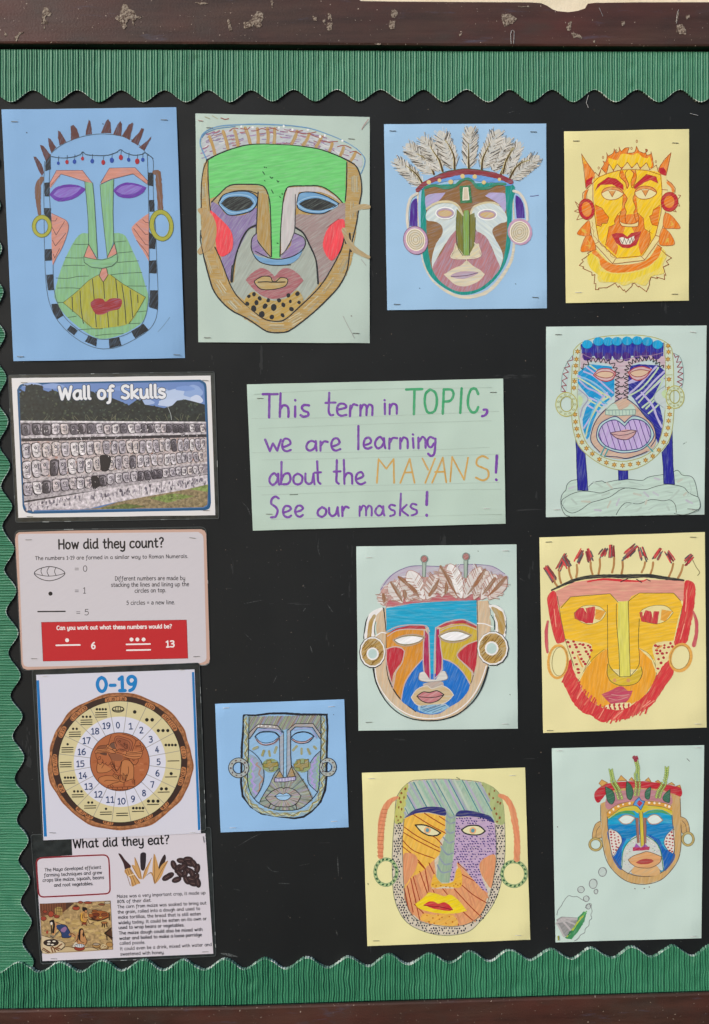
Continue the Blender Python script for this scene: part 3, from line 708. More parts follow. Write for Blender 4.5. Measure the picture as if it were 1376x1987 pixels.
# ---------------------------------------------------------------- corrugated scalloped borders
def border(outer, knots, axis, h0, amp, crumple, label, seed, period):
    """outer: straight side as points; knots: alternating extreme points of the scalloped side; ribs run across"""
    rnd = random.Random(seed); L = []
    for a, b in zip(knots, knots[1:]):                      # half-waves between the extremes
        k = 10
        for i in range(k):
            t = i / k; c = (1 - math.cos(math.pi * t)) / 2; c = c * .86 + t * .14
            if axis == 0: L.append((a[0] + (b[0] - a[0]) * t, a[1] + (b[1] - a[1]) * c))
            else: L.append((a[0] + (b[0] - a[0]) * c, a[1] + (b[1] - a[1]) * t))
    L.append(knots[-1])
    def edge(u):
        for a, b in zip(L, L[1:]):
            if a[axis] <= u <= b[axis]:
                t = (u - a[axis]) / (b[axis] - a[axis]); return a[1 - axis] + (b[1 - axis] - a[1 - axis]) * t
        return L[-1][1 - axis]
    def out(u):
        for a, b in zip(outer, outer[1:]):
            if a[axis] <= u <= b[axis]: return a[1 - axis] + (b[1 - axis] - a[1 - axis]) * (u - a[axis]) / (b[axis] - a[axis])
        return outer[-1][1 - axis]
    u0, u1 = max(L[0][axis], outer[0][axis]), min(L[-1][axis], outer[-1][axis])
    us, ph = [], []; u = u0; K = 12
    while u < u1:
        p = period * rnd.uniform(.86, 1.16); a = rnd.uniform(.8, 1.1)
        for k in range(K): us.append(min(u1, u + p * k / K)); ph.append((k / K, a))
        u += p
    rows = 16; V, F = [], []
    crush = [(rnd.uniform(u0, u1), rnd.uniform(0, 1), rnd.uniform(4, 12), rnd.uniform(.1, .3)) for _ in range(int((u1 - u0) / 60 * (1 + crumple * 4)))]
    for i, u in enumerate(us):
        e, o_ = edge(u), out(u)
        for j in range(rows + 1):
            t = j / rows
            sh = crumple * (noise.noise(Vector((u * .035, t * 2.4, seed))) * 4.5 + noise.noise(Vector((u * .11, t * 5, seed + 9))) * 2.2)
            sh *= math.sin(math.pi * min(1, t * 1.15)) ** .6 if t < .87 else 1
            f, a = ph[i]
            g = min(f, 1 - f); prof = (min(1, g / .2) ** .7) * (1 - .42 * math.exp(-((f - .5) / .13) ** 2))
            hgt = h0 + amp * a * prof * (1 + crumple * .7 * noise.noise(Vector((u * .05, t * 3, seed + 4))))
            for cu, ct, cr, cd in crush:
                d = abs(u - cu)
                if d < cr * 2: hgt -= amp * cd * math.exp(-(d / cr) ** 2 - ((t - ct) / .12) ** 2) * 1.6
            hgt += .0010 * noise.noise(Vector((u * .012, t, seed + 2)))
            if j == 0: hgt = h0 + (hgt - h0) * .75
            q = [0, 0]; q[axis] = u + sh; q[1 - axis] = o_ + (e - o_) * t
            V.append(at(q[0], q[1], max(.0004, hgt)))
    w = rows + 1; flip = (out(u0) < edge(u0)) == (axis == 0)
    for i in range(len(us) - 1):
        for j in range(rows): k = i * w + j; f = (k, k + 1, k + w + 1, k + w); F.append(f if flip else f[::-1])
    root = empty('scalloped_border', at(*( (688, out(688)) if axis == 0 else (out(900), 900)), 0), label, 'border', 'green corrugated card borders round the board')
    meshobj('corrugated_card', V, F, M_GREEN, root, root.location, smooth=True)
    # paler cut edge of the card: narrow band wrapped over the scalloped side, down to the board
    V2, F2 = [], []
    for i, u in enumerate(us):
        a = V[i * w + rows]; b = V[i * w + rows - 1]; d = (a - b).normalized(); wd = .0005 * (1 + .6 * noise.noise(Vector((u * .08, seed, 1))))
        V2 += [a - d * wd + Vector((0, -.00025, 0)), a + d * .0003 + Vector((0, -.0002, 0)), a + d * .0004 + Vector((0, .0007, 0)), Vector((a.x, -.0002, a.z)) + d * .0001]
    for i in range(len(us) - 1):
        for j in range(3): k = i * 4 + j; F2.append((k, k + 1, k + 5, k + 4) if flip else (k, k + 4, k + 5, k + 1))
    meshobj('cut_edge', V2, F2, M_EDGE, root, root.location, smooth=False)
    return root
tl = [-64, 21, 107, 192, 278, 361, 446, 528.6, 612, 696, 781, 863, 948, 1030, 1113, 1195, 1279, 1361, 1445]
kn = [(-107, 174.5)]
for i, x in enumerate(tl):
    kn.append((x, 197.8 - (1.6 if 500 < x < 800 else 0)))
    if i < len(tl) - 1: kn.append(((x + tl[i + 1]) / 2, 174.5 - (1 if x > 450 else 0)))
b1 = border([(-107, 95.2), (0, 95.8), (460, 97.2), (916, 99.6), (1376, 100.4), (1445, 100.5)], kn, 0, .0012, .0027, .16, 'green corrugated scalloped border strip hanging along the top of the board', 3, 9.7)
ly = [(3.5, 481.5), (6.3, 567), (9.3, 650), (12, 733), (15.6, 818.6), (19, 904), (23.1, 983), (27.2, 1066), (31.4, 1146), (35.2, 1228), (39.5, 1310), (43.3, 1390), (46.5, 1470), (52, 1551), (54.8, 1630), (57.9, 1708), (61.1, 1788.7), (64.9, 1868)]
lv = {904: (1.3, 944), 983: (3.8, 1020.6), 1066: (7.5, 1105), 1146: (11.3, 1186.7), 1228: (15.6, 1268), 1310: (19.6, 1351), 1390: (23.9, 1429), 1470: (27.7, 1510.7), 1551: (32, 1591), 1630: (35.2, 1669), 1708: (39.5, 1749.7), 1788.7: (42.8, 1827.7)}
kn = []
for i in range(5, 0, -1): kn += [(3.5 - 3 * i, 481.5 - 84 * i), (-18.5 - 3 * i, 523 - 84 * i)]
for i, q in enumerate(ly):
    kn.append(q)
    if i < len(ly) - 1: kn.append(lv.get(q[1], ((q[0] + ly[i + 1][0]) / 2 - 20, (q[1] + ly[i + 1][1]) / 2)))
kn += [(48, 1905), (68, 1947)]
b2 = border([(-110, 61), (-40, 1948)], kn, 1, .0012, .0026, .35, 'green corrugated scalloped border strip running down the left side of the board', 11, 9.6)
tp = [(-44, 1869), (37, 1867.6), (117, 1867.6), (197, 1865), (278, 1863.6), (356, 1863), (436, 1862), (515, 1861), (595.5, 1859), (675.7, 1858), (754, 1853), (833, 1851), (911.5, 1847.5), (989.6, 1844.5), (1070, 1843), (1148.5, 1840), (1227, 1838.5), (1305.6, 1836), (1384, 1834), (1462, 1832)]
kn = []
for a, b in zip(tp, tp[1:]): kn += [a, ((a[0] + b[0]) / 2, (a[1] + b[1]) / 2 + 20.6)]
kn.append(tp[-1])
b3 = border([(-110, 1958.5), (0, 1956.8), (460, 1949.5), (916, 1936), (1376, 1922), (1470, 1919)], kn, 0, .0036, .0036, .6, 'crumpled green corrugated scalloped border strip along the bottom of the board', 23, 9.9)
# ================================================================ children's mask drawings
PEN, BLK = '4c5a68', '25282c'
# ---- 1: tall blue sheet, top left
d = Sheet('mask_drawing', 'tall blue sheet with a long mask, purple eyes, brown spiky hair and black striped border', 'drawing',
          (0, 200, 3.719), [(10, 45), (1272, 30), (1335, 1840), (97, 1862)], '86aed8')
d.part('mask'); d.fin = 'm'
d.F('637,940* 590,940 550,975 500,1060 450,1170 415,1280 392,1380 400,1420 470,1530 600,1640 720,1700 850,1680 960,1630 1040,1560 1070,1400 1045,1300 1000,1160 950,1050 905,960 860,937 820,940* 820,1010 775,1118 700,1120 640,1020', '84b487', ang=90)
d.LL('530,1017 580,1020 637,1018;470,1115 540,1118 605,1116;455,1175 530,1170 612,1172;405,1262 490,1264 570,1250 640,1248;415,1335 500,1333 590,1338;415,1440 455,1438;490,1547 550,1538;565,1637 640,1630 740,1628;690,1678 780,1668 890,1664;826,1003 910,995;850,1082 955,1072;848,1150 1000,1138;790,1240 900,1228 1025,1222;920,1320 1060,1320;985,1508 1055,1500;935,1592 1010,1588', '4b6350', 4)
d.sub('border_band').LL('322,420 316,600 318,800 320,1000 325,1180 335,1330 360,1450 410,1560 500,1660 600,1730 700,1768 790,1772 880,1750 980,1700 1070,1640 1120,1570 1138,1480 1140,1350 1130,1100 1122,900 1108,700 1106,500 1106,420 1090,385 1062,375;365,370 355,600 365,800 375,900 383,1170 388,1330 420,1460 470,1550 560,1630 640,1680 740,1705 850,1690 950,1650 1020,1600 1060,1500 1075,1350 1075,1000 1070,600 1062,375', '5a7186', 4)
d.L('370,360 430,310 520,265 620,235 720,222 820,228 900,245 980,280 1062,370', '5a7186', 4)
for q in ('330,385 365,370 367,480 325,490', '320,575 360,572 358,675 322,672', '315,757 368,757 367,820 374,855 345,850 320,800', '325,1055 375,1052 375,1135 325,1138', '332,1238 385,1235 388,1350 345,1350', '370,1450 415,1448 460,1530 415,1560 385,1520', '510,1602 562,1640 535,1675 482,1638', '640,1675 700,1700 695,1757 612,1720', '785,1700 860,1688 877,1748 790,1768',
          '945,1648 1035,1592 1073,1638 975,1698', '1085,1350 1137,1350 1142,1440 1135,1492 1073,1470', '1075,1137 1128,1133 1130,1228 1075,1228', '1072,925 1100,950 1125,985 1120,1052 1075,1050', '1075,700 1112,698 1115,780 1080,785', '1068,500 1104,502 1104,600 1065,595'):
    d.F(q, '23262a', sm=0, ang=60, wob=1.3)
d.part('spiked_hair')
for q in ('240,385 262,388 300,440 318,500 303,527 275,480', '288,300 312,308 340,340 365,375 330,418 310,370', '347,250 365,258 405,320 370,358 352,310', '418,198 435,205 480,282 430,302 418,250', '510,165 530,157 555,185 575,245 512,270', '640,120 652,130 665,222 617,230 622,190', '728,215 765,130 780,115 798,140 802,218', '815,225 850,150 870,130 880,150 875,238', '880,235 930,155 955,140 962,150 935,268', '943,275 1005,210 1020,180 1040,185 1015,260 995,305', '1002,318 1060,275 1092,238 1090,255 1040,343'):
    d.F(q, '5a3834', sm=0, ang=70, wob=1.2)
d.part('light_string').L('370,385 440,395 520,390 580,370 597,352 620,370 700,378 780,375 840,355 870,335 900,355 960,375 1020,370 1047,358 1075,375 1105,400', '3e5468', 5)
for x, y, k, r in ((420, 433, 0, 10), (483, 425, 1, 12), (537, 422, 0, 13), (595, 400, 1, 11), (665, 418, 0, 13), (745, 427, 1, 14), (807, 412, 0, 15), (872, 392, 1, 15), (928, 408, 0, 12), (990, 420, 1, 16), (1030, 408, 0, 12)):
    d.L([(x + 3, y - 50), (x, y - 12)], '3e5468', 3, 0); d.O(x, y, r, r * 1.3, '2f4da0' if not k else 'a03038', 's')
d.top = d.bufs[0]; d.sub('eyebrow').F('362,615 360,580 408,485 595,485 668,580 620,568 440,512', 'c98f80', ang=0, sm=0); d.L('368,590 440,512 500,528 620,568 668,580', '6b5660', 3, 0); d.L('362,570 408,485 595,485 668,580', '6b5660', 3, 0)
d.sub('eyebrow').F('725,585 790,468 975,465 1065,560 1062,585 960,510 800,550', 'c98f80', ang=0, sm=0); d.L('725,585 800,550 960,510 1062,585', '6b5660', 3, 0); d.L('725,575 790,468 975,465 1065,560', '6b5660', 3, 0)
d.sub('eye').F('355,660* 400,610 480,587 560,592 622,620* 580,660 520,695 430,710 390,695', '673aa0'); d.F('385,662* 420,622 500,605 585,608* 560,640 500,675 430,682', '8867bd', 'c')
d.sub('eye').F('815,630* 860,590 920,572 1000,585 1057,608* 1030,650 970,680 900,685 850,670', '673aa0'); d.F('835,635* 880,600 950,590 1028,605* 980,645 900,660', '8867bd', 'c')
d.sub('nose').F('612,568 668,575 680,700 695,950 705,1120 640,1020 633,800', '84b487', sm=0, ang=90); d.F('722,590 820,548 815,800 820,1000 775,1115 745,850 730,700', '84b487', sm=0, ang=90)
d.F('605,1110 700,1127 775,1118 848,1080 848,1140 810,1175 740,1190 660,1185 612,1150', '84b487', ang=0)
d.F('640,1018 605,1110 697,1127', 'c98f80', sm=0); d.F('825,1010 848,1085 772,1118', 'c98f80', sm=0)
d.LL('668,575 680,700 695,950 705,1120;612,568 633,800 640,1018;722,590 730,700 745,850 775,1115;820,548 815,800 822,1010', '53705c', 4)
d.LL('605,1110 608,1150 660,1185 740,1192 810,1175 848,1140 845,1085;605,1110 680,1127 740,1132 800,1115 845,1085;605,1110 640,1018 697,1120;845,1085 825,1010 772,1115', '45584c', 4, 0)
d.sub('mouth').F('720,1235 800,1240 880,1300 1000,1370 1050,1400* 1000,1490 930,1590 780,1620 660,1618 550,1520 455,1440* 560,1355 640,1280', 'a5a645', ang=90)
d.LL('520,1400 525,1505;578,1355 585,1480 602,1590;668,1270 680,1420 695,1615;748,1295 755,1410;775,1500 785,1618;835,1270 850,1420 852,1603;880,1310 900,1450 910,1590;940,1350 950,1450 958,1545;993,1385 996,1440', '3c4038', 5)
d.L('455,1440 560,1355 640,1280 720,1235', '56603c', 3); d.L('800,1240 880,1300 1050,1400 1000,1490 930,1592', '56603c', 3, 0); d.L('455,1440 550,1520 660,1618', '56603c', 3)
d.F('735,1195 768,1192 780,1240 745,1292 715,1245', 'c98f80', sm=0); d.L('735,1195 715,1245 745,1292 780,1240 768,1192', '56603c', 4, 0)
d.F('652,1450 690,1412 740,1412 762,1432 800,1410 870,1412 880,1445 860,1485 800,1500 740,1525 690,1520', '97393c', ang=15)
d.sub('cheek').F('372,795* 425,820 480,850 495,895 480,960 450,1040 410,1110 380,1168* 372,1000', 'c98f80', ang=20); d.LL('372,850 400,850 412,830;375,895 405,952 465,855;378,990 400,1030 475,940;385,1090 395,1118 430,1050', '7d5a58', 4, 0)
d.L('372,795 425,820 480,850 495,895 480,960 450,1040 410,1110 382,1168', '8d6a68', 3)
d.sub('cheek').F('1072,795* 1010,840 955,890 952,920 990,1000 1040,1080 1073,1140* 1073,950', 'c98f80', ang=-20); d.LL('1072,865 1050,860 1030,840;1070,945 1050,948 985,875;1072,1025 1050,1020 965,905;1072,1105 1055,1070 985,990', '7d5a58', 4, 0)
d.part('ear').L('303,545 276,590 275,700 285,800', '775744', (34, 44, 38, 26), fin='m'); d.sub('hoop_earring').E(302, 890, 58, 68, 'a3a547', 26); d.E(302, 890, 44, 54, '5f6a3c', 3); d.E(302, 888, 71, 81, '5f6a3c', 3)
d.part('ear').L('1112,500 1140,505 1145,570 1152,650 1158,775', '775744', (30, 44, 44, 38), fin='m'); d.sub('hoop_earring').E(1165, 882, 70, 98, 'a3a547', 32, -8); d.E(1168, 885, 56, 84, '5f6a3c', 3, -8); d.E(1165, 882, 86, 114, '5f6a3c', 3, -8)
d.marks('1140,1650 1185,1600 1225,1545', '7896b4', 3); d.marks('741,148 745,152;191,211 195,215', '3a4654', 7)
d.staples('103,132,1,d 1183,119,2,d 145,1828,0,d 1275,1815,4,d')
d.done()

# ---- 2: green forehead
d = Sheet('mask_drawing', 'pale green sheet with a broad bright green-browed mask, red cheeks and spotted chin', 'drawing',
          (370, 210, 3.822), [(35, 38), (1328, 65), (1328, 1742), (57, 1735)], 'b4c7bf')
d.part('woven_headband')
band = '85,225 130,185 250,158 400,142 560,138 700,146 850,163 980,200 1100,260 1200,310 1268,370 1265,440 1190,405 1100,345 950,295 750,270 550,260 350,280 200,330 115,375 88,300'
d.F(band, 'b9bfc6', 'c')
bp = smooth_pts(P(band), True)
for k in range(330):
    x = random.uniform(90, 1265); y = random.uniform(140, 430)
    if not inside((x, y), bp) or not inside((x + 30, y), bp): continue
    tlt = (x - 600) / 650 * 16
    d.L([(x - 22, y - tlt * .7), (x, y + 3), (x + random.uniform(16, 38), y + tlt)], random.choice(('9a78aa', '9a78aa', 'a06c7c', '8c5f86', 'd8dadc', 'c9c4cf', '8f86b0', 'a5646c')), random.uniform(5, 9), 1, fin='c')
for x0, y0, x1, y1 in ((140, 210, 182, 350), (240, 170, 278, 305), (325, 165, 352, 285), (405, 145, 442, 265), (495, 150, 500, 265), (570, 150, 572, 262), (622, 150, 618, 262), (790, 170, 745, 272), (880, 190, 835, 275), (970, 210, 930, 285), (1050, 260, 1025, 325), (1135, 290, 1110, 350), (1225, 325, 1180, 398)):
    d.L([(x0, y0), ((x0 + x1) / 2 + 4, (y0 + y1) / 2), (x1, y1)], 'b3935c', 24, fin='c'); 
d.LL('290,165 320,148 350,150;370,150 420,155 440,140;490,165 530,150 560,160;570,160 610,148 650,165;735,170 780,175 830,165;790,178 850,190 930,175;890,195 950,215 1000,200;960,240 1020,250 1090,245;1090,285 1140,275 1190,295;1180,330 1220,320 1262,345', 'a5655a', 6)
d.L('125,390 95,330 70,260 85,200 130,160 220,132 350,122 500,118 650,123 780,133 900,153 1010,190 1120,235 1230,300 1290,370 1285,430 1262,485', '6a96c0', (10, 9, 10, 8, 6, 7), fin='m'); d.L('85,215 120,180 200,150 330,135', '6a96c0', 6)
d.dots('375,135 460,140 655,143 690,133 755,158 870,160 960,210 995,200 1125,240', 9, 'e6eaea')
d.part('mask').F('118,385 200,342 300,303 400,275 500,265 650,268 800,278 950,302 1080,347 1190,400 1240,450 1262,520 1268,620 1250,720 1230,850 1200,980 1180,1060 1160,1200 1100,1320 1000,1430 880,1540 730,1650 640,1664 560,1652 420,1560 290,1490 180,1370 130,1230 95,1090 78,900 80,560 95,450', 'b29358', 'c', 85); d.F('490,880* 420,910 380,980 340,1100 320,1285 295,1300 310,1350 390,1420 480,1480 600,1500 760,1480 870,1400 955,1300* 940,1200 900,1050 840,930 770,880* 760,1000 600,1110', 'a2aaa2', 'c', ang=60)
d.F('150,700 210,720 270,790 400,790 490,740 490,880 440,890 400,960 350,1060 310,1170 298,1285 240,1180 225,1100 180,960', '8775a4', 'c', ang=55)
d.F('780,790 900,790 1010,765 1145,705 1140,950 1080,1120 1000,1260 955,1290 930,1130 880,1010 830,920 768,880', '9c8787', 'c', ang=35)
d.L('108,415 92,560 98,760 118,980 150,1150 230,1330 340,1450 480,1555 640,1612 790,1555 950,1400 1080,1260 1150,1120 1180,950 1200,700 1210,540 1195,430', 'b29358', (22, 40, 44, 55, 80, 88, 92, 96, 80, 92, 105, 100, 96, 76, 96, 92, 60), fin='c')
d.L('128,395 133,560 138,690 140,760', 'b29358', 6, fin='c')
gf = '130,388* 200,345 300,305 400,278 500,268 650,270 800,280 950,305 1080,350 1155,390* 1150,500 1146,700 1120,695* 1070,640 960,582 850,577 735,580* 700,620 680,700 668,900 663,1112* 598,1112* 595,900 580,700 570,620 530,577* 430,567 280,572 210,640 142,672*'
d.F(gf, '72cb79', 'm', ang=10)
d.LL('545,435 550,440;560,438 562,442;535,470 548,490;588,508 602,520 610,512;640,535 648,548 655,540;548,535 552,540;600,605 612,630;660,655 668,662;640,1000 650,1002;678,630 680,640', '2c5a3a', 6, 0)
for k in range(70):
    x, y, a = random.choice(((105, 620, 88), (105, 800, 88), (115, 1000, 86), (150, 1150, 70), (230, 1320, 55), (330, 1450, 45), (470, 1560, 30), (640, 1610, 0), (780, 1560, -30), (900, 1450, -42), (1030, 1320, -52), (1130, 1160, -62), (1180, 980, -78), (1205, 760, -88), (1215, 560, 90)))
    o = random.uniform(-30, 30); l = random.uniform(30, 70); ca, sa = math.cos(R(a)), math.sin(R(a)); x += -sa * o; y += ca * o
    d.L([(x - ca * l, y - sa * l), (x + ca * l, y + sa * l)], random.choice(('c6ad7c', 'a1834c', 'cdb98f', '93784a')), random.uniform(4, 8), 0, fin='p')
d.sub('forehead_outline')
d.LL('118,385 200,342 300,303 400,275 500,265 650,268 800,278 950,302 1080,347 1190,400 1235,440 1262,520 1268,620 1250,720 1230,850 1200,980 1180,1060 1160,1200 1100,1320 1000,1430 880,1540 730,1650 640,1664 560,1652 420,1560 290,1490 180,1370 130,1230 95,1090', BLK, (12, 6, 10, 9, 10, 9, 11, 10))
d.LL('100,1000 75,940;78,760 80,560 95,450 120,392;130,390 128,500 136,650 142,720 150,770', BLK, 7)
d.LL('1158,400 1156,560 1146,690', BLK, 8); d.L('180,1030 225,1130 290,1300 350,1400 460,1500 540,1560 620,1580 690,1572 800,1480 960,1320 1060,1160 1120,1040 1140,960', BLK, 8)
d.LL('1140,900 1150,1000;1180,930 1190,1060;945,1300 930,1130 880,1010 835,925 770,880;490,865 430,895 385,960 345,1060 318,1170 302,1285', BLK, (14, 10, 14)); d.L('312,1170 304,1285', BLK, 20, fin='m')
d.sub('eyebrow').F('160,690* 210,640 280,578 430,570 520,578 575,640* 500,625* 430,612 320,612 240,645 205,708*', 'ad9b6e', 'c', 0)
d.L('155,695 210,640 290,572 430,564 530,572 568,620 590,720 600,1100', BLK, 9); d.L('205,705 235,650 330,614 430,612 492,632', BLK, 7)
d.sub('eyebrow').F('672,1080* 672,900 690,700 720,590* 850,582 960,588 1060,645 1118,698* 1040,650 950,620 800,622* 778,760 765,930 700,1060', 'c6c0c2', 'c', 85)
d.L('662,1100 668,900 685,700 700,620 730,580 850,575 970,580 1070,640 1125,698', BLK, 8)
d.sub('nose').F('497,628 575,640 592,1095 560,1080 490,960 495,700', 'ad8f55', 'c', 88, sm=0)
d.L('500,620 492,800 488,960 530,1030 590,1100', BLK, 8); d.F('490,930 460,960 455,1040 480,1080 572,1097 500,1000', '8f7aa8', 'c'); d.F('765,930 840,970 840,1040 790,1090 668,1110 740,1020', '8f7aa8', 'c')
d.L('777,640 775,800 765,930 700,1060 665,1090', '5a5a5e', 6)
d.F('455,1062 480,1088 560,1112 660,1120 760,1100 832,1040 800,1110 740,1152 640,1165 540,1150 480,1115', '78a3cb', 'm', 0)
d.LL('490,925 455,965 452,1050 500,1130 570,1158 650,1165 740,1160;770,925 840,960 850,1010 820,1060 750,1100 660,1120 570,1105 480,1060', BLK, 7)
for q, iq, cx, cy in (('210,715* 240,645 330,618 430,620 492,660 485,720 440,765 330,792 270,785', '225,707* 270,665 350,653 430,665 468,705* 430,742 340,762 280,750', 0, 0), ('788,695* 810,630 900,622 1000,650 1100,705* 1050,745 980,780 880,777 800,745', '803,710* 850,680 930,666 1010,685 1078,718* 1030,742 950,758 860,745', 0, 0)):
    d.sub('eye').F(q, '6f9ec9', 'm', 0); d.L(q, BLK, 7, 1, 1)
    sp = P(iq); mx = sum(p[0] for p in sp) / len(sp); my = sum(p[1] for p in sp) / len(sp)
    d.L([(mx + (p[0] - mx) * 1.08, my + (p[1] - my) * 1.25, False) for p in sp], '9cc0dc', 7, 1, 1); d.F(iq, '2a2c2d', 'm')
d.sub('mouth').F('408,1275* 450,1225 520,1185 580,1205 622,1248* 680,1190 740,1190 800,1230 838,1278* 790,1330 720,1390 620,1415 530,1390 470,1345', 'a3646b', 'c', 20)
d.F('475,1280 530,1248 590,1250 620,1285* 660,1255 720,1270 700,1320 600,1345 520,1340', 'b59b64', 'c', 0); d.L('475,1280 530,1248 590,1250 608,1283 635,1283 670,1255 720,1270 700,1320 600,1345 520,1340 478,1300', BLK, 7, 1, 1); d.L('500,1290 560,1287 610,1290 700,1288', BLK, 8)
d.sub('spotted_chin').F('460,1360 530,1400 620,1428 720,1400 790,1350 835,1410 820,1450 760,1510 690,1565 600,1572 520,1540 398,1440', 'b5964f', 'c')
for x, y, r in ((432, 1395, 14), (470, 1380, 15), (420, 1450, 15), (512, 1410, 14), (488, 1442, 16), (575, 1425, 14), (655, 1425, 16), (725, 1388, 15), (793, 1375, 16), (740, 1432, 12), (805, 1440, 14), (468, 1485, 20), (552, 1468, 18), (617, 1478, 22), (688, 1458, 15), (748, 1490, 18), (528, 1528, 22), (603, 1548, 18), (682, 1535, 14)):
    d.F(ell(x, y, r, r * random.uniform(.9, 1.3), random.uniform(-40, 40), 9), BLK, 's', sm=0, wob=1.6)
d.sub('cheek').F('143,760 200,800 280,880 312,950 305,1050 228,1100 190,1030 180,900', 'e9565f', 'm', 80)
d.sub('cheek').F('1100,825 1140,830 1140,920 1110,1050 1050,1130 1000,1080 980,1000 1020,890', 'e9565f', 'm', 80)
d.L('1010,885 1100,820', 'b8434c', 3)
d.part('ear').F('50,750 110,745 165,800 192,880 185,970 150,1040 70,1085 50,1060 85,1000 80,900 90,820', 'b09262', 'c', 70); d.L('75,905 72,980 95,1085', BLK, 5)
d.part('ear').LL('1320,730 1240,735 1180,780;1135,900 1165,980 1220,1050 1320,1105', 'b09a72', (30, 46, 26), fin='c')
d.marks('225,72 255,82 282,76', '8d4a48', 7); d.marks('1318,82 1290,120 1270,155;55,88 90,94', 'b99a95', 5); d.marks('105,62 140,75;160,55 200,78', 'b5b08e', 4); d.marks('1130,1540 1165,1610 1215,1705;1265,1120 1300,1165', 'a8a6a4', 3); d.marks('1190,1540 1195,1541', '6a5a5a', 7)
d.staples('140,143,1,d 1192,226,3,d 122,1700,1,d 1225,1668,2,d')
d.done()

# ---- 3: feather headdress
d = Sheet('mask_drawing', 'blue sheet with a mask wearing a fan of white feathers and cream ear discs', 'drawing',
          (740, 230, 4.170), [(22, 45), (1335, 40), (1340, 1535), (48, 1550)], '9abfe0')
d.part('feather_headdress')
def feather(base, tip, wid, spine):
    bx, by = base; tx, ty = tip; L = math.dist(base, tip); wid *= 1.04; ux, uy = (tx - bx) / L, (ty - by) / L; nx_, ny_ = -uy, ux
    d.sub('feather')
    pts = []
    for t, w in ((.05, .3), (.25, .9), (.5, 1.05), (.75, .85), (.92, .45)): pts.append((bx + ux * L * t + nx_ * wid * w, by + uy * L * t + ny_ * wid * w, False))
    pts.append((tx, ty, False))
    for t, w in ((.92, .45), (.75, .85), (.5, 1.05), (.25, .9), (.05, .3)): pts.append((bx + ux * L * t - nx_ * wid * w, by + uy * L * t - ny_ * wid * w, False))
    d.F(pts, 'c6c4ba', 'c')
    for k in range(120):
        t = random.uniform(.02, .86); w = wid * (1.08 if t < .7 else 1.08 * (1.05 - t) / .35) * random.uniform(.8, 1.12); sg = random.choice((-1, 1)); g = random.uniform(.12, .2)
        a = random.uniform(.05, .5)
        p0 = (bx + ux * L * t + nx_ * w * a * sg, by + uy * L * t + ny_ * w * a * sg); p1 = (bx + ux * L * (t + g) + nx_ * w * sg, by + uy * L * (t + g) + ny_ * w * sg)
        d.L([p0, p1], random.choice(('f0efea', 'e8e6de', 'dedbd0', 'f0efea', '6a645c', '8d8678', 'd2cdbe', '4c4640', 'e4e0d4', '5c554c')), random.uniform(2.5, 4.5), 0, wob=0)
    sp = P(spine); d.L(sp, 'd8cf9c', (22, 14, 7)); d.L([(p[0] + 1, p[1], False) for p in sp], '4f3d28', (17, 10, 2)); 
for a in (((330, 540), (105, 325), 52, '340,540 300,470 250,420 200,378'), ((425, 450), (200, 200), 58, '425,450 395,370 350,320 290,285'), ((490, 430), (325, 140), 58, '495,425 470,340 430,280 395,225'), ((590, 410), (470, 95), 62, '592,408 588,310 555,230 518,175'),
          ((1000, 460), (1125, 185), 45, '965,455 1000,370 1035,300 1075,235'), ((900, 430), (1040, 150), 50, '985,440 1010,340 1045,270 1060,240'), ((820, 410), (955, 85), 62, '812,410 820,330 850,260 880,200'), ((1040, 490), (1280, 300), 55, '1040,480 1085,400 1140,355 1200,335'), ((708, 405), (725, 60), 56, '708,405 706,340 707,260 704,205')):
    feather(*a)
d.part('mask').L('300,600 292,700 300,850 320,1000 335,1150 400,1290 500,1380 620,1438 740,1440 860,1400 960,1300 1050,1150 1075,1000 1075,850 1062,600', 'd5ccb4', (14, 10, 10, 12, 22, 28, 30, 26, 20, 12, 10), fin='c')
fq = '330,560 350,540 1060,530 1060,700 1050,900 1040,1050 1000,1180 930,1290 830,1380 700,1425 600,1415 480,1350 390,1260 340,1130 320,950 320,700'
d.F(fq, '1f8f84', 'm', 80)
fin_ = '352,560 420,530 520,550 600,540 700,490 770,550 850,560 950,540 1003,530* 1008,700 1018,830 1010,1000 990,1130 950,1230 880,1310 790,1375 690,1398 590,1380 500,1330 420,1240 385,1100 368,950 362,700'
d.F(fin_, '8d6a45', 'm', 20)
d.F('365,760 420,700 480,668 560,670 640,720 665,790* 640,800* 605,830 600,920 520,1010 450,1130 412,1215* 410,1130 440,1020 495,930 490,870 440,835 368,822', 'cfdad7', 'c', 40)
d.F('720,760 760,710 850,675 930,685 1005,765 1015,830 960,850 900,900 920,970 970,1060 985,1130 955,1225* 900,1050 840,960 765,900 760,800', 'cfdad7', 'c', -40)
d.F('355,640 400,610 520,600* 470,660 420,690 370,745', 'b0a4cc', 'c'); d.F('840,625* 880,600 950,600 1003,610 1003,755 950,690', 'b0a4cc', 'c')
d.F('600,905* 545,970 490,1080 440,1150 415,1215 470,1310 590,1390 700,1400 800,1370 900,1290 960,1210 940,1150 900,1060 850,960 765,905*', 'b0787c', 'c', 65)
d.sub('hatband').F('290,580 330,530 420,470 560,425 690,412 830,428 950,450 1050,500 1062,535 1000,545 960,520 800,510 700,490 560,500 400,540 330,570', '6fa0dc', 'm')
d.L('292,580 340,535 430,490 560,448 690,430 830,442 950,468 1050,512', '8a3b40', (34, 42, 46, 44, 44, 46, 40), fin='m')
d.L('352,560 430,540 520,562 600,540 650,500 700,487 740,510 780,560 860,562 930,530 1003,530', '3e8466', 22, fin='m')
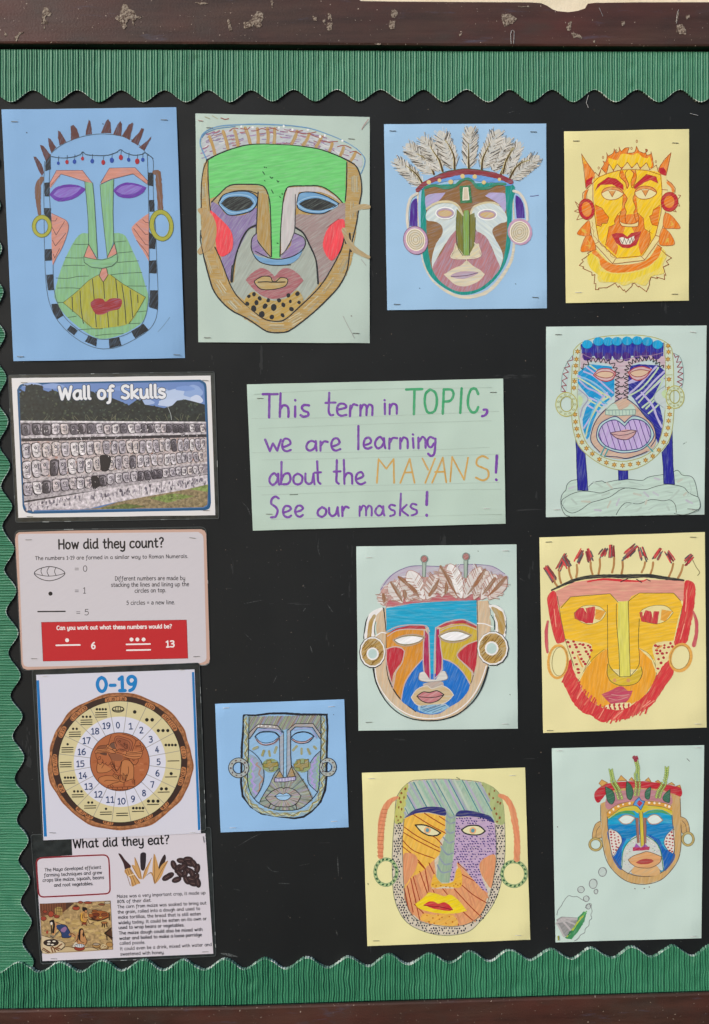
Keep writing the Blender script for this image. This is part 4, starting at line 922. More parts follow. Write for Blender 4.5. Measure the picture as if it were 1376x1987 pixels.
for x, y, r in ((385, 515, 18), (470, 500, 16), (562, 512, 20), (658, 466, 18), (756, 470, 18), (830, 516, 17), (956, 492, 14)): d.O(x, y, r, r, 'd9c48c', 's')
d.L('430,470 520,430 620,412 690,405 800,415 880,430', '4c6a4a', 5)
d.sub('gem').F('632,545 720,540 735,680 640,685', '3f7a4c', 'm', sm=0); d.F('665,560 700,558 710,655 660,660', 'cfc5b0', 's', sm=0); d.L('665,560 700,558 710,655 660,660', 'e8e6d8', 7, 0, 1)
for q, w, e in (('370,730 430,690 500,672 580,680 630,720 662,795', 18, (517, 765, 76, 46, '#')), ('722,780 745,720 820,685 900,680 950,700', 16, (858, 777, 76, 42, '#'))):
    d.sub('eye').L(q, 'd3c79e', w, fin='c'); cx, cy, rx, ry, _ = e
    d.O(cx, cy, rx, ry, 'a9a0b4', 'c'); d.E(cx, cy, rx, ry, 'eef0ee', 9); d.O(cx, cy + 2, rx * .8, ry * .62, 'cdb079', 'c'); d.E(cx, cy + 2, rx * .8, ry * .64, 'c9a3b4', 6)
d.sub('nose').F('575,1100 600,1010 620,1040 700,1110 740,1020 790,1010 800,1115 680,1135 565,1125', 'd8cda8', 'c', sm=0)
d.F('607,800 610,730 662,790 665,1100 620,1040 608,940', '7a7a38', 'm', 90, sm=0); d.F('712,1100 712,780 755,760 762,900 752,1030', '7a7a38', 'm', 90, sm=0); d.F('668,745 705,740 712,800 712,1105 665,1108 660,850', '83a455', 'm', 90, sm=0)
d.LL('607,800 606,940 618,1040 660,1108;660,790 664,1100;712,760 712,1105;762,800 760,920 750,1030', '56603a', 4); d.LL('600,1010 590,1060 565,1125 680,1135 800,1115 790,1040 752,1005', 'f0ead2', 6)
d.sub('mouth').F('510,1260* 580,1215 650,1185 690,1150 740,1190 800,1225 835,1258* 790,1310 690,1352 600,1340', 'd8cdb0', 'c', 5); d.F('560,1275 610,1245 680,1235 785,1245 740,1275 650,1298', 'b59aa8', 'c', 0); d.L('565,1280 640,1275 700,1268 780,1248', '6a5a72', 5)
d.LL('690,1130 690,1180;510,1260 600,1340 690,1352 790,1310 835,1258', 'e8dfc8', 6)
d.part('ear').F('290,650 240,690 228,870* 292,870*', '4f2f8f', 'm', 90); d.L('290,605 240,640 215,720 208,800 218,885', 'd9d2c2', 22, fin='c')
d.sub('ear_disc').O(278, 985, 98, 115, 'c39ab4', 'c', -15); d.O(277, 980, 74, 88, 'd6ccb2', 'c', -15)
for r in (66, 50, 34, 18): d.E(277, 980, r, r * 1.18, 'b8aa88', 4, -15)
d.E(277, 980, 74, 88, 'ece6d4', 8, -15); d.E(278, 985, 98, 115, '8d6a86', 4, -15)
d.part('ear').F('1085,625 1130,650 1155,720 1160,805* 1095,805*', '4f2f8f', 'm', 90); d.L('1070,585 1120,605 1165,680 1180,760 1182,820', 'd9d2c2', 22, fin='c')
d.sub('ear_disc').O(1122, 915, 100, 110, 'c39ab4', 'c', -15); d.O(1120, 918, 78, 85, 'd6ccb2', 'c', -15)
for r in (66, 50, 34, 18): d.E(1120, 918, r, r * 1.18, 'b8aa88', 4, 10)
d.E(1120, 918, 78, 85, 'ece6d4', 8)
d.marks('1205,628 1240,626 1272,620', '5a4a8c', 5); d.marks('1085,1337 1089,1339;308,1372 312,1373', '55708c', 6)
d.staples('92,98,2,d 1232,106,1,d 127,1502,1,d 1247,1446,3,d')
d.done()

# ---- 4: flaming mask
ORG, YEL, RED, FPN = 'e27c2a', 'efc62c', 'b92e3c', 'a8522f'
d = Sheet('mask_drawing', 'small yellow sheet with a fierce orange, red and yellow flaming mask with horns, top right', 'drawing',
          (1080, 240, 5.096), [(75, 75), (1312, 52), (1308, 1748), (92, 1773)], 'dcd69f')
d.part('flame_crown')
fl = '410,520* 445,440* 470,400 460,370* 485,380* 500,330 495,285* 510,320* 560,290 570,245* 585,290* 620,270 618,230* 640,275* 680,240 720,235* 700,290* 770,280 790,220* 815,270* 870,290 900,265* 880,250* 890,310* 930,300 935,275* 950,340 960,415* 940,440 890,430 600,450 500,480'
d.F(fl, ORG, 'c', 60, wob=.3); d.F('520,400 520,340 600,360 640,300 700,300 750,310 800,290 850,330 900,340 920,320 940,420 880,440 700,440 560,450', YEL, 'c', 70)
d.L(fl.replace(' 940,440 890,430 600,450 500,480', ''), FPN, 4, wob=.3)
for x, y in ((795, 173), (742, 243), (893, 263), (590, 268), (460, 333), (418, 437), (983, 375)): d.E(x, y, 7, 12, FPN, 4)
d.F('420,520 500,485 620,450 740,440 860,445 980,470 1010,500 1000,480 860,430 740,425 620,432', 'c9673a', 'c')
for q in ('370,545 382,480 420,520', '420,522 445,440 490,495', '495,490 520,398 565,465', '560,470 600,398 648,450', '640,452 702,380 745,440', '745,440 797,385 830,450', '825,448 890,385 925,455', '920,455 988,408 1015,500'):
    d.F(q, 'e2cf8e', 'c', sm=0, wob=.3); d.L(q, FPN, 5, 0, wob=.3)
d.part('horn').F('247,297* 300,380 380,490 370,530 290,640* 275,450', ORG, 'c', 80, wob=.3); d.F('290,560 360,520 350,585 290,638', RED, 'm', sm=0); d.F('250,300 280,340 300,400 262,390', 'e5a83c', 'c', sm=0); d.L('380,490 300,380 247,297 270,450 290,640', FPN, 4, 0)
d.part('horn').F('1133,285* 1070,360 1010,440 1020,490 1080,520* 1110,400', ORG, 'c', 80, wob=.3); d.F('1010,440 1060,430 1085,470 1080,520 1020,490', RED, 'm', sm=0); d.L('1010,440 1070,350 1133,285 1110,400 1082,520', FPN, 4, 0)
d.part('mask').F('365,560 420,525 520,485 640,455 760,450 900,460 1030,500* 1040,700 1030,860 1005,1000 975,1110 900,1240 840,1310 600,1330 480,1220 410,1120 380,950 370,750', YEL, 'c', 55)
d.F('300,640* 370,575* 372,800 380,920 420,1165 595,1325 850,1310 985,1100 1035,880 1045,650 1040,505* 1085,515 1098,660 1090,700 1070,880 1035,1110 1040,1130 880,1350 555,1385 380,1190 325,960 310,800', 'e4d79a', 's', sm=0)
d.F('372,560 420,525 520,485 640,455 760,450 900,460 1030,500 1040,700 1030,860 1005,1000 975,1110 900,1240 840,1310 600,1330 480,1220 410,1120 380,950 370,750', YEL, 'c', 55)
d.LL('360,590 360,750 380,920 400,1050 420,1165 480,1225 595,1328;1030,505 1045,660 1035,880 1005,1000 980,1105 850,1305;300,640 370,575 420,527 520,487 640,457 760,452 900,462 1030,505;325,960 345,1100 378,1190 555,1385 585,1335;565,1385 870,1350 1030,1130 1040,1080 1078,870;378,1190 425,1165;590,1330 835,1308 875,1350;980,1105 1035,1118;1040,650 1098,655', FPN, 5, 0)
d.LL('350,970 360,1000 348,1030 370,1060 362,1100 390,1130 412,1165;430,1180 450,1210 480,1215 500,1260 530,1270 540,1310 580,1325', FPN, 3)
d.F('380,800 450,835 480,880 518,925 500,985 450,985 440,1015 400,1005', ORG, 'c', 20, sm=0); d.F('1030,800 960,850 945,900 920,915 935,970 950,1000 1000,1010', ORG, 'c', 20, sm=0)
d.F('600,905* 570,960 580,995 520,1020 500,1120 485,1200* 590,1300 610,1215 550,1100 660,1080 680,1020 740,1015 770,1080 835,1065 810,1200 835,1305* 920,1190 930,1090 870,1040 860,930 800,890*', ORG, 'c', 60, sm=0)
d.LL('660,690 650,850 600,905 570,960 580,995 520,1020 500,1120 485,1200;800,880 860,935 870,1040 945,1085;785,700 800,880;380,800 450,835 480,880 518,925 500,985 450,985 440,1015 400,1005;1030,800 960,850 945,900 920,915 935,970 950,1000 1000,1010;920,1050 930,1150 900,1210', FPN, 4, 0)
d.F('625,470 655,460 690,540 718,600 700,640 690,590 640,540', ORG, 'c', sm=0); d.F('735,460 785,460 790,530 755,625 735,600 765,500', ORG, 'c', sm=0); d.L('635,465 625,520 680,580 698,640 715,600 690,540 680,490 700,460', FPN, 5); d.L('735,458 765,490 740,560 738,610 755,635 790,530 780,460', FPN, 5)
d.sub('eyebrow').F('385,660 410,600 510,530 590,545 660,605 665,655 600,630 550,600 440,605', RED, 'm', sm=0); d.L('385,660 410,600 510,530 590,545 660,605', FPN, 4, 0)
d.sub('eyebrow').F('765,635 780,600 890,500 985,525 1005,590 930,555 860,585 775,650', RED, 'm', sm=0); d.L('765,635 780,600 890,500 985,525 1005,590', FPN, 4, 0)
for o in (0, 328):
    dy = -8 if o else 0
    d.sub('eye').F([(x + o, y + dy, False) for x, y in ((448, 690), (480, 650), (550, 640), (620, 660), (660, 690), (610, 735), (540, 752), (480, 740))], 'e6dca8', 's'); d.F([(445 + o, 690 + dy, False), (470 + o, 640 + dy, False), (540 + o, 622 + dy, False), (640 + o, 640 + dy, False), (662 + o, 690 + dy, False), (600 + o, 662 + dy, False), (520 + o, 650 + dy, False)], 'dc9050', 'c')
    d.L([(x + o, y + dy, False) for x, y in ((445, 690), (480, 640), (550, 624), (620, 640), (664, 690), (610, 738), (540, 754), (480, 740))], FPN, 5, 1, 1); d.F([(520 + o, 665 + dy), (580 + o, 663 + dy), (552 + o, 722 + dy)], 'd8924e', 'c', sm=0); d.L([(515 + o, 662 + dy), (552 + o, 724 + dy), (584 + o, 662 + dy)], FPN, 4, 0); d.L([(448 + o, 685 + dy), (520 + o, 655 + dy), (600 + o, 658 + dy), (660 + o, 688 + dy)], FPN, 4)
d.sub('nose').F('660,700 680,690 700,750 670,810 690,870 680,960 640,950 635,880 655,800', ORG, 'c', sm=0); d.F('775,690 760,740 780,830 765,890 790,970 810,950 795,860 790,720', ORG, 'c', sm=0); d.F('620,965* 660,985 720,992 780,985 808,962* 800,1015 650,1012*', 'e2d398', 's')
d.LL('665,690 700,740 672,810 690,870 678,920 690,985;780,690 755,740 782,830 765,880 790,970;640,870 620,930 640,975 720,992 790,978 815,940 800,880;620,965 650,1012 800,1015 810,965', FPN, 5)
d.sub('mouth').F('545,1095 590,1080 660,1085 700,1118 740,1080 838,1062 820,1130 790,1200 720,1230 650,1225 590,1180', 'b23440', 'm', sm=0); d.F('618,1130 650,1120 700,1140 770,1108 772,1150 730,1190 680,1195 640,1185', 'e8e4d2', 's', sm=0); d.L('625,1135 655,1185 670,1130 690,1190 712,1135 725,1185 745,1125 752,1175 772,1115', '6d3a34', 4, 0)
d.part('beard').F('325,1280 400,1240 560,1390 875,1355 1000,1200 1040,1220 1090,1300 1050,1400 1060,1480 940,1510 880,1600 760,1570 670,1600 580,1565 420,1560 400,1450 320,1400 300,1320', 'e3cd52', 'p', 55)
d.F('380,1240* 555,1390 880,1355 1000,1195* 1040,1230 1000,1330 880,1420 720,1465 540,1470 440,1410 420,1330 350,1280', ORG, 'c', 30); d.F('310,1300 360,1290 420,1380 430,1450 540,1480 720,1480 900,1430 1010,1330 1060,1330 1000,1440 850,1500 700,1560 480,1560 420,1500 330,1420', 'e6cd42', 'c', 70)
d.L('395,1240 305,1280 325,1295 250,1345 265,1360 225,1400 270,1415 260,1430 350,1470 350,1500 380,1490 372,1580 390,1580 385,1640 420,1640 415,1625 500,1620 580,1575 610,1620 620,1600 660,1650 670,1640 685,1665 750,1600 745,1585 770,1575 810,1615 815,1605 890,1660 920,1590 920,1560 935,1515 1000,1530 990,1515 1070,1540 1065,1490 1082,1500 1055,1415 1110,1390 1085,1360 1138,1325 1080,1290 1030,1240 1040,1225 1000,1195', FPN, 5, 0, wob=.3)
d.part('ear').L('350,590 300,650 260,685 258,740;310,650 300,730'.split(';')[0], FPN, 5, 0); d.L('300,660 282,700 280,745', ORG, 22, fin='c'); d.L('318,645 300,690 300,735', FPN, 4)
for q in ('220,800 185,770 225,850', '215,845 178,865 220,880', '225,900 200,950 262,935'): d.sub('spike').L(q, FPN, 5, 0)
d.sub('ear_disc').O(298, 845, 80, 105, RED, 'm', -8); d.O(298, 845, 50, 75, ORG, 'c', -8); d.E(298, 845, 80, 105, FPN, 4, -8)
d.part('ear').L('1090,555 1140,590 1175,640 1172,680', FPN, 5, 0); d.L('1100,580 1145,625 1155,670', ORG, 28, fin='c')
for q in ('1205,705 1228,710 1200,750', '1200,770 1220,815 1190,810', '1165,840 1185,872 1150,862'): d.sub('spike').L(q, FPN, 5, 0)
d.sub('ear_disc').O(1118, 772, 85, 97, RED, 'm', 8); d.O(1115, 772, 52, 62, ORG, 'c', 8); d.E(1118, 772, 85, 97, FPN, 4, 8)
for q, nm in (('325,960 270,1000 205,1082 250,1105 330,1098', 0), ('340,1105 285,1120 238,1255 300,1262 390,1235', 0), ('1075,885 1150,920 1225,1028 1150,1035 1058,1020', 0), ('1045,1035 1120,1080 1168,1185 1100,1205 1015,1185', 0)):
    d.part('neck_frill').F(q, ORG, 'c', 70); d.L(q, 'c4764a', 4, 1, 1); p = P(q); cx = sum(a[0] for a in p) / 5; cy = sum(a[1] for a in p) / 5
    for k in range(5): d.L([(cx + random.uniform(-32, 20), cy + random.uniform(-45, 40))] * 1 + [(cx + random.uniform(-5, 30), cy + random.uniform(-20, 30))], 'f0c860', 6, 0)
d.staples('195,169,0,d 1175,189,2,d 218,1668,0,w 1170,1684,0,d')
d.done()
# ---- 5: mask on posts standing on rocks
d = Sheet('mask_drawing', 'pale green sheet with a blue and purple mask raised on three blue posts above rocks', 'drawing',
          (1050, 620, 4.221), [(42, 58), (1357, 48), (1338, 1597), (40, 1618)], 'bcd0cb')
NVY, AQU, YLN = '2c2c92', '2b95cf', 'b3b168'
d.part('rocks').F('165,1480 190,1400 230,1340 280,1315 390,1360 480,1325 560,1330 700,1310 830,1310 900,1280 1000,1270 1110,1235 1200,1280 1265,1330 1290,1440 1300,1500 1290,1560 1180,1595 230,1612 170,1560', 'b9d0c6', 'c', 10)
d.LL('165,1500 180,1470 260,1425 340,1405 430,1412 500,1420 600,1385 720,1380 850,1395 930,1370 1020,1350 1090,1355 1170,1375 1210,1420 1290,1455;205,1395 215,1350 250,1320 295,1312;390,1370 430,1335 500,1322 525,1335 600,1320 700,1308 830,1318 880,1290 1000,1270;1080,1250 1120,1235 1160,1275 1230,1285 1265,1340 1285,1450', '3d4548', 4)
d.LL('165,1500 200,1560 260,1585 330,1555 400,1505 480,1480 570,1450 640,1400 690,1380;205,1395 170,1440 162,1500 175,1560 200,1600 235,1612;1290,1455 1303,1500 1295,1550 1180,1600 1090,1590;615,1600 650,1540 700,1500 800,1510 900,1475 1000,1485 1060,1478 1100,1520 1108,1580;1290,1560 1200,1550', '3d4548', 4)
for i, q in enumerate('230,1385 270,1370;250,1470 290,1510;335,1490 400,1492;440,1560 490,1565;500,1440 560,1420;545,1540 570,1490;620,1520 640,1470;650,1340 590,1355;760,1425 820,1440;845,1415 880,1450;780,1570 820,1540;865,1480 855,1510;920,1415 960,1440;1060,1470 1130,1400;1120,1330 1155,1310;1190,1480 1240,1505;1035,1530 1050,1560;540,1340 580,1380;930,1300 970,1310;430,1330 500,1370;1170,1440 1190,1420'.split(';')):
    d.L(q, ('b3aabf', 'a9bcb2', 'b8b4a4')[i % 3], 16, 0, fin='p')
d.LL('200,1480 180,1520 210,1560;320,1350 400,1380;690,1540 760,1500 830,1490;880,1560 950,1520 1040,1510;1020,1410 1080,1420;1215,1330 1230,1400 1200,1440;720,1330 780,1340 840,1360', 'a3b8b0', 7, fin='p')
for q in ('283,975 300,1020 360,1080 370,1200 385,1400 300,1400 292,1200 288,1060', '1075,910 1078,1050 1082,1200 1095,1350 1005,1345 1000,1200 990,1090 1050,1010', '632,1232 712,1232 712,1308 636,1318'):
    d.part('post').F(q, NVY, 'm', 85, sm=0); d.L(q, '23246a', 4, 0, 1)
d.part('mask').F('268,250 330,190 450,150 600,130 800,128 940,150 1020,185 1070,240 1085,400 1088,600 1085,800 1060,960 990,1070 880,1170 760,1225 640,1230 500,1190 380,1110 300,1020 260,880 250,700 252,450', 'c6d6bd', 'p', 60)
d.F('325,200 450,160 600,150 800,150 950,165 1010,200 1020,420 1015,700 1000,880 950,1030 850,1110 700,1155 560,1140 440,1080 360,980 320,850 300,650 305,430', 'b9cbd2', 'p', 30)
d.LL('268,250 330,190 450,150 600,130 800,128 940,150 1020,185 1070,240 1085,400 1088,600 1085,800 1060,960 990,1070 880,1170 760,1225 640,1232 500,1190 380,1110 300,1020 260,880 248,700 252,450 268,250;325,205 310,430 298,650 318,850 360,990 440,1085 560,1145 700,1160 850,1115 950,1030 1000,880 1018,700 1020,420 1010,190', YLN, 5)
d.LL('255,485 300,480;1020,455 1075,452', YLN, 4)
for i, (x, y) in enumerate(((300, 262), (290, 325), (285, 378), (282, 432), (275, 505), (270, 560), (278, 778), (282, 838), (292, 895), (305, 952), (335, 1005), (372, 1055), (420, 1100), (478, 1145), (535, 1172), (600, 1190), (668, 1195), (730, 1188), (797, 1178), (857, 1152), (915, 1118), (965, 1068), (1005, 1005), (1025, 943), (1040, 888), (1045, 830), (1055, 778), (1050, 720), (1048, 565), (1048, 490), (1045, 390), (1040, 325), (1045, 265), (1040, 215))):
    d.L([(x + 20 * math.cos(a) * (1 if k % 2 else .42), y + 20 * math.sin(a) * (1 if k % 2 else .42)) for k, a in enumerate([j * math.pi / 6 for j in range(12)])], 'c99b48', 5, 0, 1, wob=.4); d.O(x, y, 7, 7, 'd9ab58', 's')
cheekL = '305,430 400,365 470,372 580,385 600,500 600,620 520,690 460,760 420,860 395,960 375,985 345,900 340,820 370,720 420,660 380,620 330,560 300,520'
d.F(cheekL, AQU, 'm', 40, sm=0)
d.F('715,385 800,365 960,375 1015,420 1015,480 960,560 915,640 970,700 985,760 1000,830 985,930 960,1015 925,930 880,850 830,760 760,650 718,600', NVY, 'm', -40, sm=0)
d.LL('350,425 430,460 500,520 590,600;372,390 440,440;300,462 400,500 500,570 575,650;315,500 380,560 450,590 520,640;540,600 470,680 430,760 350,890;400,640 520,700;380,700 480,760;500,570 540,620', 'b6aedb', 14, fin='c')
d.LL('310,480 420,545 500,610;400,375 470,425;440,560 560,640;560,630 480,690 400,830 365,960;390,660 500,720;520,640 450,720', 'c4d3a6', 12, fin='c')
d.LL('330,470 430,520 530,600;440,640 540,690;470,660 420,760 380,880', '6fbfe0', 10, fin='c')
d.LL('720,610 800,540 900,430 945,385;720,520 800,490 900,400;780,650 850,590 930,500 1010,425;870,600 960,520 1010,470', 'b6aedb', 16, fin='c')
d.LL('730,620 830,560 930,440 960,395;800,680 870,600 950,520 1015,455;830,720 920,640 1000,490;860,730 930,660;880,770 960,700', 'b6cdb0', 14, fin='c')
d.LL('825,600 880,660 920,720 950,800 990,880;700,530 760,490', 'b6aedb', 18, fin='c')
d.F('300,560 340,600 385,650 350,720 310,790', 'aebfbf', 'p'); d.F('305,620 345,655 315,720', 'b5cf8a', 'p'); d.F('1020,560 985,580 935,610 925,650 985,700 1018,740', 'b9c3c8', 'p'); d.F('1022,575 985,605 1020,650', 'b5cf8a', 'p')
d.L('305,570 385,645 340,720 320,800', 'a9a1c4', 6); d.L('1015,545 940,600 930,660 1000,720', '9fb0b6', 5)
d.F('330,275 400,300 470,320 600,330 700,320 800,300 900,290 1000,270 1015,400 960,350 900,330 820,345 740,375 715,480 712,620 700,700 640,740 605,700 610,560 605,440 570,370 480,350 400,345 330,400', 'c3aab8', 'c', 0)
d.F('325,205 345,195 1005,190 1000,300 960,305 900,290 800,295 700,300 600,300 500,300 400,300 335,280', '2f2f95', 'm', 90, sm=0)
for x, y, w in ((378, 295, 38), (475, 290, 32), (550, 300, 28), (622, 290, 32), (700, 298, 34), (785, 282, 28), (855, 280, 30), (945, 285, 36)): d.F(ell(x, y + 4, w * 1.08, 38, 0, 12), '46257c', 'm', 90, wob=1.4)
for x, y in ((380, 245), (470, 245), (555, 245), (640, 250), (730, 250), (815, 245), (900, 245), (965, 250)): d.F(ell(x, y, 36, 28, 0, 12), '34349b', 'm', 90)
for x, y in ((378, 203), (470, 180), (550, 180), (622, 178), (705, 175), (788, 172), (872, 180), (955, 205)): d.F(ell(x, y, 43, 36, 0, 12), '2f9fd2', 'm', 80); d.L(ell(x, y, 43, 36, 0, 14, 0, 180), '1f5f9e', 3, 0)
d.LL('330,275 400,310 480,325 560,325;600,330 700,325 800,300 900,295 1000,270', 'a084a0', 4)
d.wig('325,395 370,370 400,330 480,335 560,345 600,380 625,450 622,560 625,650 620,725', BLK, 17, 30, 6)
d.wig('1000,395 950,350 900,322 820,325 740,350 705,400 700,500 698,600 690,730', BLK, 17, 28, 6)
for x, y, r in ((648, 325, 24), (656, 460, 18), (657, 532, 18), (658, 595, 16), (658, 682, 18)): d.L(ell(x, y, r * 1.2, r, 0, 8, 10, 170), BLK, 8, 1)
for q in ('430,455* 470,412 530,400 580,412 610,440* 590,485 540,505 480,492', '715,435* 760,400 830,385 905,408* 860,470 800,497 745,480'):
    d.sub('eye').F(q, 'cdaaae', 'c'); p = P(q); mx = sum(a[0] for a in p) / len(p); my = sum(a[1] for a in p) / len(p); d.L(q, 'a8464c', 8, 1, 1)
    d.F([(mx + (a[0] - mx) * .86, my + (a[1] - my) * .52, a[2]) for a in p], 'd3b9a0', 's'); d.L([(mx + (a[0] - mx) * .86, my + (a[1] - my) * .52, a[2]) for a in p], 'a8464c', 5, 1, 1)
d.sub('mouth').F('700,650 780,710 850,790 920,860 940,960 930,1040 840,1100 700,1138 560,1130 470,1080 410,1000 420,880 470,790 560,700 620,670', 'c7a894', 'c', 30)
d.L('660,640 560,710 470,800 420,900 410,1000 480,1085', '2b3568', 6); d.L('705,650 780,705 850,790 920,870 940,970 900,1040', '2b3568', 6); d.L('530,1120 620,1125 700,1137 800,1110 870,1080', '2b3568', 6)
d.F('455,940 480,860 560,810 620,800 685,850* 750,795 830,810 890,860 925,940 900,1000 830,1060 740,1085 640,1088 530,1050 470,1000', 'aecdd0', 'c')
d.F('470,940 500,870 560,830 620,825 685,875* 740,820 830,830 885,880 900,940 880,1000 820,1050 730,1070 640,1070 540,1040 490,990', 'bba6d8', 'c', 75); lp = smooth_pts(P('470,940 500,870 560,830 620,825 685,875* 740,820 830,830 885,880 900,940 880,1000 820,1050 730,1070 640,1070 540,1040 490,990'), True)
d.hatch(lp, -72, 44, '5a3a8c', 5, jit=.1); d.L(lp, '2b3070', 7, 0, 1); d.L('455,940 480,860 560,808 620,795 685,845* 750,790 830,808 890,860 925,940 900,1000 830,1062 740,1088 640,1090 530,1055 470,1000', '2b3070', 7, 1, 1)
d.F('567,928* 640,915 690,900 740,905 783,912* 760,950 700,982 620,970', 'c69b9b', 'c'); d.L('567,928* 640,915 690,915 740,905 783,912* 760,950 700,984 620,972', '4a2a4c', 5, 1, 1); d.L('575,935 640,948 710,940 775,918', '4a2a4c', 4)
for q in ('525,1040 490,1110', '550,1060 520,1120', '860,1020 915,1080'): d.L(q, '4b9aa0', 10, 0)
d.sub('nose').F('530,740 560,700 610,690 640,740 700,720 740,690 775,740 770,780 700,785 620,785 530,780', 'b7cfc0', 'c', 0); d.L('528,742 640,740 775,738 770,780 640,788 530,780', '7e9c98', 4, 0, 1); d.L('535,738 570,700 620,670', '7e9c98', 4)
for x in range(555, 770, 28): d.L([(x, 742), (x + 3, 783)], '8db0b0', 4, 0)
d.part('ear').F('262,290 210,360 175,450 163,590 200,600 215,500 240,400 262,360', 'b9cdd0', 'p'); d.L('258,300 262,330 215,345 235,385 190,395 225,430 180,445 215,480 172,500 208,540 168,545 200,590 170,590', '98424e', 6, 0); d.L('262,290 210,360 175,450 163,590', '7fa0a0', 4)
d.sub('hoop_earring').E(208, 695, 68, 80, 'c3d2b2', 40, 0, 'p'); d.E(208, 695, 88, 98, 'b0ad58', 7); d.E(210, 692, 52, 62, 'b0ad58', 6)
for k in range(11): a = k * .571; d.E(208 + 69 * math.cos(a), 695 + 80 * math.sin(a), 9, 6, '9c9e60', 3)
d.part('ear').F('1085,280 1140,310 1165,400 1162,500 1150,560 1110,540 1120,440 1110,360', 'b9cdd0', 'p'); d.L('1085,275 1100,310 1130,295 1110,350 1150,345 1115,390 1160,390 1120,430 1165,440 1118,470 1165,490 1115,510 1160,530 1125,555', '98424e', 6, 0); d.L('1085,275 1140,310 1165,400 1165,500 1152,560', '7fa0a0', 4)
d.sub('hoop_earring').E(1098, 635, 58, 74, 'c3d2b2', 32, 0, 'p'); d.E(1098, 635, 74, 92, 'b0ad58', 7); d.E(1096, 632, 42, 54, 'b0ad58', 6)
for k in range(11): a = k * .571; d.E(1098 + 58 * math.cos(a), 635 + 74 * math.sin(a), 8, 5, '9c9e60', 3)
d.marks('1165,1020 1180,1010;1188,1003 1190,1006', '5a7068', 4)
d.staples('142,122,0,d 1245,102,8,w 130,1556,0,w 1243,1560,3,w')
d.done()

# ---- 11: blue forehead mask with feathers
d = Sheet('mask_drawing', 'pale green sheet with a mask with blue forehead, brown feathers and two gold ear rings', 'drawing',
          (680, 1050, 4.170), [(48, 43), (1345, 27), (1355, 1518), (65, 1534)], 'bcd0cb')
WHT, PKL, GLD = 'e6e6e6', 'c9a6a0', 'b08f50'
d.part('feather_headdress').F('240,400 300,300 400,230 520,200 720,205 900,190 1000,190 1150,200 1250,265 1280,300 1180,440 1000,465 600,490 300,530', 'b5a0bc', 'p', 20)
d.F('245,410 330,330 430,300 560,290 700,290 800,250 900,300 1000,260 1150,270 1270,300 1180,440 1000,465 600,490 290,530', 'bd948e', 'c', 60, wob=2)
d.L('245,395 320,290 420,225 520,200 720,205;'.split(';')[0], '7c74a0', 5); d.L('870,190 1000,188 1150,205 1250,265', '7c74a0', 4)
d.F('285,540 320,470 400,490 470,430 560,470 640,480 700,400 790,380 860,460 980,420 1050,480 600,495 300,530', 'b5646c', 'c', 0)
for bx, by, tx, ty, w, c in ((270, 520, 250, 420, 30, 'cdbfba'), (420, 500, 320, 330, 44, 'd9d2d0'), (450, 490, 520, 400, 30, 'd9d2d0'), (580, 480, 400, 310, 40, 'cdbfba'), (600, 470, 470, 240, 52, 'e4e0e0'), (620, 470, 700, 270, 50, 'd9d0ce'), (740, 450, 750, 290, 36, 'd9d0ce'), (860, 460, 730, 210, 44, 'd0c2bc'), (900, 460, 800, 185, 50, 'e8e6e6'), (920, 460, 1060, 210, 46, 'd9d0ce'), (1000, 470, 1110, 240, 40, 'd0c2bc'), (1060, 470, 1180, 270, 42, 'dcd4d2'), (1120, 470, 1260, 300, 42, 'd0c2bc')):
    d.sub('feather'); w *= 1.22; L = math.dist((bx, by), (tx, ty)); ux, uy = (tx - bx) / L, (ty - by) / L
    q = [(bx + ux * L * t - uy * w * k, by + uy * L * t + ux * w * k, False) for t, k in ((0, .15), (.3, .8), (.7, 1), (.93, .5), (1, 0), (.93, -.5), (.7, -1), (.3, -.8), (0, -.15))]
    d.F(q, c, 'c', math.degrees(math.atan2(-uy, ux))); d.L(q, 'b98a80', 4, 1, 1)
    for k in range(30):
        t = random.uniform(.08, .86); sg = random.choice((-1, 1)); a = .1; b = random.uniform(.8, 1.3)
        d.L([(bx + ux * L * t - uy * w * a * sg, by + uy * L * t + ux * w * a * sg), (bx + ux * L * (t + .14) - uy * w * b * sg, by + uy * L * (t + .14) + ux * w * b * sg)], random.choice(('f2f0f0', 'e8e2e0', 'b58878', 'c9a79c', 'a87464', 'c4968a')), 5, 0, fin='c')
for x0, y0, x1, y1 in ((330, 335, 420, 490), (390, 290, 470, 360), (470, 350, 555, 450), (640, 440, 715, 310), (770, 420, 775, 330), (730, 205, 860, 440), (1090, 230, 950, 430), (1170, 300, 1070, 430), (1260, 290, 1120, 440), (265, 430, 270, 500), (435, 400, 440, 470)):
    d.sub('feather').L([(x0, y0), ((x0 + x1) / 2 + 6, (y0 + y1) / 2), (x1, y1)], '94684c', (20, 30, 34, 22, 8), 1, fin='c')
for x, y, b in ((598, 145, 290), (935, 125, 295)):
    d.sub('pin').L([(x - 2, y + 25), (x + (-4), b - 10)], '9fb0a4', 26, 0, fin='c'); d.LL([[(x - 16, y + 30), (x - 14, b)], [(x + 14, y + 28), (x + 8, b)]], '6f8078', 4, 0); d.O(x, y, 24, 26, 'a56a68', 'c'); d.E(x, y, 28, 30, '8a9c96', 5)
d.part('mask').F('195,560* 270,545* 1115,480* 1130,560 1135,720 1120,900 1110,1020 1060,1160 980,1290 880,1390 740,1440 640,1450 500,1430 380,1360 270,1250 215,1140 195,1010', 'cdb394', 'c', 80)
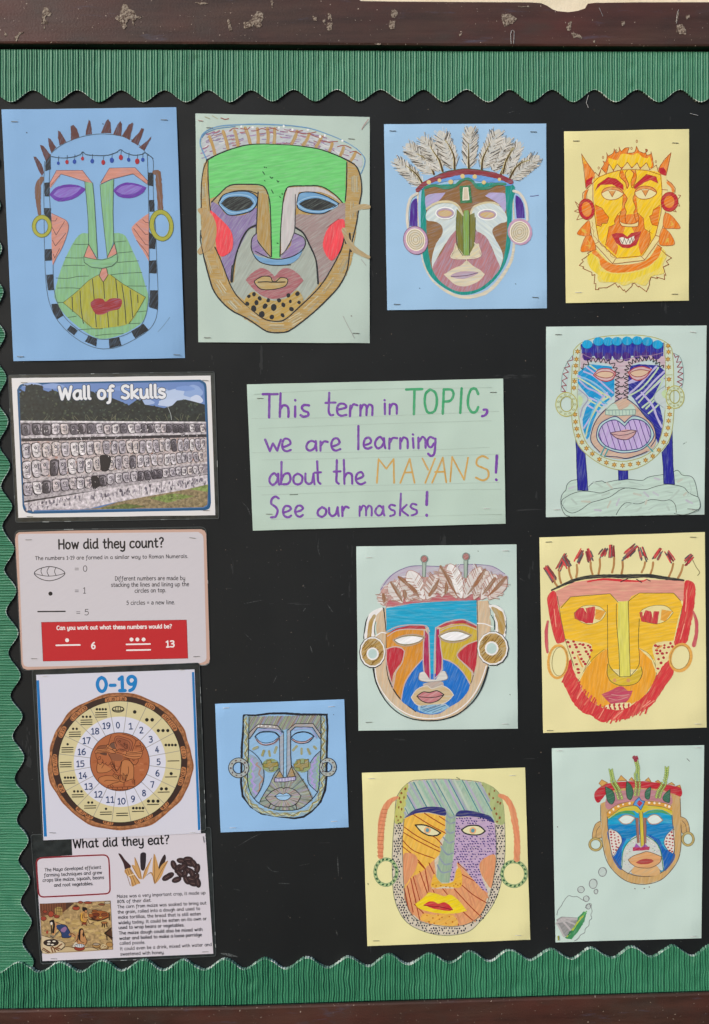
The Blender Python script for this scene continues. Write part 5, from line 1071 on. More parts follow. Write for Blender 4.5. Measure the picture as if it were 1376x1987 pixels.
d.LL('185,1035 210,1150 270,1270 360,1370 470,1430 600,1452 740,1445 870,1400 990,1300 1070,1170 1115,1020', BLK, (12, 7, 10, 9, 14)); d.L('200,1020 215,1130 280,1250 380,1350 500,1415 620,1435 740,1425 860,1375 970,1280 1050,1150 1100,1010', WHT, 9)
d.L('270,545 280,640 290,760 290,900 300,1080 350,1200 420,1290 530,1380', BLK, (9, 6, 8, 6, 14, 8)); d.L('1025,480 1030,700 1025,900 1000,1060 970,1160 880,1260 780,1350', '6a6660', 5)
d.F('288,545 500,505 750,488 1020,478 1025,690 940,650 830,645 700,690 690,800 680,1120 650,1120 635,900 625,700 560,685 440,695 350,730 292,740', '32a3cb', 'm', 0, sm=0)
d.F('290,750 360,715 480,690 600,720* 590,960* 510,1050 450,1160 410,1280* 345,1190* 350,1100 400,1000 440,900 400,855 292,870', 'd08f3e', 'm', 75, sm=0)
d.F('715,715 780,690 900,660 1020,690 1025,800 920,850 870,920 900,980 980,1060 975,1150 880,1020 800,960 738,950', 'c5aa3e', 'm', 75, sm=0)
d.F('292,880 350,860 410,870 435,900 410,980 350,1070 335,1165* 310,1080 290,960', 'b83a46', 'm', 80); d.F('1025,810* 950,840 890,890 862,930 900,970 960,1020 1000,1065* 1020,980', 'b83a46', 'm', 80)
d.F('590,950* 530,1020 460,1120 425,1210 412,1290 480,1340 560,1390 700,1400 800,1345 900,1280 965,1180 930,1090 860,1000 740,950* 740,1060 600,1060', '2f72c6', 'm', 70)
d.F('310,745 370,705 480,683 600,685 610,710 480,712 380,725', 'b0444c', 'm', sm=0); d.F('700,695 750,670 850,645 915,638 1022,690 1020,705 920,665 820,670 740,700', 'b0444c', 'm', sm=0)
d.LL('290,735 370,695 470,678 610,685 640,730;300,770 370,725 480,712 600,720;695,700 780,655 910,635 1025,685;720,730 800,695 920,680 1020,715;438,890 420,980 370,1060 345,1190;290,875 350,855 410,862 438,892;590,950 500,1050 440,1150 410,1290;1025,805 920,850 862,925 930,1000 1000,1080;740,950 830,985 910,1060 970,1160;290,870 295,1000 340,1170', 'c4b0ac', 8, fin='s')
d.sub('nose').F('605,720 630,760 640,1110 605,1090 590,950', 'a8305a', 'm', 90, sm=0); d.F('695,715 720,710 740,950 735,1060 690,1105', 'a8305a', 'm', 90, sm=0)
d.LL('598,720 590,900 595,1050 640,1120;632,700 640,900 645,1118;690,700 680,900 678,1118;722,712 730,850 745,960 735,1050 685,1110', 'c4b4b8', 8)
d.F('560,1070 600,1060 640,1120* 690,1120* 740,1055 775,1060 785,1110 740,1130 640,1140 560,1125', 'd3d0cc', 'c', 0); d.L('560,1065 555,1120 620,1140 740,1130 788,1110 770,1055', '8b8584', 5)
d.F('600,1150 740,1135 750,1180 650,1200 590,1175', 'b5a49c', 'c')
for q in ('345,800* 420,765 520,755 605,775* 560,820 460,850 380,835', '712,765* 790,725 880,718 985,762* 920,805 820,822 740,800'):
    d.sub('eye').F(q, 'a39060', 'c'); p = P(q); mx = sum(a[0] for a in p) / len(p); my = sum(a[1] for a in p) / len(p); d.F([(mx + (a[0] - mx) * .9, my + (a[1] - my) * .72, a[2]) for a in p], 'f0f0f4', 'c'); d.L(q, 'c0a898', 6, 1, 1); d.L([(mx + (a[0] - mx) * .92, my + (a[1] - my) * .74, a[2]) for a in p], '8a805c', 4, 1, 1)
d.sub('mouth').F('492,1265* 540,1200 620,1170 660,1195 740,1170 800,1200 835,1245* 780,1300 660,1340 540,1325', 'c8b088', 'c', 0); d.L('492,1265* 540,1200 620,1170 660,1195 740,1170 800,1200 835,1245* 780,1300 660,1340 540,1325', 'e4ded4', 6, 1, 1)
d.F('537,1255* 590,1220 640,1225 700,1210 757,1242* 710,1290 640,1310 580,1295', 'c07b80', 'c'); d.L('537,1255* 590,1220 640,1225 700,1210 757,1242* 710,1290 640,1310 580,1295', BLK, 6, 1, 1); d.L('540,1258 620,1265 690,1262 755,1245', BLK, 5)
d.F('555,1335 760,1320 800,1345 700,1392 620,1395 550,1365', '86b4d4', 'c', 20); d.LL('550,1335 660,1345 770,1318;555,1340 560,1370;770,1320 795,1350', 'c8d4dc', 5); d.hatch('560,1340 760,1325 780,1345 690,1385 600,1380', 20, 12, '3f6a98', 4, jit=.8, broken=.6)
for side in (0, 1):
    d.part('ear')
    if not side:
        d.L('265,540 200,565 145,610 120,680 108,790', BLK, 8); d.L('255,545 190,590 165,660 150,790', WHT, (16, 60, 74, 78), fin='s'); d.L('195,605 165,660 152,780', GLD, (24, 34, 34), fin='c'); d.L('205,660 200,700 208,760', 'bdd2c8', 16); d.L('205,650 195,700 200,760', BLK, 4)
        d.sub('ear_ring').O(178, 900, 108, 130, BLK, 's'); d.O(180, 898, 103, 124, WHT, 's'); d.O(180, 898, 92, 112, GLD, 'c'); d.hatch(ell(180, 898, 88, 108, 0, 20), 50, 16, '8a6a34', 5, jit=.9, broken=.8); d.O(180, 912, 50, 52, WHT, 's'); d.O(180, 912, 36, 40, 'b8d0ce', 's')
    else:
        d.L('1130,515 1200,530 1245,590 1258,680 1255,750', BLK, 8); d.L('1130,525 1190,560 1215,640 1215,760', WHT, (20, 90, 84, 80), fin='s'); d.L('1150,540 1200,590 1222,660 1222,740', GLD, (20, 62, 60, 56), fin='c'); d.L('1140,610 1150,660 1150,710', 'bdd2c8', 26); d.L('1140,600 1165,650 1168,715', BLK, 4)
        d.sub('ear_ring').O(1155, 870, 128, 142, BLK, 's'); d.O(1152, 868, 124, 136, WHT, 's'); d.O(1152, 868, 112, 124, GLD, 'c'); d.hatch(ell(1152, 868, 108, 120, 0, 20), 50, 17, '8a6a34', 5, jit=.9, broken=.8); d.O(1143, 868, 56, 58, WHT, 's'); d.O(1143, 868, 42, 44, 'b8d0ce', 's')
d.top.parent = None
d.part('headband_strap').LL('205,770 250,740 290,745;1030,665 1090,670 1150,695', WHT, 9)
d.marks('1032,80 1036,82;1290,1240 1294,1244', '5a6a64', 5)
d.staples('153,132,0,w 1255,77,0,w 150,1466,-2,d 1250,1479,1,w')
d.done()

# ---- 12: red bearded yellow mask
d = Sheet('mask_drawing', 'yellow sheet with a wide golden mask, thick red sides and beard, and matchstick hair', 'drawing',
          (1040, 1030, 4.095), [(28, 53), (1343, 10), (1357, 1563), (58, 1606)], 'ded8a4')
RD, GO = 'cf454b', 'e7bb44'
for x0, y0, x1, y1, hx0, hy0, hx1, hy1 in ((170, 440, 140, 380, 150, 400, 75, 285), (200, 415, 185, 320, 175, 320, 240, 190), (285, 380, 262, 290, 265, 290, 215, 200), (320, 370, 325, 270, 320, 260, 375, 150), (450, 345, 435, 250, 440, 250, 410, 150), (498, 340, 508, 225, 510, 215, 560, 135), (605, 332, 622, 215, 600, 215, 600, 115), (680, 345, 688, 235, 680, 230, 800, 120), (840, 330, 868, 250, 870, 250, 830, 130), (908, 350, 932, 250, 940, 240, 1000, 145), (1055, 370, 1092, 260, 1095, 245, 1040, 160), (1130, 375, 1170, 270, 1175, 265, 1240, 195)):
    d.part('matchstick_hair').L([(x0, y0), ((x0 + x1) / 2 + (6 if x1 > x0 else -5), (y0 + y1) / 2), (x1, y1)], 'ad7f50', 17, fin='m')
    dx, dy = hx1 - hx0, hy1 - hy0; l = math.hypot(dx, dy); ux, uy = dx / l, dy / l
    for k in range(15):
        o = random.uniform(-26, 26); a, b = random.uniform(0, .45), random.uniform(.6, 1.05)
        d.L([(hx0 + dx * a - uy * o, hy0 + dy * a + ux * o), (hx0 + dx * b - uy * o * .8, hy0 + dy * b + ux * o * .8)], ('d04a50', '7d3038', '6e2f3a', '5c6166', 'c24a52', '4d4c52', '8a2f3a')[k % 7], random.uniform(8, 13), 0, fin='m')
d.marks('1245,230 1275,290 1302,330 1285,355', '8a8560', 5)
d.part('mask').F('160,480 300,400 500,385 720,395 1180,395 1180,500 1160,620 1100,880 1080,1000 960,1150 880,1290 760,1390 540,1415 420,1330 330,1180 300,1050 220,860 180,640', 'e2d79c', 'm', 0)
d.F('160,480 300,410 450,385 700,400 900,388 1180,395 1178,560* 1145,550 1095,495 820,492 735,560 655,560 590,500 280,525 190,610* 165,560', 'd89a8c', 'm', 0, sm=0)
d.LL('410,405 530,385 690,395 850,400 880,385', RD, (12, 20, 8))
d.F('185,615 210,590 275,525 420,510 590,500 650,570 735,560 760,520 820,495 1095,495 1150,555 1165,600 1130,700 1095,870 940,905 930,950 950,1040 880,960 820,930 820,1060 850,1100 590,1100 570,1060 575,930 500,980 440,1050 420,1010 440,905 220,860 195,720', GO, 'm', 10, sm=0)
d.F('570,935 500,980 400,1090 345,1200 380,1290 460,1375 550,1405 750,1380 850,1330 940,1200 955,1130 920,1030 820,935 820,1060 840,1120 820,1200 660,1230 600,1200 575,1080', 'e5a342', 'm', 80, sm=0)
d.LL('200,612 275,525 590,500 655,568;735,560 820,495 1095,495 1150,555;230,860 440,905;935,925 960,1135;335,1190 430,1010;170,520 200,700 235,870 300,1070 345,1200;1165,600 1110,870', '6b6440', 4, 0)
d.LL('545,940 450,1020 370,1130 335,1190;825,935 900,980 945,1060 958,1140 900,1270 800,1370;380,1290 460,1375 550,1405', '8a7440', 3)
d.L('125,472 250,415 360,378 520,360 720,362 900,358 1020,375 1175,393', '2b2c2e', (14, 26, 28, 30, 34, 30, 28, 14), fin='m'); d.LL('675,405 730,380;800,385 840,410;880,385 910,400', '2b2c2e', 7)
d.sub('nose').F('655,565 735,555 740,800 750,1155 665,1160 650,800', 'd8d36a', 'm', 90, sm=0); d.F('575,1060 660,1155 750,1155 835,1080 845,1130 800,1210 700,1235 600,1210 570,1140', 'd2b444', 'm', 20)
d.LL('640,580 640,720 660,960 665,1160;735,560 740,800 750,1155;568,590 570,780 580,1060 655,1150;822,700 815,880 820,1060 755,1150;665,1160 750,1158;570,1060 568,1140 600,1200 690,1232 800,1210 845,1140 835,1080', '5e5a3a', 4)
d.O(626, 1188, 14, 16, 'd39a68', 'm'); d.O(735, 1188, 16, 15, 'd39a68', 'm')
for q, rr, orr in (('305,665 360,605 440,592 510,605 560,650* 520,710 440,742 360,725', '300,650 350,615 375,610 405,655 395,615 470,600 470,670 450,735 400,735 310,700;', '475,620 555,640 510,710 470,700'), ('830,650 880,610 950,592 1040,600 1092,650* 1040,710 960,740 880,720', '820,650 845,640 850,690 870,630 915,640 930,700 935,640 980,640 970,700 965,745 840,720', '1000,625 1085,640 1030,720 990,710')):
    d.sub('eye').F(q, 'e2d8a0', 's'); d.F(rr.rstrip(';'), 'c2404a', 'm', 80, sm=0, wob=2); d.F(orr, 'dda24c', 'm', sm=0); d.L(q, '8f8250', 3, 1, 1)
d.sub('mouth').F('522,1300* 590,1270 650,1240 690,1238 730,1270 770,1270* 745,1330 700,1370 600,1375', 'bb5068', 'm', 10); d.LL('580,1330 650,1345 730,1320;600,1300 680,1310 740,1300', 'dfa0a0', 5)
d.sub('teeth').F('575,1380 745,1365 760,1400 700,1420 540,1412', 'e4d9aa', 's')
for x in (590, 625, 665, 700, 740): d.L([(x, 1375), (x - 4, 1395), (x + 4, 1420)], 'b8404a', 10); d.dots([(x - 3, 1385), (x + 4, 1412)], 9, 'b8404a')
d.top.parent = None
for q, pts in (('240,870 300,875 440,905 420,1010 335,1185 295,1040', '255,885 270,920 292,968 308,1010 323,1060 335,1100 340,1128 300,880 312,905 322,925 338,962 350,985 362,1018 378,1040 392,1058 350,900 375,905 390,930 400,960 415,980 428,1000 415,912 430,925 440,950'), ('935,905 1095,880 1090,950 1040,1040 965,1135 950,1040', '950,912 970,920 985,918 1022,910 1070,895 960,950 988,955 1020,930 1055,925 1085,920 965,975 1005,975 1040,970 975,1020 1015,1008 995,1050 970,1095')):
    d.part('cheek').F(q, 'e2d6a0', 's'); d.dots(pts, 12, 'b23c46', ry=10); d.LL('330,990 370,1080' if '240' in q[:4] else '960,940 1000,915', 'd99a58', 12, fin='m')
hl = '130,480 158,490 175,600 200,720 230,870 200,890 165,890 130,780 100,620 92,530'
d.part('beard').F(hl, RD, 'm', 75, wob=2); d.L(hl, 'd86a68', 3, 1, 1)
d.F('1185,400 1240,405 1268,450 1255,620 1225,780 1195,890 1100,910 1130,760 1170,580', RD, 'm', 75, wob=2)
bd = '275,1010 290,1080 330,1180 380,1290 470,1380 560,1415 700,1420 800,1360 900,1270 960,1150 1050,1030 1098,1120 1060,1190 1010,1260 960,1340 900,1400 800,1450 700,1500 600,1500 520,1520 440,1470 380,1450 300,1370 250,1280 210,1200 240,1110'
d.F(bd, RD, 'm', 60, wob=3.5)
for k in range(46):
    t = k / 45; x = 215 + 660 * t; y = 1190 + 330 * math.sin(min(1, t * 1.6) * math.pi / 2) - (0 if t < .6 else (t - .6) * 200)
    d.L([(x - 5, y + random.uniform(-14, 14)), (x + random.uniform(30, 55), y - random.uniform(60, 100))], random.choice((RD, RD, 'c8434a', 'dc6a62')), random.uniform(9, 14), 0, fin='m')
d.LL('330,1330 370,1260;500,1490 540,1420;620,1490 690,1430;850,1400 910,1350;880,1390 940,1350;1150,860 1180,740;145,620 160,760;1200,470 1190,640', 'e8a08c', 7)
d.part('ear').L('95,720 82,800 85,900 92,965', 'c05a64', (18, 26, 26, 20), fin='m'); d.sub('hoop_earring').E(175, 1040, 76, 130, 'dda75a', 20, 4, 'm'); d.E(190, 1038, 62, 116, '8a7a50', 3, 4)
d.part('ear').L('1250,640 1275,720 1275,820 1255,910', 'c05a64', (14, 26, 28, 34), fin='m'); d.sub('hoop_earring').E(1150, 1008, 82, 106, 'dda75a', 24, 15, 'm'); d.E(1145, 1005, 74, 96, '8a7a50', 3, 15)
d.staples('102,88,-2,d 1250,50,0,d 112,1587,0,d 1286,1535,0,w')
d.done()
# ---- 13: small patterned mask on blue
d = Sheet('mask_drawing', 'small tilted blue square sheet with a black-outlined mask in muted green and brown patterns', 'drawing',
          (410, 1350, 4.914), [(35, 78), (1267, 35), (1310, 1255), (90, 1305)], '8cb6e0')
MG, MB, ML = 'a3b093', 'a59a8e', 'a7a8d2'
d.part('mask').F('305,190 330,178 1100,180 1108,500 1105,800 1080,930 1010,1060 920,1140 800,1165 600,1145 450,1110 350,1020 300,930 285,780 290,500', '93b8d8', 'p', 30, sm=0)
d.L('310,185 420,188 560,170 700,168 860,180 1100,182 1108,300 1104,450 1100,600 1098,780 1085,900 1040,1010 960,1100 880,1155 790,1170 640,1150 480,1125 380,1060 300,960 284,830 288,650 292,480 305,330 308,190', '23262e', (16, 22, 24, 20, 22, 24, 18, 20, 22, 22, 20), 0)
for a, b in (((335, 200), (330, 980)), ((1065, 200), (1055, 900))):
    pass
d.L('335,210 335,500 325,800 340,950 420,1065 560,1118 700,1132 860,1120 980,1040 1050,900 1065,700 1068,480 1065,210', '8f9f96', 46, fin='p'); d.wig('335,210 335,500 325,800 340,950 420,1060 560,1120 700,1135 860,1120 980,1040 1050,900 1065,700 1068,480 1065,210', '98976c', 18, 84, 14, 0); d.wig('330,230 335,500 325,820 345,960 430,1075 570,1125 720,1140 880,1110 990,1025 1060,880 1070,700 1068,480 1068,240', 'c8cfae', 14, 76, 7, 0); d.wig('338,260 340,520 322,800 350,980 430,1070 600,1125 800,1130 960,1050 1062,860 1066,520 1060,240', '8a7a50', 15, 96, 5, 0)
fh = '365,200 1045,190 1045,350 975,265 800,268 720,320 690,330 630,285 445,272 365,355'
d.F(fh, '8d907e', 'c', 60, sm=0); d.hatch(P(fh) and [(a[0], a[1]) for a in P(fh)], 62, 19, None, 12, 'c', jit=.4, colors=['8f9f7c', '948478', '8a9878', '857c88', 'a3aa8c', '8f7468', '8a86a4']); d.hatch([(a[0], a[1]) for a in P(fh)], 62, 34, '6f6a5c', 3, jit=.6)
ck = '370,560 440,600 495,690 500,800 470,900 410,980 365,900 350,760 355,620'
d.F(ck, '8f9fb0', 'c'); d.wig('390,600 400,700 395,800 415,940', 'a99cd4', 16, 60, 18, 0); d.wig('440,640 460,720 480,820 440,910', 'a58a7c', 16, 70, 14, 0); d.wig('365,600 375,720 360,830 385,950', '8fb58e', 14, 50, 14, 0)
ck2 = '1040,530 980,590 930,680 925,800 960,860 1010,915 1030,820 1035,680'
d.F(ck2, '8f9fb0', 'c'); d.wig('1000,590 960,690 955,790 990,880', 'a99cd4', 12, 50, 16, 0); d.wig('1025,580 1015,700 1015,820 1010,890', '8fb58e', 12, 46, 12, 0)
low = '650,690 600,760 560,850 510,930 460,1015 540,1075 640,1090 820,1090 900,1040 965,985 920,870 860,780 770,670 700,780'
d.F(low, '8d8e7c', 'c', 20); lowp = smooth_pts(P(low), True)
for i in range(44):
    a = R(-175 + 190 * i / 43 if i < 44 else 0); a = R(180 + 180 * i / 43) if i % 2 else R(0 + 180 * i / 43)
    cx, cy = 690, 960; q = [(cx + r * math.cos(a), cy + r * math.sin(a)) for r in range(60, 330, 8)]; q = [p for p in q if inside(p, lowp)]
    if len(q) > 4: d.L([q[0], q[-1]], ('8a9e78', '948478', '75745e', '95a28c', '9c909c', '66766c', 'a6aa90')[i % 7], (5, 16), 0, fin='c')
d.LL('360,200 356,400 352,600 345,800 375,930 460,1030 600,1085 720,1095 850,1075 960,985 1020,900 1035,700 1045,500 1045,195', '23262e', 6)
d.LL('355,510 420,560 475,630 500,720 495,820 460,910 410,980;1040,528 980,585 930,670 918,760 930,840 1010,918;650,690 600,750 550,860 500,940 460,1018;765,665 830,750 910,870 965,985', '23262e', 5)
d.sub('eyebrow').F('365,355 445,272 630,285 690,345 640,320 440,305 365,410', 'a79e98', 'c', sm=0); d.LL('360,355 445,272 540,275 630,285 690,350;362,412 440,305 630,318 680,352', '23262e', 6, 0); d.dots('450,290 480,285 520,290 560,292 600,298', 7, 'dfe3e0')
d.sub('eyebrow').F('735,325 800,268 970,265 1042,360 1035,410 965,300 800,298 745,345', 'a79e98', 'c', sm=0); d.LL('725,330 800,268 970,265 1042,365;745,345 800,298 965,300 1038,412', '23262e', 6, 0)
d.LL('450,330 540,322 640,335 670,370;790,325 860,312 950,320 1000,400', '9a98c0', 18, fin='p')
for q, lo in (('415,390* 460,350 540,340 610,350 655,395* 600,450 520,472 455,450', '430,420 480,462 530,468 600,450 640,410'), ('755,405* 800,360 870,342 930,352 980,385* 930,440 860,455 800,442', '775,420 830,445 890,445 955,405')):
    d.sub('eye').F(q, '8bb9e4', 's'); d.L(lo, 'c09a98', 16, fin='c'); d.L(q, '23262e', 6, 1, 1); p = P(q); mx = sum(a[0] for a in p) / 8; my = sum(a[1] for a in p) / 8; d.L([(mx + (a[0] - mx) * .93, my - 5 + (a[1] - my) * .78, a[2]) for a in p], '23262e', 5, 1, 1)
d.sub('nose').F('650,400 690,350 690,770 655,720', 'a0a6b0', 'c', sm=0); d.F('690,330 720,320 720,775 685,775', '8fbcdc', 'c', sm=0); d.F('722,330 755,335 758,700 722,770', 'a0a6b0', 'c', sm=0)
d.F('655,715 612,775 682,780', 'a88a50', 'c', sm=0); d.F('765,680 725,770 800,772 790,720', 'a88a50', 'c', sm=0); d.F('608,785 805,770 803,812 700,820 600,822', 'a8a0c4', 'c', sm=0)
for x in (635, 660, 690, 720, 750, 775): d.L([(x, 785), (x, 815)], 'c8c8d8', 8, 0)
d.LL('650,400 652,560 655,720 690,780;690,345 690,560 688,770;722,325 720,600 718,770;755,335 755,560 762,680 722,775;608,782 640,788 805,770 805,805 700,822 600,822 608,782;655,715 610,778;765,678 800,770', '23262e', 5, 0)
d.sub('mouth').F('515,975* 580,910 665,875 690,885 720,875 800,900 855,955* 820,1020 760,1055 680,1060 590,1045', 'a89d92', 'c'); mp = smooth_pts(P('515,975* 580,910 665,875 690,885 720,875 800,900 855,955* 820,1020 760,1055 680,1060 590,1045'), True)
for i in range(28):
    a = 2 * math.pi * i / 28; q = [(690 + r * 1.3 * math.cos(a), 965 + r * math.sin(a)) for r in range(38, 130, 5)]; q = [p for p in q if inside(p, mp)]
    if len(q) > 2: d.L([q[0], q[-1]], ('8fa07c', '96827c', '777464', '9c90a0')[i % 4], (4, 12), 0, fin='c')
d.L('515,975* 580,910 665,875 690,885 720,875 800,900 855,955* 820,1020 760,1055 680,1060 590,1045', '23262e', 6, 1, 1)
d.F('608,958* 650,930 685,940 720,928 765,955* 730,990 680,998 640,988', '9cc2e4', 's'); d.L('608,958* 650,930 685,940 720,928 765,955* 730,990 680,998 640,988', '23262e', 5, 1, 1); d.L('600,962 690,955 780,955', '23262e', 4)
d.LL('565,1035 545,1075;805,1035 815,1085', '23262e', 7, 0)
for cx in (565, 868):
    d.sub('beauty_patch').F(ell(cx, 665, 78, 66, 0, 16), '8a975e', 'c', wob=1.5)
    q = '495,650 530,650 530,615 570,612 572,640 635,635 638,670 590,680 590,715 555,715 552,690 500,680' if cx < 700 else '785,650 820,650 815,610 850,612 850,650 890,645 890,610 925,605 930,680 880,690 875,715 845,715 845,690 790,680'
    d.F(q, '998842', 'c', sm=0); d.L(q, '5c5a30', 4, 0, 1)
d.top.parent = None
for x0, y0, x1, y1 in ((400, 510, 440, 490), (500, 525, 485, 568), (550, 530, 558, 575), (605, 545, 622, 490), (780, 520, 815, 482), (862, 505, 862, 555), (920, 510, 940, 555), (980, 485, 1000, 505)):
    d.sub('painted_dash').L([(x0, y0), (x1, y1)], '969464', 24, 0, fin='c')
d.part('hoop_earring').E(262, 688, 76, 76, 'a6aca6', 42, 0, 'c'); d.E(262, 688, 97, 95, '23262e', 6); d.E(262, 688, 56, 54, '23262e', 6); d.dots([(262 + 76 * math.cos(k * .62), 688 + 74 * math.sin(k * .62)) for k in range(10)], 9, '6a5a58')
d.part('hoop_earring').E(1112, 682, 62, 68, 'a6aca6', 34, 0, 'c'); d.E(1112, 682, 80, 88, '23262e', 6); d.E(1100, 682, 46, 46, '23262e', 5); d.dots([(1112 + 62 * math.cos(k * .62), 682 + 68 * math.sin(k * .62)) for k in range(10)], 7, '6a5a58')
d.marks('1165,180 1168,182', '4a5a78', 6)
d.staples('140,116,-2,w 1146,104,-5,w 205,1260,-1,w 1172,1198,-3,w')
d.done()

# ---- 14: yellow mask with stripes and dots
d = Sheet('mask_drawing', 'yellow sheet with a mask of orange stripes, lilac dotted side and dark blue eyebrows', 'drawing',
          (690, 1480, 3.931), [(48, 78), (1293, 37), (1333, 1350), (90, 1400)], 'dcd8a2')
d.part('mask').F('415,145 520,130 650,125 800,130 960,150 1050,190 1110,260 1135,400 1140,700 1110,920 1050,1080 960,1200 860,1290 700,1318 560,1300 420,1240 340,1150 290,1000 280,700 300,400 320,250', 'ccc4b4', 'm', 30)
d.L('415,145 520,130 650,125 800,130 960,150 1050,190 1110,260 1135,400 1140,700 1110,920 1050,1080 960,1200 860,1290 700,1318 560,1300 420,1240 340,1150 290,1000 280,700 300,400 320,250', '6f7a66', 4, 1, 1)
d.F('400,160 330,240 305,350 300,460 360,455 385,300', 'b9bb6e', 'm', 80); d.F('960,150 1050,190 1110,260 1130,350 1135,465 1070,460 1040,380 1010,260', 'a3b07c', 'm', 80)
d.dots('380,200 350,232 370,265 345,300 335,272 352,355 330,340 312,410 345,415 325,440 965,178 1020,240 1060,215 1050,270 1085,300 1060,350 1105,310 1075,390 1100,420 1080,450', 7, '8a5a38', ry=10)
fq = '415,150 520,138 650,132 800,135 950,155 985,200 1020,300 1040,400 1060,445 980,390 880,365 790,370 765,415 685,360 600,338 520,345 430,385 370,430 385,300'
d.F(fq, '9fb9aa', 'm', 65, sm=0); fp = [(a[0], a[1]) for a in P(fq)]
d.hatch(fp, -62, 30, None, 18, 'm', jit=.5, colors=['a2a8b8', '9fbcab', 'a9a6bb', '96b8a6', 'b0c0b4']); d.hatch(fp, -62, 74, '4f8a9c', 6, jit=.25)
yq = '370,430 450,385 560,385 685,410 685,540 640,600 665,680 620,720 560,800 480,870 370,965 380,900 362,700 358,560'
d.F(yq, 'e3b556', 'm', 70, sm=0)
oq = '370,965 430,880 520,820 600,740 620,900 580,960 760,960 810,900 770,760 880,870 1010,995 990,1090 950,1180 880,1225 780,1245 640,1240 500,1210 410,1130 370,1030'
d.F(oq, 'd89a70', 'm', 60, sm=0); op = [(a[0], a[1]) for a in P(oq)]; d.hatch(op, -70, 40, 'cf8f6c', 14, 'm', jit=.8, broken=.5)
for q in ('440,395 560,470 690,540', '525,385 610,440 680,480', '370,490 470,560 640,650', '362,530 480,600 665,690', '358,590 440,670 600,730', '360,640 450,715 525,800', '560,545 620,580 670,640', '640,410 685,440', '480,760 530,810', '440,870 490,1050', '490,830 550,1000', '530,810 560,980', '560,765 600,850', '395,940 440,1140', '372,960 405,1120', '420,880 490,1200', '385,1060 410,1130', '450,1080 520,1150',
          '780,765 880,855', '805,850 938,918', '812,935 900,1010 1005,1072', '755,965 860,1080 960,1178', '665,960 700,1005', '805,1120 850,1165 895,1203', '770,1190 785,1240', '590,970 600,990'):
    d.L(q, 'a4422c', 6)
lq = '765,420 880,410 1000,430 1062,460 1078,600 1075,700 960,745 940,800 965,880 1010,995 960,960 880,870 830,800 775,750 765,820 745,900 715,905 740,700 760,560'
d.F(lq, 'b9a2c2', 'm', 20, sm=0); lp = [(a[0], a[1]) for a in P(lq)]
pl = []
for j in range(31):
    for i in range(19):
        x = 715 + i * 20 + (j % 2) * 10 + random.uniform(-4, 4); y = 425 + j * 19.5 + random.uniform(-4, 4)
        if inside((x, y), lp) and not (800 < x < 1000 and 465 < y < 560) and random.random() < .78: pl.append((x, y))
d._group([pl])
for x, y in pl: d.F(ell(x, y, random.uniform(6, 9), random.uniform(4, 5.6), random.uniform(10, 50), 7), '3a2a74', 's', sm=0, lev=False, wob=0)
d.F('365,700 440,695 475,740 460,810 420,880 372,930', 'd5946e', 'm', 80); d.F('1065,705 980,730 945,780 960,850 1000,920 1035,955 1060,850', 'd5946e', 'm', 80)
bp1 = smooth_pts(P('340,450 360,470 355,700 365,960 400,1120 480,1210 640,1250 800,1250 920,1200 1000,1080 1050,900 1075,700 1070,480 1130,480 1138,700 1110,920 1050,1080 960,1200 860,1288 700,1312 560,1296 420,1235 340,1145 295,1000 283,700 300,470'), True)
pl = []
for j in range(45):
    for i in range(43):
        x = 285 + i * 20 + (j % 2) * 10 + random.uniform(-4, 4); y = 462 + j * 19.5 + random.uniform(-4, 4)
        if inside((x, y), bp1) and random.random() < .8: pl.append((x, y))
d.sub('dotted_border')
for x, y in pl: d.F(ell(x, y, random.uniform(4.5, 7), random.uniform(6, 9), random.uniform(-40, 40), 7), '1f2036', 's', sm=0, wob=0)
d.L('370,430 358,600 362,800 370,960 400,1110 480,1205 640,1245 800,1245 920,1195 1000,1080 1050,900 1075,700 1065,470', '6f7468', 4)
d.sub('nose').F('690,365 765,410 750,700 715,915 650,915 615,870 640,700 690,540', '92ac96', 'm', 85, sm=0)
d.LL('690,440 720,465 755,455;685,510 720,540 750,525;670,570 710,612 748,600;650,640 700,700 740,690;640,720 680,775 735,765;625,780 660,838 730,825;690,380 720,420 760,410', '8896a6', 13, fin='m')
d.F('600,850 580,950 690,945 800,950 812,860 790,800 765,830 745,905 660,920 620,880', 'dfb048', 'm', 20); d.dots('590,930 615,940 650,938 690,945 720,950 750,940 780,935 800,925 765,925', 6, 'b87a2c')
d.sub('eyebrow').F('375,420 440,365 520,340 600,335 680,350 682,405 560,380 470,385 400,412', '2c2f72', 'm', 10); d.sub('eyebrow').F('765,410 790,368 870,365 960,385 1030,410 1058,460 980,425 880,410', '2c2f72', 'm', 10)
for q, cx, cy in (('455,475* 520,475 580,495 650,535* 620,555 560,555 500,525', 548, 515), ('808,512* 860,482 940,482 990,522* 950,548 880,550 830,535', 895, 518)):
    d.sub('eye').F(q, 'dddab2', 's'); d.O(cx, cy, 26, 26, 'e0a878', 'm'); d.O(cx, cy, 14, 16, '5f97a4', 's'); d.L(q, '202226', 10, 1, 1)
d.sub('mouth').F('455,1080* 530,1020 560,990 620,1000 680,1020 720,1005 780,1045 850,1130* 760,1150 640,1150 540,1130 480,1110', 'e3cb38', 'm', 20); d.F('518,1085* 560,1060 600,1060 630,1075 680,1065 720,1090 745,1125* 700,1130 600,1115', 'c23c44', 'm', 10); d.L('522,1088 600,1100 640,1098 740,1122', '8a2a34', 5)
d.F('520,1150 600,1160 740,1160 780,1240 640,1240 500,1200', 'e0ae58', 'm'); d.dots('545,1165 590,1185 630,1165 660,1180 715,1175 560,1215 640,1195 690,1225 740,1215 600,1225', 6, 'b9702c')
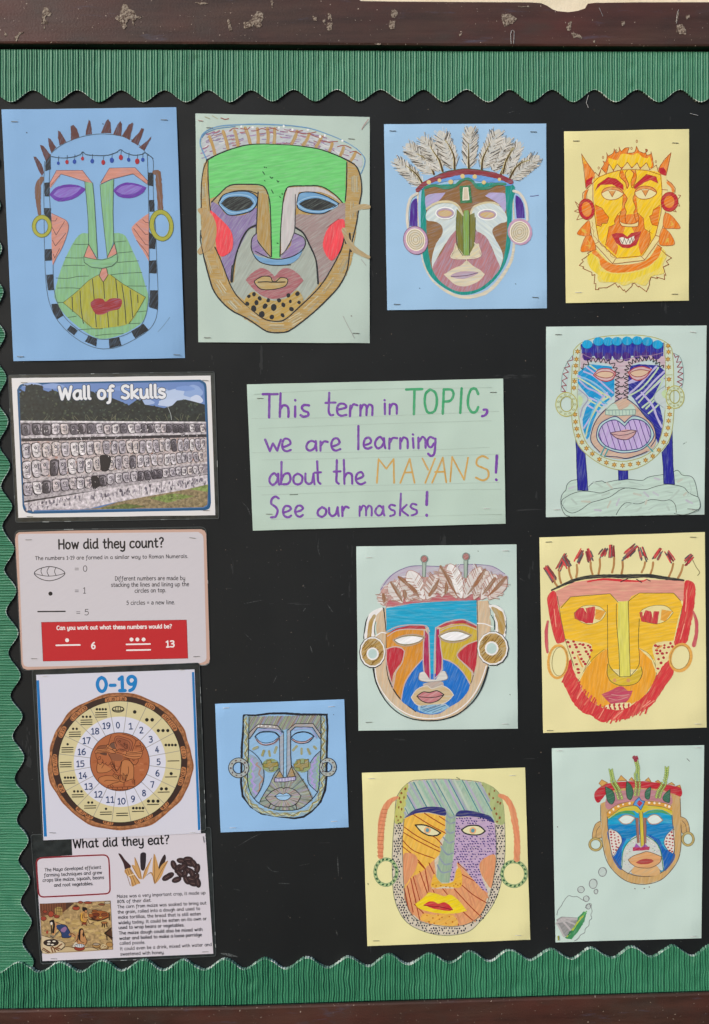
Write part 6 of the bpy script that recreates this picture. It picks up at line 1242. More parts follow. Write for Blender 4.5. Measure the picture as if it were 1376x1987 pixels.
d.part('ear').L('320,265 270,290 225,350 200,450 192,560 190,715', 'd78e6c', (20, 44, 52, 50, 46, 40), fin='m')
for k in range(26):
    t = k / 25; x = 225 - 40 * math.sin(t * 1.6); y = 340 + 370 * t; d.sub('dash').L([(x - 20, y), (x + 22, y + 3)], 'c47a5a', 4, 0) if k % 2 else None
d.part('hoop_earring').E(232, 835, 82, 98, 'a9c08c', 22, 0, 'm'); d.E(232, 835, 94, 110, '5f8a68', 3); d.E(232, 835, 72, 87, '5f8a68', 3)
for k in range(17): a = k * .37; d.F(ell(232 + 82 * math.cos(a), 835 + 98 * math.sin(a), 11, 7, math.degrees(a) + 70, 8), '27553c', 's', sm=0, wob=0)
d.part('ear').L('1100,250 1150,275 1190,340 1215,450 1232,580 1230,735', 'd78e6c', (30, 42, 50, 46, 46, 46), fin='m')
d.part('hoop_earring').E(1208, 848, 90, 94, 'a9c08c', 22, 0, 'm'); d.E(1208, 848, 102, 106, '5f8a68', 3); d.E(1208, 848, 80, 83, '5f8a68', 3)
for k in range(17): a = k * .37; d.F(ell(1208 + 90 * math.cos(a), 848 + 94 * math.sin(a), 11, 7, math.degrees(a) + 70, 8), '27553c', 's', sm=0, wob=0)
d.marks('94,920 96,930;770,112 795,125', '7d8a6a', 5)
d.staples('122,121,0,w 1197,98,-2,w 158,1360,0,d 1240,1318,0,w')
d.done()

# ---- 15: crowned mask with thought bubble
d = Sheet('mask_drawing', 'pale green sheet with a small plant-crowned mask and a thought bubble in its bottom corner', 'drawing',
          (1060, 1440, 4.354), [(48, 52), (1336, 25), (1310, 1657), (78, 1692)], 'bcd1cb')
TAN, PN = 'c3a06c', '6b5d50'
d.part('mask').F('460,520 510,500 520,420 800,340 1060,390 1135,460 1140,640 1140,860 1120,980 1060,1080 980,1160 860,1200 720,1195 620,1140 530,1040 490,920 470,760', TAN, 'm', 80, sm=0)
d.LL('460,530 462,700 480,880 510,1000 570,1090 660,1165 760,1198 860,1200 970,1165 1060,1080 1120,980 1140,860 1138,650 1132,480', PN, 5)
d.F('520,640 620,585 780,560 960,570 1060,600 1070,700 1085,900 1070,1010 980,1095 860,1130 720,1115 620,1060 560,980 530,800', '2d9cc8', 'm', 0)
d.F('525,740 700,750 640,900 640,1080 570,1000 540,880', '2560b0', 'm', 60); d.F('850,780 940,800 1000,900 1085,940 1070,1010 990,1090 960,920', '2560b0', 'm', 60)
d.F('530,700 760,700 1060,690 1070,760 960,820 860,780 700,820 540,760', '2380bd', 'm', 10)
d.F('760,790 690,850 645,930 640,1070 715,1110 780,1060 900,1060 990,1080 975,940 940,860 860,795', 'c6c6c2', 'p', 20)
for k in range(70):
    a = random.uniform(0, 6.28); x = 810 + random.uniform(90, 165) * math.cos(a); y = 960 + 150 * math.sin(a)
    if inside((x, y), smooth_pts(P('760,790 690,850 645,930 640,1070 715,1110 780,1060 900,1060 990,1080 975,940 940,860 860,795'), True)): d.F(ell(x, y, 6, 3, 20, 6), random.choice(('e9e6e2', 'a79ac0', '5f9a6a', 'c08a90')), 's', sm=0, wob=0)
d.LL('770,795 690,850 648,930 640,1060;850,795 930,850 970,930 990,1080', '3f8f6a', 6)
d.F('530,740 580,750 625,790 640,840 610,900 565,970 545,880', 'd8d4cc', 's'); d.F('1080,740 1040,760 1005,810 1000,860 1030,910 1070,940 1085,860', 'd8d4cc', 's')
d.dots('545,760 572,762 550,782 578,785 608,800 550,806 580,810 610,828 552,832 585,838 615,850 555,858 590,862 560,882 592,885 605,890 568,908 590,912 570,935 1060,762 1040,785 1068,790 1020,812 1048,815 1070,820 1015,838 1042,842 1068,848 1015,862 1045,868 1070,875 1030,890 1060,900 1045,915 1065,925', 9, 'a23c48', ry=7)
d.LL('528,740 580,748 625,785 640,840 610,900 565,965;1082,738 1035,765 1000,820 1000,870 1030,915 1068,942', '5a5a6a', 4)
d.LL('515,590 520,700 530,800 545,900 570,980 640,1075 740,1125 870,1135 980,1100 1060,1010 1085,900 1075,760 1060,600', PN, 5)
d.F('525,650* 620,590 740,580 770,600 820,600* 880,575 980,572 1065,620* 1060,570 980,545 800,535 640,555 520,610', 'c9b843', 'm', 0)
d.LL('690,1115 750,1050;930,1045 975,1100', PN, 4, 0); d.F('750,1050 930,1045 960,1115 860,1132 725,1112', 'cfa878', 'm')
d.sub('eyebrow').F('525,660 620,590 720,582 755,620 700,605 620,610', '4d9a62', 'm', 0); d.sub('eyebrow').F('825,615 880,580 980,575 1062,625 980,598 860,605', '4d9a62', 'm', 0)
for q in ('610,655* 650,622 700,618 750,640* 710,685 650,690', '850,650* 890,618 940,618 985,660* 940,690 880,690'):
    d.sub('eye').F(q, 'd6e2de', 's'); d.L(q, 'a88468', 7, 1, 1)
d.sub('nose').F('755,640 780,640 790,850 770,855', '9a6a60', 'm', 90, sm=0); d.F('785,590 815,590 830,885 800,885', 'c9b843', 'm', 90, sm=0); d.F('820,640 845,640 845,850 828,870', '9a6a60', 'm', 90, sm=0)
d.F('760,855 795,890 730,915', '9a5aa8', 'm', sm=0); d.F('835,860 880,900 800,895', '9a5aa8', 'm', sm=0); d.F('732,890 800,890 875,882 870,912 732,920', 'b03058', 'm', sm=0); d.LL('785,590 800,880;815,590 830,885;755,640 770,850;845,640 845,855', PN, 4, 0)
d.sub('mouth').F('692,995* 740,960 800,940 850,925 920,945 975,970* 960,1020 880,1062 780,1060 720,1030', 'd3a070', 'm', 10); d.L('692,995* 740,960 800,940 850,925 920,945 975,970* 960,1020 880,1062 780,1060 720,1030', PN, 4, 1, 1); d.F('755,1018* 810,990 880,988 912,1005* 870,1028 800,1032', 'a84a48', 'm', 0)
d.part('crown').F('405,450 440,390 520,350 650,335 800,330 950,345 1080,370 1142,395 1140,460 1080,440 960,400 820,390 660,390 520,430 440,515', 'b8343f', 'm', 10)
d.F('510,470 600,420 800,400 960,415 1050,440 1055,530 900,500 700,510 520,570', 'b5808a', 'm', 10)
for q in ('445,350 470,318 520,345 470,375', '600,330 632,282 680,325', '700,322 722,298 745,328', '835,325 865,300 890,340', '920,335 945,322 975,350', '1030,355 1060,340 1090,365', '1100,372 1130,362 1140,390'): d.F(q, 'cfa25c', 'm', sm=0); d.L(q, 'b07a4c', 4, 0, 1)
for x in (420, 435, 450): d.dots([(x, 470 + (x - 420))], 7, 'a02c3c')
for q in ('500,378* 560,410 580,480 555,525 520,500 505,440', '680,330* 720,370 735,430 715,487 685,470 675,400', '885,378* 880,430 870,480 840,475 835,430 855,395', '1048,400* 1045,470 1040,510 1000,500 985,470 1010,430'):
    d.sub('leaf').F(q, '3a6a55', 'm'); d.L(q, '25483c', 4, 1, 1)
d.F('520,590 600,530 700,505 800,500 900,498 1000,515 1060,540 1060,575 980,545 800,530 640,552 525,635', 'd09a45', 'm', 0); d.LL('520,585 600,530 700,503;860,500 1000,515 1060,540;520,640 640,555 740,535;860,535 980,548 1060,580', PN, 3)
d.dots('537,595 568,568 610,543 650,527 705,518 870,512 915,515 957,517 1008,535 1040,545', 10, 'e8e0d0')
d.sub('star_jewel').F('785,465 805,495 835,500 820,535 800,575 775,545 735,530 750,500', '5b97d0', 'm', sm=0); d.F('785,490 815,515 790,545 765,520', 'b83a4a', 'm', sm=0); d.L('785,465 805,495 835,500 820,535 800,575 775,545 735,530 750,500', '2c4a8a', 4, 0, 1)
for q in ('545,240 555,290 570,350 600,400 625,480', '760,170 775,230 765,290 775,370 765,450', '1020,220 1015,290 990,370 960,420 945,470'):
    d.sub('vine'); d.L(q, '6e9a48', 5)
    for i, (x, y) in enumerate(resample(smooth_pts(P(q), False), 22)):
        for sg in (-1, 1): d.F(ell(x + sg * (9 + 7 * (i > 6)), y - 4, 14, 6, sg * -58, 8), 'bccf7a', 'm', sm=0, wob=.4); d.L(ell(x + sg * (9 + 7 * (i > 6)), y - 4, 14, 6, sg * -58, 8), '7a9a50', 2.5, 0, 1, wob=0)
d.sub('flower').F('730,120 745,112 755,120 770,115 775,130 782,145 770,150 765,172 745,165 740,150 727,135', '8f2c42', 'm', sm=0)
for q, ring, cx, cy, rx, ry in (('460,670 420,690 395,750 392,815 435,812 468,810', '', 418, 865, 50, 48), ('1135,630 1180,650 1205,700 1208,770 1150,770 1140,700', '', 1198, 820, 46, 52)):
    d.part('ear').F(q, TAN, 'm'); d.L(q, PN, 4); d.L([(cx + (2 if cx < 800 else -12), cy - 60), (cx + (10 if cx < 800 else -20), cy - 120), (cx + (35 if cx < 800 else -48), cy - 155)], PN, 4)
    d.sub('hoop_earring').E(cx, cy, rx, ry, 'b9a468', 12, 0, 'm'); d.E(cx, cy, rx + 9, ry + 9, '8a7c48', 4); d.E(cx, cy, rx - 8, ry - 8, '8a7c48', 4)
for cx, cy, r, rr in ((475, 1098, 33, 38), (396, 1198, 33, 40), (420, 1264, 16, 20), (293, 1247, 28, 27), (338, 1324, 24, 24), (355, 1390, 20, 22)):
    d.part('bubble').O(cx, cy, r, rr, 'b6c2c0', 'p'); d.E(cx, cy, r, rr, '7c7c80', 4); d.E(cx + 3, cy - 2, r, rr, '8e8e92', 2.5, 15)
d.part('thought_cloud').L('90,1460 100,1420 130,1380 145,1350 175,1310 195,1298 230,1308 260,1305 300,1330 320,1340', '84898c', 4); d.L('330,1400 360,1365 382,1370 380,1395 388,1430 378,1460 385,1490 365,1510 360,1550 330,1580 325,1610 290,1630 270,1660 240,1680', '84898c', 4)
d.part('pyramid').F('85,1500 130,1475 285,1485 300,1500 240,1570 200,1640 140,1640 100,1560', '8b8b8c', 'm', 40, sm=0); d.LL('85,1535 140,1490 300,1500;130,1500 215,1600;150,1500 240,1540;100,1545 150,1640;110,1520 290,1490', 'b4b0b2', 15, fin='m')
d.part('grass_bank').F('270,1480 320,1430 340,1445 320,1520 270,1600 215,1665 165,1660 205,1620 250,1550', '3f8a58', 'm', 60, sm=0, wob=2)
for k in range(16): t = k / 15; d.L([(165 + 150 * t, 1660 - 200 * t + random.uniform(-10, 10)), (190 + 150 * t, 1630 - 200 * t)], random.choice(('2f7048', '6ab06a', 'a9b84a')), 10, 0, fin='m')
d.part('yellow_sprig').F('95,1640 108,1635 112,1670 98,1678', '8a8a30', 'm', sm=0)
d.marks('1190,140 1212,162', '4a4448', 4); d.marks('748,1238 752,1240;826,1238 832,1236;870,1224 873,1226;95,716 97,718', '6a5050', 8)
d.staples('113,73,2,w 1280,46,2,w 1243,1641,0,w')
d.done()
# ================================================================ hand-lettered sign
d = Sheet('handwritten_sign', 'pale green sign hand-lettered in purple, green and gold felt pen between the masks', 'sign',
          (470, 730, 2.646), [(24, 42), (1340, 12), (1353, 757), (55, 793)], 'b4cabf', bow=.0008)
PU, GR, GO_ = '7846a4', '46a070', 'c9a25e'
d.part('ruled_lines')
for q in ('60,92 500,70 1280,58', '50,217 500,212 1320,180', '85,268 700,245 1280,228', '50,393 700,388 1270,365', '100,430 600,420 1320,400', '75,567 700,560 1320,545', '100,610 700,590 1330,580', '150,735 800,722 1330,708'): d.LL(q, 'b0c4ba', 2, fin='p')
d.L('245,609 285,607', '6f7f76', 4, 0)
def wr(nm, lst, c, w):
    d.part(nm)
    for q in lst.split(';'):
        q = q.strip(); sm = q.startswith('~'); d.L(q.lstrip('~'), c, w, 1 if sm else 0, 0, 'm', wob=.6)
wr('word', '105,92 182,92;140,92 138,213;197,88 193,208;~195,172 210,150 232,155 238,180 237,208;272,155 272,208;272,122 273,125;~343,150 318,148 306,162 318,178 338,186 338,202 315,208 300,200', PU, 13)
wr('word', '~447,85 445,150 445,185 455,200 468,198;428,137 480,135;~490,172 520,165 535,158 525,143 502,142 488,160 490,190 508,203 535,198;~553,205 556,150 556,172 570,145 592,150;~607,203 608,148 608,170 622,146 638,155 638,200;~638,170 652,146 668,155 668,200', PU, 12)
wr('word', '732,140 733,195;731,122 732,124;~757,195 758,145 758,165 772,142 792,150 794,193', PU, 12)
wr('word', '842,68 925,66;885,68 882,195;~965,68 942,90 938,140 950,182 970,188 990,175 1000,130 992,85 965,68;1035,68 1030,193;~1035,68 1075,70 1085,95 1070,125 1036,130;1127,62 1120,188;~1212,92 1200,66 1178,66 1162,100 1160,150 1178,184 1200,182 1212,158', GR, 13)
wr('comma', '~1240,172 1255,172 1258,185 1248,200 1232,205', PU, 13); 
wr('word', '118,325 142,385 158,345 180,382 198,325;~210,365 235,355 248,345 240,325 218,322 206,345 210,375 228,385 250,378', PU, 12)
wr('word', '~378,340 355,332 335,345 330,368 345,382 368,372 378,350;~378,332 380,365 382,382;~402,383 402,335 404,355 420,335 440,338;~460,362 488,352 500,340 490,320 470,322 458,345 462,370 480,382 504,374', PU, 12)
wr('word', '597,255 596,375;~625,355 655,345 662,330 650,315 632,322 624,345 628,365 645,372 665,365;~728,335 710,312 690,325 682,350 695,370 715,362 728,340;~728,318 730,350 735,370;~755,372 757,320 758,340 772,318 795,318;~812,372 812,318 813,340 828,315 848,325 850,370;877,318 880,368;876,298 878,300;~905,370 905,315 906,338 925,312 940,325 942,368;~985,320 965,312 952,330 955,355 970,365 985,345;~993,320 990,370 985,400 970,410 955,398', PU, 12)
wr('word', '~182,518 165,498 145,515 140,540 155,558 175,545 184,520;~185,500 186,540 190,558;202,440 200,555;~202,535 215,505 240,500 248,530 235,552 210,555;~285,500 265,515 265,545 285,556 305,545 308,515 285,500;~325,500 325,540 340,553 358,545 366,505;~366,500 368,535 372,555;~385,437 388,500 390,540 402,552;372,495 405,493', PU, 12)
wr('word', '~486,430 485,500 484,540 496,552;470,490 505,488;522,430 525,553;~525,520 540,498 562,505 565,552;~585,530 612,520 622,510 612,493 592,500 583,525 590,545 610,555 632,545', PU, 12)
wr('word', '700,425 692,548;700,425 740,475 778,425;778,425 780,548;812,548 860,425 885,548;835,495 875,493;925,422 955,480;990,422 940,548;975,548 1030,418 1048,545;990,492 1038,490;1068,542 1078,415 1140,532 1160,418', GO_, 9)
wr('word', '~1262,422 1235,410 1208,425 1205,455 1235,470 1262,485 1262,520 1235,535 1200,520', GO_, 10)
wr('exclamation_mark', '1308,408 1303,495;1304,530 1306,533', PU, 14)
wr('word', '~188,628 170,618 152,632 150,655 170,670 182,690 172,720 148,725;~212,700 238,692 250,680 240,668 220,668 210,690 215,715 235,725 252,715;~272,698 300,690 312,678 300,665 282,668 272,690 278,712 295,722 312,712', PU, 12)
wr('word', '~410,672 390,690 390,712 410,722 428,708 430,685 410,672;~446,675 448,705 462,718 480,708 488,680;~490,672 492,700 496,718;~515,718 514,670 516,692 530,670 548,676', PU, 12)
wr('word', '~603,718 604,668 606,690 620,665 635,675 636,715;~636,690 650,665 664,675 665,715;~722,680 705,665 688,680 684,700 698,715 715,708 724,685;~724,668 726,700 730,715;~785,665 765,660 755,672 765,685 782,692 782,710 760,718;815,602 810,715;845,660 815,688 852,715;~895,660 875,655 865,668 875,680 895,688 895,705 870,715', PU, 11)
wr('exclamation_mark', '950,595 947,660;947,712 948,716', PU, 15)
d.staples('92,113,1,d 1290,82,-1,d 1255,679,0,w 138,708,0,d')
d.done()
# ================================================================ laminated cards
# ---- food sheet (lowest; the wheel card overlaps it)
d = Sheet('laminated_sheet', 'laminated white sheet headed What did they eat?, with maize, beans and a cooking scene', 'poster',
          (50, 1600, 3.621), [(90, 92), (1262, 62), (1318, 908), (118, 960)], 'cbc7d1', lam=True, h0=.0012,
          outline=[(322, 92), (1262, 62), (1318, 908), (118, 960), (88, 500), (78, 250), (100, 232), (327, 216)])
d.pouch([(35, 72), (1300, 20), (1337, 925), (105, 980)], h=.0006)
RB = '122,234 540,214 570,222 584,250 592,455 584,478 560,487 128,509 102,502 90,478 76,272 88,244'
d.part('text_box').L(RB, 'a8343e', 10, 1, 1); d.L(RB, '3c1a20', 4, 1, 1)
IK = '101013'
d.part('heading').text('What did they eat?', 330, 166, 1012, 134, 42, 10.5, IK)
d.part('box_text')
for t, x0, y0, x1, y1 in (('The Maya developed efficient', 132, 330, 530, 310), ('farming techniques and grew', 128, 367, 537, 347), ('crops like maize, squash, beans', 118, 403, 551, 382), ('and root vegetables.', 198, 437, 474, 425)): d.text(t, x0, y0, x1, y1, 15, 3.6, IK)
d.part('body_text')
for t, x0, y0, x1, y1 in (('Maize was a very important crop, it made up', 640, 516, 1264, 489), ('80% of their diet.', 642, 552, 884, 542), ('The corn from maize was soaked to bring out', 643, 589, 1270, 561), ('the grain, rolled into a dough and used to', 645, 626, 1226, 600), ('make tortillas, the bread that is still eaten', 648, 663, 1232, 637), ('widely today. It could be eaten on its own or', 650, 701, 1273, 671), ('used to wrap beans or vegetables.', 652, 735, 1115, 716), ('The maize dough could also be mixed with', 654, 774, 1243, 747), ('water and boiled to make a loose porridge', 657, 811, 1238, 784), ('called pozole.', 659, 845, 840, 838), ('It could even be a drink, mixed with water and', 661, 884, 1308, 853), ('sweetened with honey.', 664, 921, 974, 908)): d.text(t, x0, y0, x1, y1, 14.5, 3.4, IK)
MZ = 'c49a66'
d.part('maize_picture').F('650,205 668,208 700,250 738,290 730,310 700,320 685,270', '3a2428'); d.F('695,320 730,305 745,325 762,350 805,410 780,420 745,435 735,380 700,345', MZ); d.LL('700,320 735,430;715,315 755,430;730,312 775,425;740,320 800,412', '7a5836', 4); d.L('725,360 760,350', 'e0c8a0', 7)
d.sub('cob').F('805,210 825,195 845,205 840,300 825,325 808,310', '2c262c'); d.sub('husk').F('765,230 790,280 808,330 815,385 790,370 770,310', MZ); d.F('885,235 860,280 835,320 820,385 845,360 865,300', MZ); d.F('745,288 780,300 805,380 790,375', MZ); d.LL('765,230 795,300 812,380;885,235 845,310 822,380;745,288 800,380', '6a4a30', 3)
d.sub('cob').F('975,210 985,240 965,290 940,330 930,320 945,260', '34282a'); d.sub('husk').F('900,208 920,250 935,330 905,415 890,340', MZ); d.F('1000,255 975,310 950,370 905,418 925,340 960,280', MZ); d.F('850,358 885,335 910,420 880,345', MZ); d.LL('900,208 905,300 905,415;998,255 950,330 908,415;850,358 885,338 905,410', '6a4a30', 3)
d.part('bean_picture')
for x, y, a in ((1040, 285, 70), (1070, 310, 120), (1095, 255, 10), (1140, 245, 0), (1150, 275, 20), (1180, 275, 60), (1118, 295, 80), (1205, 310, 100), (1010, 360, -30), (990, 372, 150), (1060, 388, -20), (1085, 345, 40), (1120, 340, 100), (1150, 325, 30), (1170, 345, 70), (1195, 375, 120), (1130, 390, 60), (1165, 385, 20), (1180, 415, 10), (1210, 410, 80), (1100, 300, 140)):
    d.F(ell(x, y, 34, 19, a, 12), '3b2c2e'); d.L(ell(x, y, 34, 19, a, 14), '1d1618', 4, 0, 1); d.L([(x - 16 * math.cos(R(a)), y - 16 * math.sin(R(a))), (x + 14 * math.cos(R(a)), y + 14 * math.sin(R(a)))], '6a5654', 4, 0)
d.part('cooking_scene_picture').F('98,558 595,536 612,878 116,905', 'a99068', 'w', sm=0)
Z = lambda q: [(72.4 + a[0] * .421, 507 + a[1] * .421, a[2]) for a in P(q)]
zf = lambda q, c, sm=1: d.F(Z(q), c, sm=sm)
zl = lambda q, c='241a18', w=4, cl=0: [d.L(Z(k), c, w, 1, cl) for k in q.split(';')]
def ze(x, y, rx, ry, c, o=1):
    d.F(ell(72.4 + x * .421, 507 + y * .421, rx * .421, ry * .421, 0, 14), c)
    if o: d.L(ell(72.4 + x * .421, 507 + y * .421, rx * .421, ry * .421, 0, 14), '2c1c18', 3, 0, 1)
for k in range(90):
    x, y = random.uniform(142, 560), random.uniform(572, 850); d.F([(x + random.uniform(14, 34) * math.cos(j), y + random.uniform(6, 14) * math.sin(j)) for j in (0, .9, 1.8, 2.7, 3.6, 4.5, 5.4)], random.choice(('bda36e', 'a88f60', 'c0a66e', 'ae9664', 'c3ab78') if 640 < y < 800 and 200 < x < 560 else ('9c8560', '8f7a5a', 'a58e66', '8a765a')))
zf('65,120 500,100 630,110 520,210 430,270 240,300 80,330', '6b4434', 0); zf('500,100 640,105 560,170 500,215', '4a342c', 0)
for k in range(30): zl('%d,%d %d,%d' % (70 + k * 14, 118, 74 + k * 14, 250 + 30 * math.sin(k)), ('8a5a44', '4d3024', '744a38')[k % 3], 3)
for a_ in ((668, 190, 62, 38, '9a4a3a'), (740, 95, 42, 20, '9a4a3a'), (868, 100, 66, 22, '97483a'), (250, 290, 48, 52, '9a4a3a'), (345, 325, 48, 34, '8d4436'), (125, 365, 46, 38, '94473a'), (150, 250, 36, 28, '8d4436'), (1095, 130, 54, 18, '7c4a38'), (1190, 100, 52, 24, 'b3a994')): ze(*a_)
zf('320,190 380,170 430,190 440,250 430,310 340,300 315,250', 'a68c58'); zl('320,190 440,200;325,240 438,250;340,180 345,300;380,175 385,305;410,185 415,308', '4a3626', 3); ze(668, 160, 30, 14, '5a3a30')
zf('740,280 800,240 840,260 860,330 850,420 770,430 735,380', 'b98c58'); zf('745,280 770,270 790,400 850,410 840,435 760,430', 'c89a4c'); ze(812, 212, 42, 38, '1e181a', 0); ze(832, 246, 22, 26, 'b4845c'); ze(790, 190, 20, 18, '1e181a', 0); zl('745,300 735,360 750,410 830,430 860,380 880,430 910,455 960,425;800,280 810,350 880,340;780,300 775,360'); zf('760,430 840,430 838,470 770,465', '7a3a2c', 0); zl('775,465 765,480;835,465 842,480', '4a2a20', 8)
ze(1050, 310, 178, 78, '985c38'); ze(1000, 300, 58, 32, '6e3626'); ze(1140, 300, 50, 28, '7a4630'); ze(965, 350, 42, 18, '5e3226'); ze(1075, 350, 28, 12, 'cfb46c'); ze(905, 275, 34, 12, 'c9a878'); zl('880,370 1050,400 1200,350;1218,270 1222,390', '3a2218', 8); ze(980, 232, 48, 14, '8d5434'); ze(1140, 435, 52, 22, 'a06c44'); zl('1110,450 1102,505;1140,455 1142,510;1175,450 1186,502', '3a2218', 8)
zf('310,430 350,435 345,500 330,590 285,650 270,600 300,540', 'b98a60'); ze(262, 430, 38, 42, '191416', 0); ze(258, 448, 20, 26, 'd8d0c4', 0); zl('285,400 300,470 290,560 285,600', '191416', 14); zl('255,480 260,560 255,610', '191416', 7); zf('340,480 430,460 500,480 550,560 585,660 540,685 440,680 420,600 350,530', '2f4068'); zf('490,500 510,540 470,595 410,570 430,530', '8a6a90'); zl('340,430 430,460 500,480 550,560 590,670 440,685 420,610 350,530'); zl('560,640 590,615 650,650 600,660', 'b98a60', 12); zl('560,640 590,612 655,652'); zf('230,640 300,650 350,600 385,570 370,620 320,660 290,690 240,670', '7d7464'); zl('320,640 340,610 380,575;240,660 290,690'); zf('165,600 185,560 205,590 190,625', '9a4436')
zf('700,600 800,600 830,680 850,740 830,800 690,800 660,720', 'b4855c'); zf('715,560 745,528 785,540 805,620 790,680 770,620 745,600 735,680 720,740 705,680', '191416'); ze(765, 585, 22, 36, 'bc9068', 0); zl('700,690 650,770 610,830;800,620 830,690 850,745 825,800;735,640 740,740 800,770;700,640 690,760'); zf('610,830 660,760 700,800 640,840', 'c6bfb0')
zf('92,645 160,660 260,690 370,720 450,750 480,820 430,880 380,932 106,936', 'c9b898'); zf('430,880 490,835 600,850 660,860 820,850 930,840 1040,880 1060,900 380,935', 'bfab86'); zl('85,640 240,690 380,735 450,760 480,820 400,895;420,890 500,835 640,855;820,850 930,845 1040,885', '3a2a20', 4)
ze(250, 770, 128, 58, '2c2220'); [ze(x, y, 28, 12, 'd8d2c4', 0) for x, y in ((215, 750), (300, 745), (210, 792), (272, 800))]; zl('120,860 230,930;250,850 280,930;330,850 400,870;300,860 320,920;360,840 430,790;270,840 380,900', '70462e', 9); zl('100,880 210,940', '3a2418', 5)
ze(725, 862, 88, 42, '8d4034'); ze(730, 820, 84, 32, 'c9ccd0'); zl('680,800 690,830;720,790 722,830;760,795 755,830;790,800 780,830', '55606a', 4); ze(1010, 815, 72, 40, 'a68354'); ze(1005, 795, 58, 20, '9c9080'); ze(1225, 800, 60, 40, 'a98454'); ze(1130, 850, 80, 36, '8c6c44'); zl('1080,840 1120,800 1180,830;1100,850 1150,810;1090,860 1170,850', 'c4b490', 7); zf('1145,610 1255,520 1275,740 1180,640', '4e3426', 0); zl('1145,612 1258,520;1180,640 1185,720;1150,620 1275,690', '241812', 8)
d.L('98,558 595,536 612,878 116,905', '6a5140', 2.5, 0, 1)
d.top.parent = None
d.staples('1250,105,82,d 197,944,1,d 1262,895,-2,d')
d.done()

# ---- number wheel
d = Sheet('laminated_sheet', 'laminated white sheet headed 0-19 with a brown number wheel and blue side stripes', 'poster',
          (60, 1290, 3.931), [(40, 78), (1248, 35), (1297, 1285), (95, 1340)], 'cbccda', lam=True, h0=.0024, bow=.0004)
d.pouch([(8, 40), (1285, -15), (1335, 1262), (88, 1338)], h=.0016)
BL = '2f7fc0'
d.part('side_stripe').F('42,118 62,118 122,1310 100,1312', '2d77b8', sm=0); d.part('side_stripe').F('1228,57 1245,55 1293,1258 1275,1262', '2d77b8', sm=0)
d.part('heading').text('0-19', 492, 205, 818, 195, 74, 26, BL)
CX, CY = 678, 740
d.part('number_wheel').F([(CX + 4 + (552 + 7 * math.sin(a * 5) + 5 * math.sin(a * 11 + 1) + 3 * math.sin(a * 23)) * math.cos(a), CY + (525 + 6 * math.sin(a * 7) + 4 * math.sin(a * 13)) * math.sin(a)) for a in [2 * math.pi * i / 120 for i in range(120)]], '9c6c4c', 'w', sm=0)
d.L([(CX + 4 + (545 + 7 * math.sin(a * 5) + 5 * math.sin(a * 11 + 1)) * math.cos(a), CY + (518 + 6 * math.sin(a * 7)) * math.sin(a)) for a in [2 * math.pi * i / 120 for i in range(120)]], '7e4f36', 6, 0, 1)
for k in range(60): a = k * .105; rr = random.uniform(508, 538) / 530; d.L([(CX + 530 * rr * math.cos(a), CY + 505 * rr * math.sin(a)), (CX + 530 * rr * math.cos(a + .03), CY + 505 * rr * math.sin(a + .03))], random.choice(('b98058', '94603f', 'b47a50')), 12, 0)
d.F(ell(CX - 2, CY - 5, 518, 497, 0, 72), '3a2a26', sm=0)
for k in range(20):
    a = R(-90 + 4 + 18 * k + (6 if k % 3 else -3)); ca, sa = math.cos(a), math.sin(a); x, y = CX - 2 + 494 * ca, CY - 5 + 474 * sa
    L_ = lambda u, v: (x - sa * u + ca * v, y + ca * u + sa * v)
    d.sub('carved_sign'); w = random.uniform(30, 46)
    d.F([L_(-w, -15), L_(-w * .5, -20), L_(w * .4, -17), L_(w, -12), L_(w, 12), L_(w * .3, 20), L_(-w * .6, 17), L_(-w, 10)], 'b27a54')
    for j in range(4): u = -w * .7 + j * w * .45; d.L([L_(u, -12), L_(u + random.uniform(-8, 8), 0), L_(u + random.uniform(-4, 8), 12)], '3a2420', 4)
    d.L(ell(*L_(w * .55, 0), 9, 8, 0, 10), '3a2420', 3, 0, 1)
d.sub('cream_ring').F(ell(CX, CY, 470, 464, 0, 72), 'cec59c', sm=0); d.sub('white_ring').F(ell(CX, CY, 351, 345, 0, 64), 'd3d5e4', sm=0)
for k in range(20):
    a = R(-90 - 1.5 - 9 + 18 * k); d.L([(CX + 226 * math.cos(a), CY + 222 * math.sin(a)), (CX + 470 * math.cos(a), CY + 464 * math.sin(a))], '8d8a86', 4, 0)
d.L(ell(CX, CY, 470, 464, 0, 72), '2e2622', 5, 0, 1)
pos = [(665, 340), (792, 360), (905, 420), (1008, 502), (1066, 612), (1088, 731), (1070, 842), (1014, 958), (933, 1052), (818, 1105), (697, 1138), (573, 1118), (453, 1070), (358, 985), (294, 880), (266, 757), (280, 633), (336, 515), (425, 423), (537, 366)]
num = [(665, 462), (760, 470), (843, 500), (915, 570), (963, 648), (975, 742), (966, 828), (928, 915), (864, 980), (780, 1025), (692, 1042), (603, 1030), (515, 990), (440, 930), (397, 846), (378, 757), (388, 665), (425, 580), (491, 508), (577, 467)]
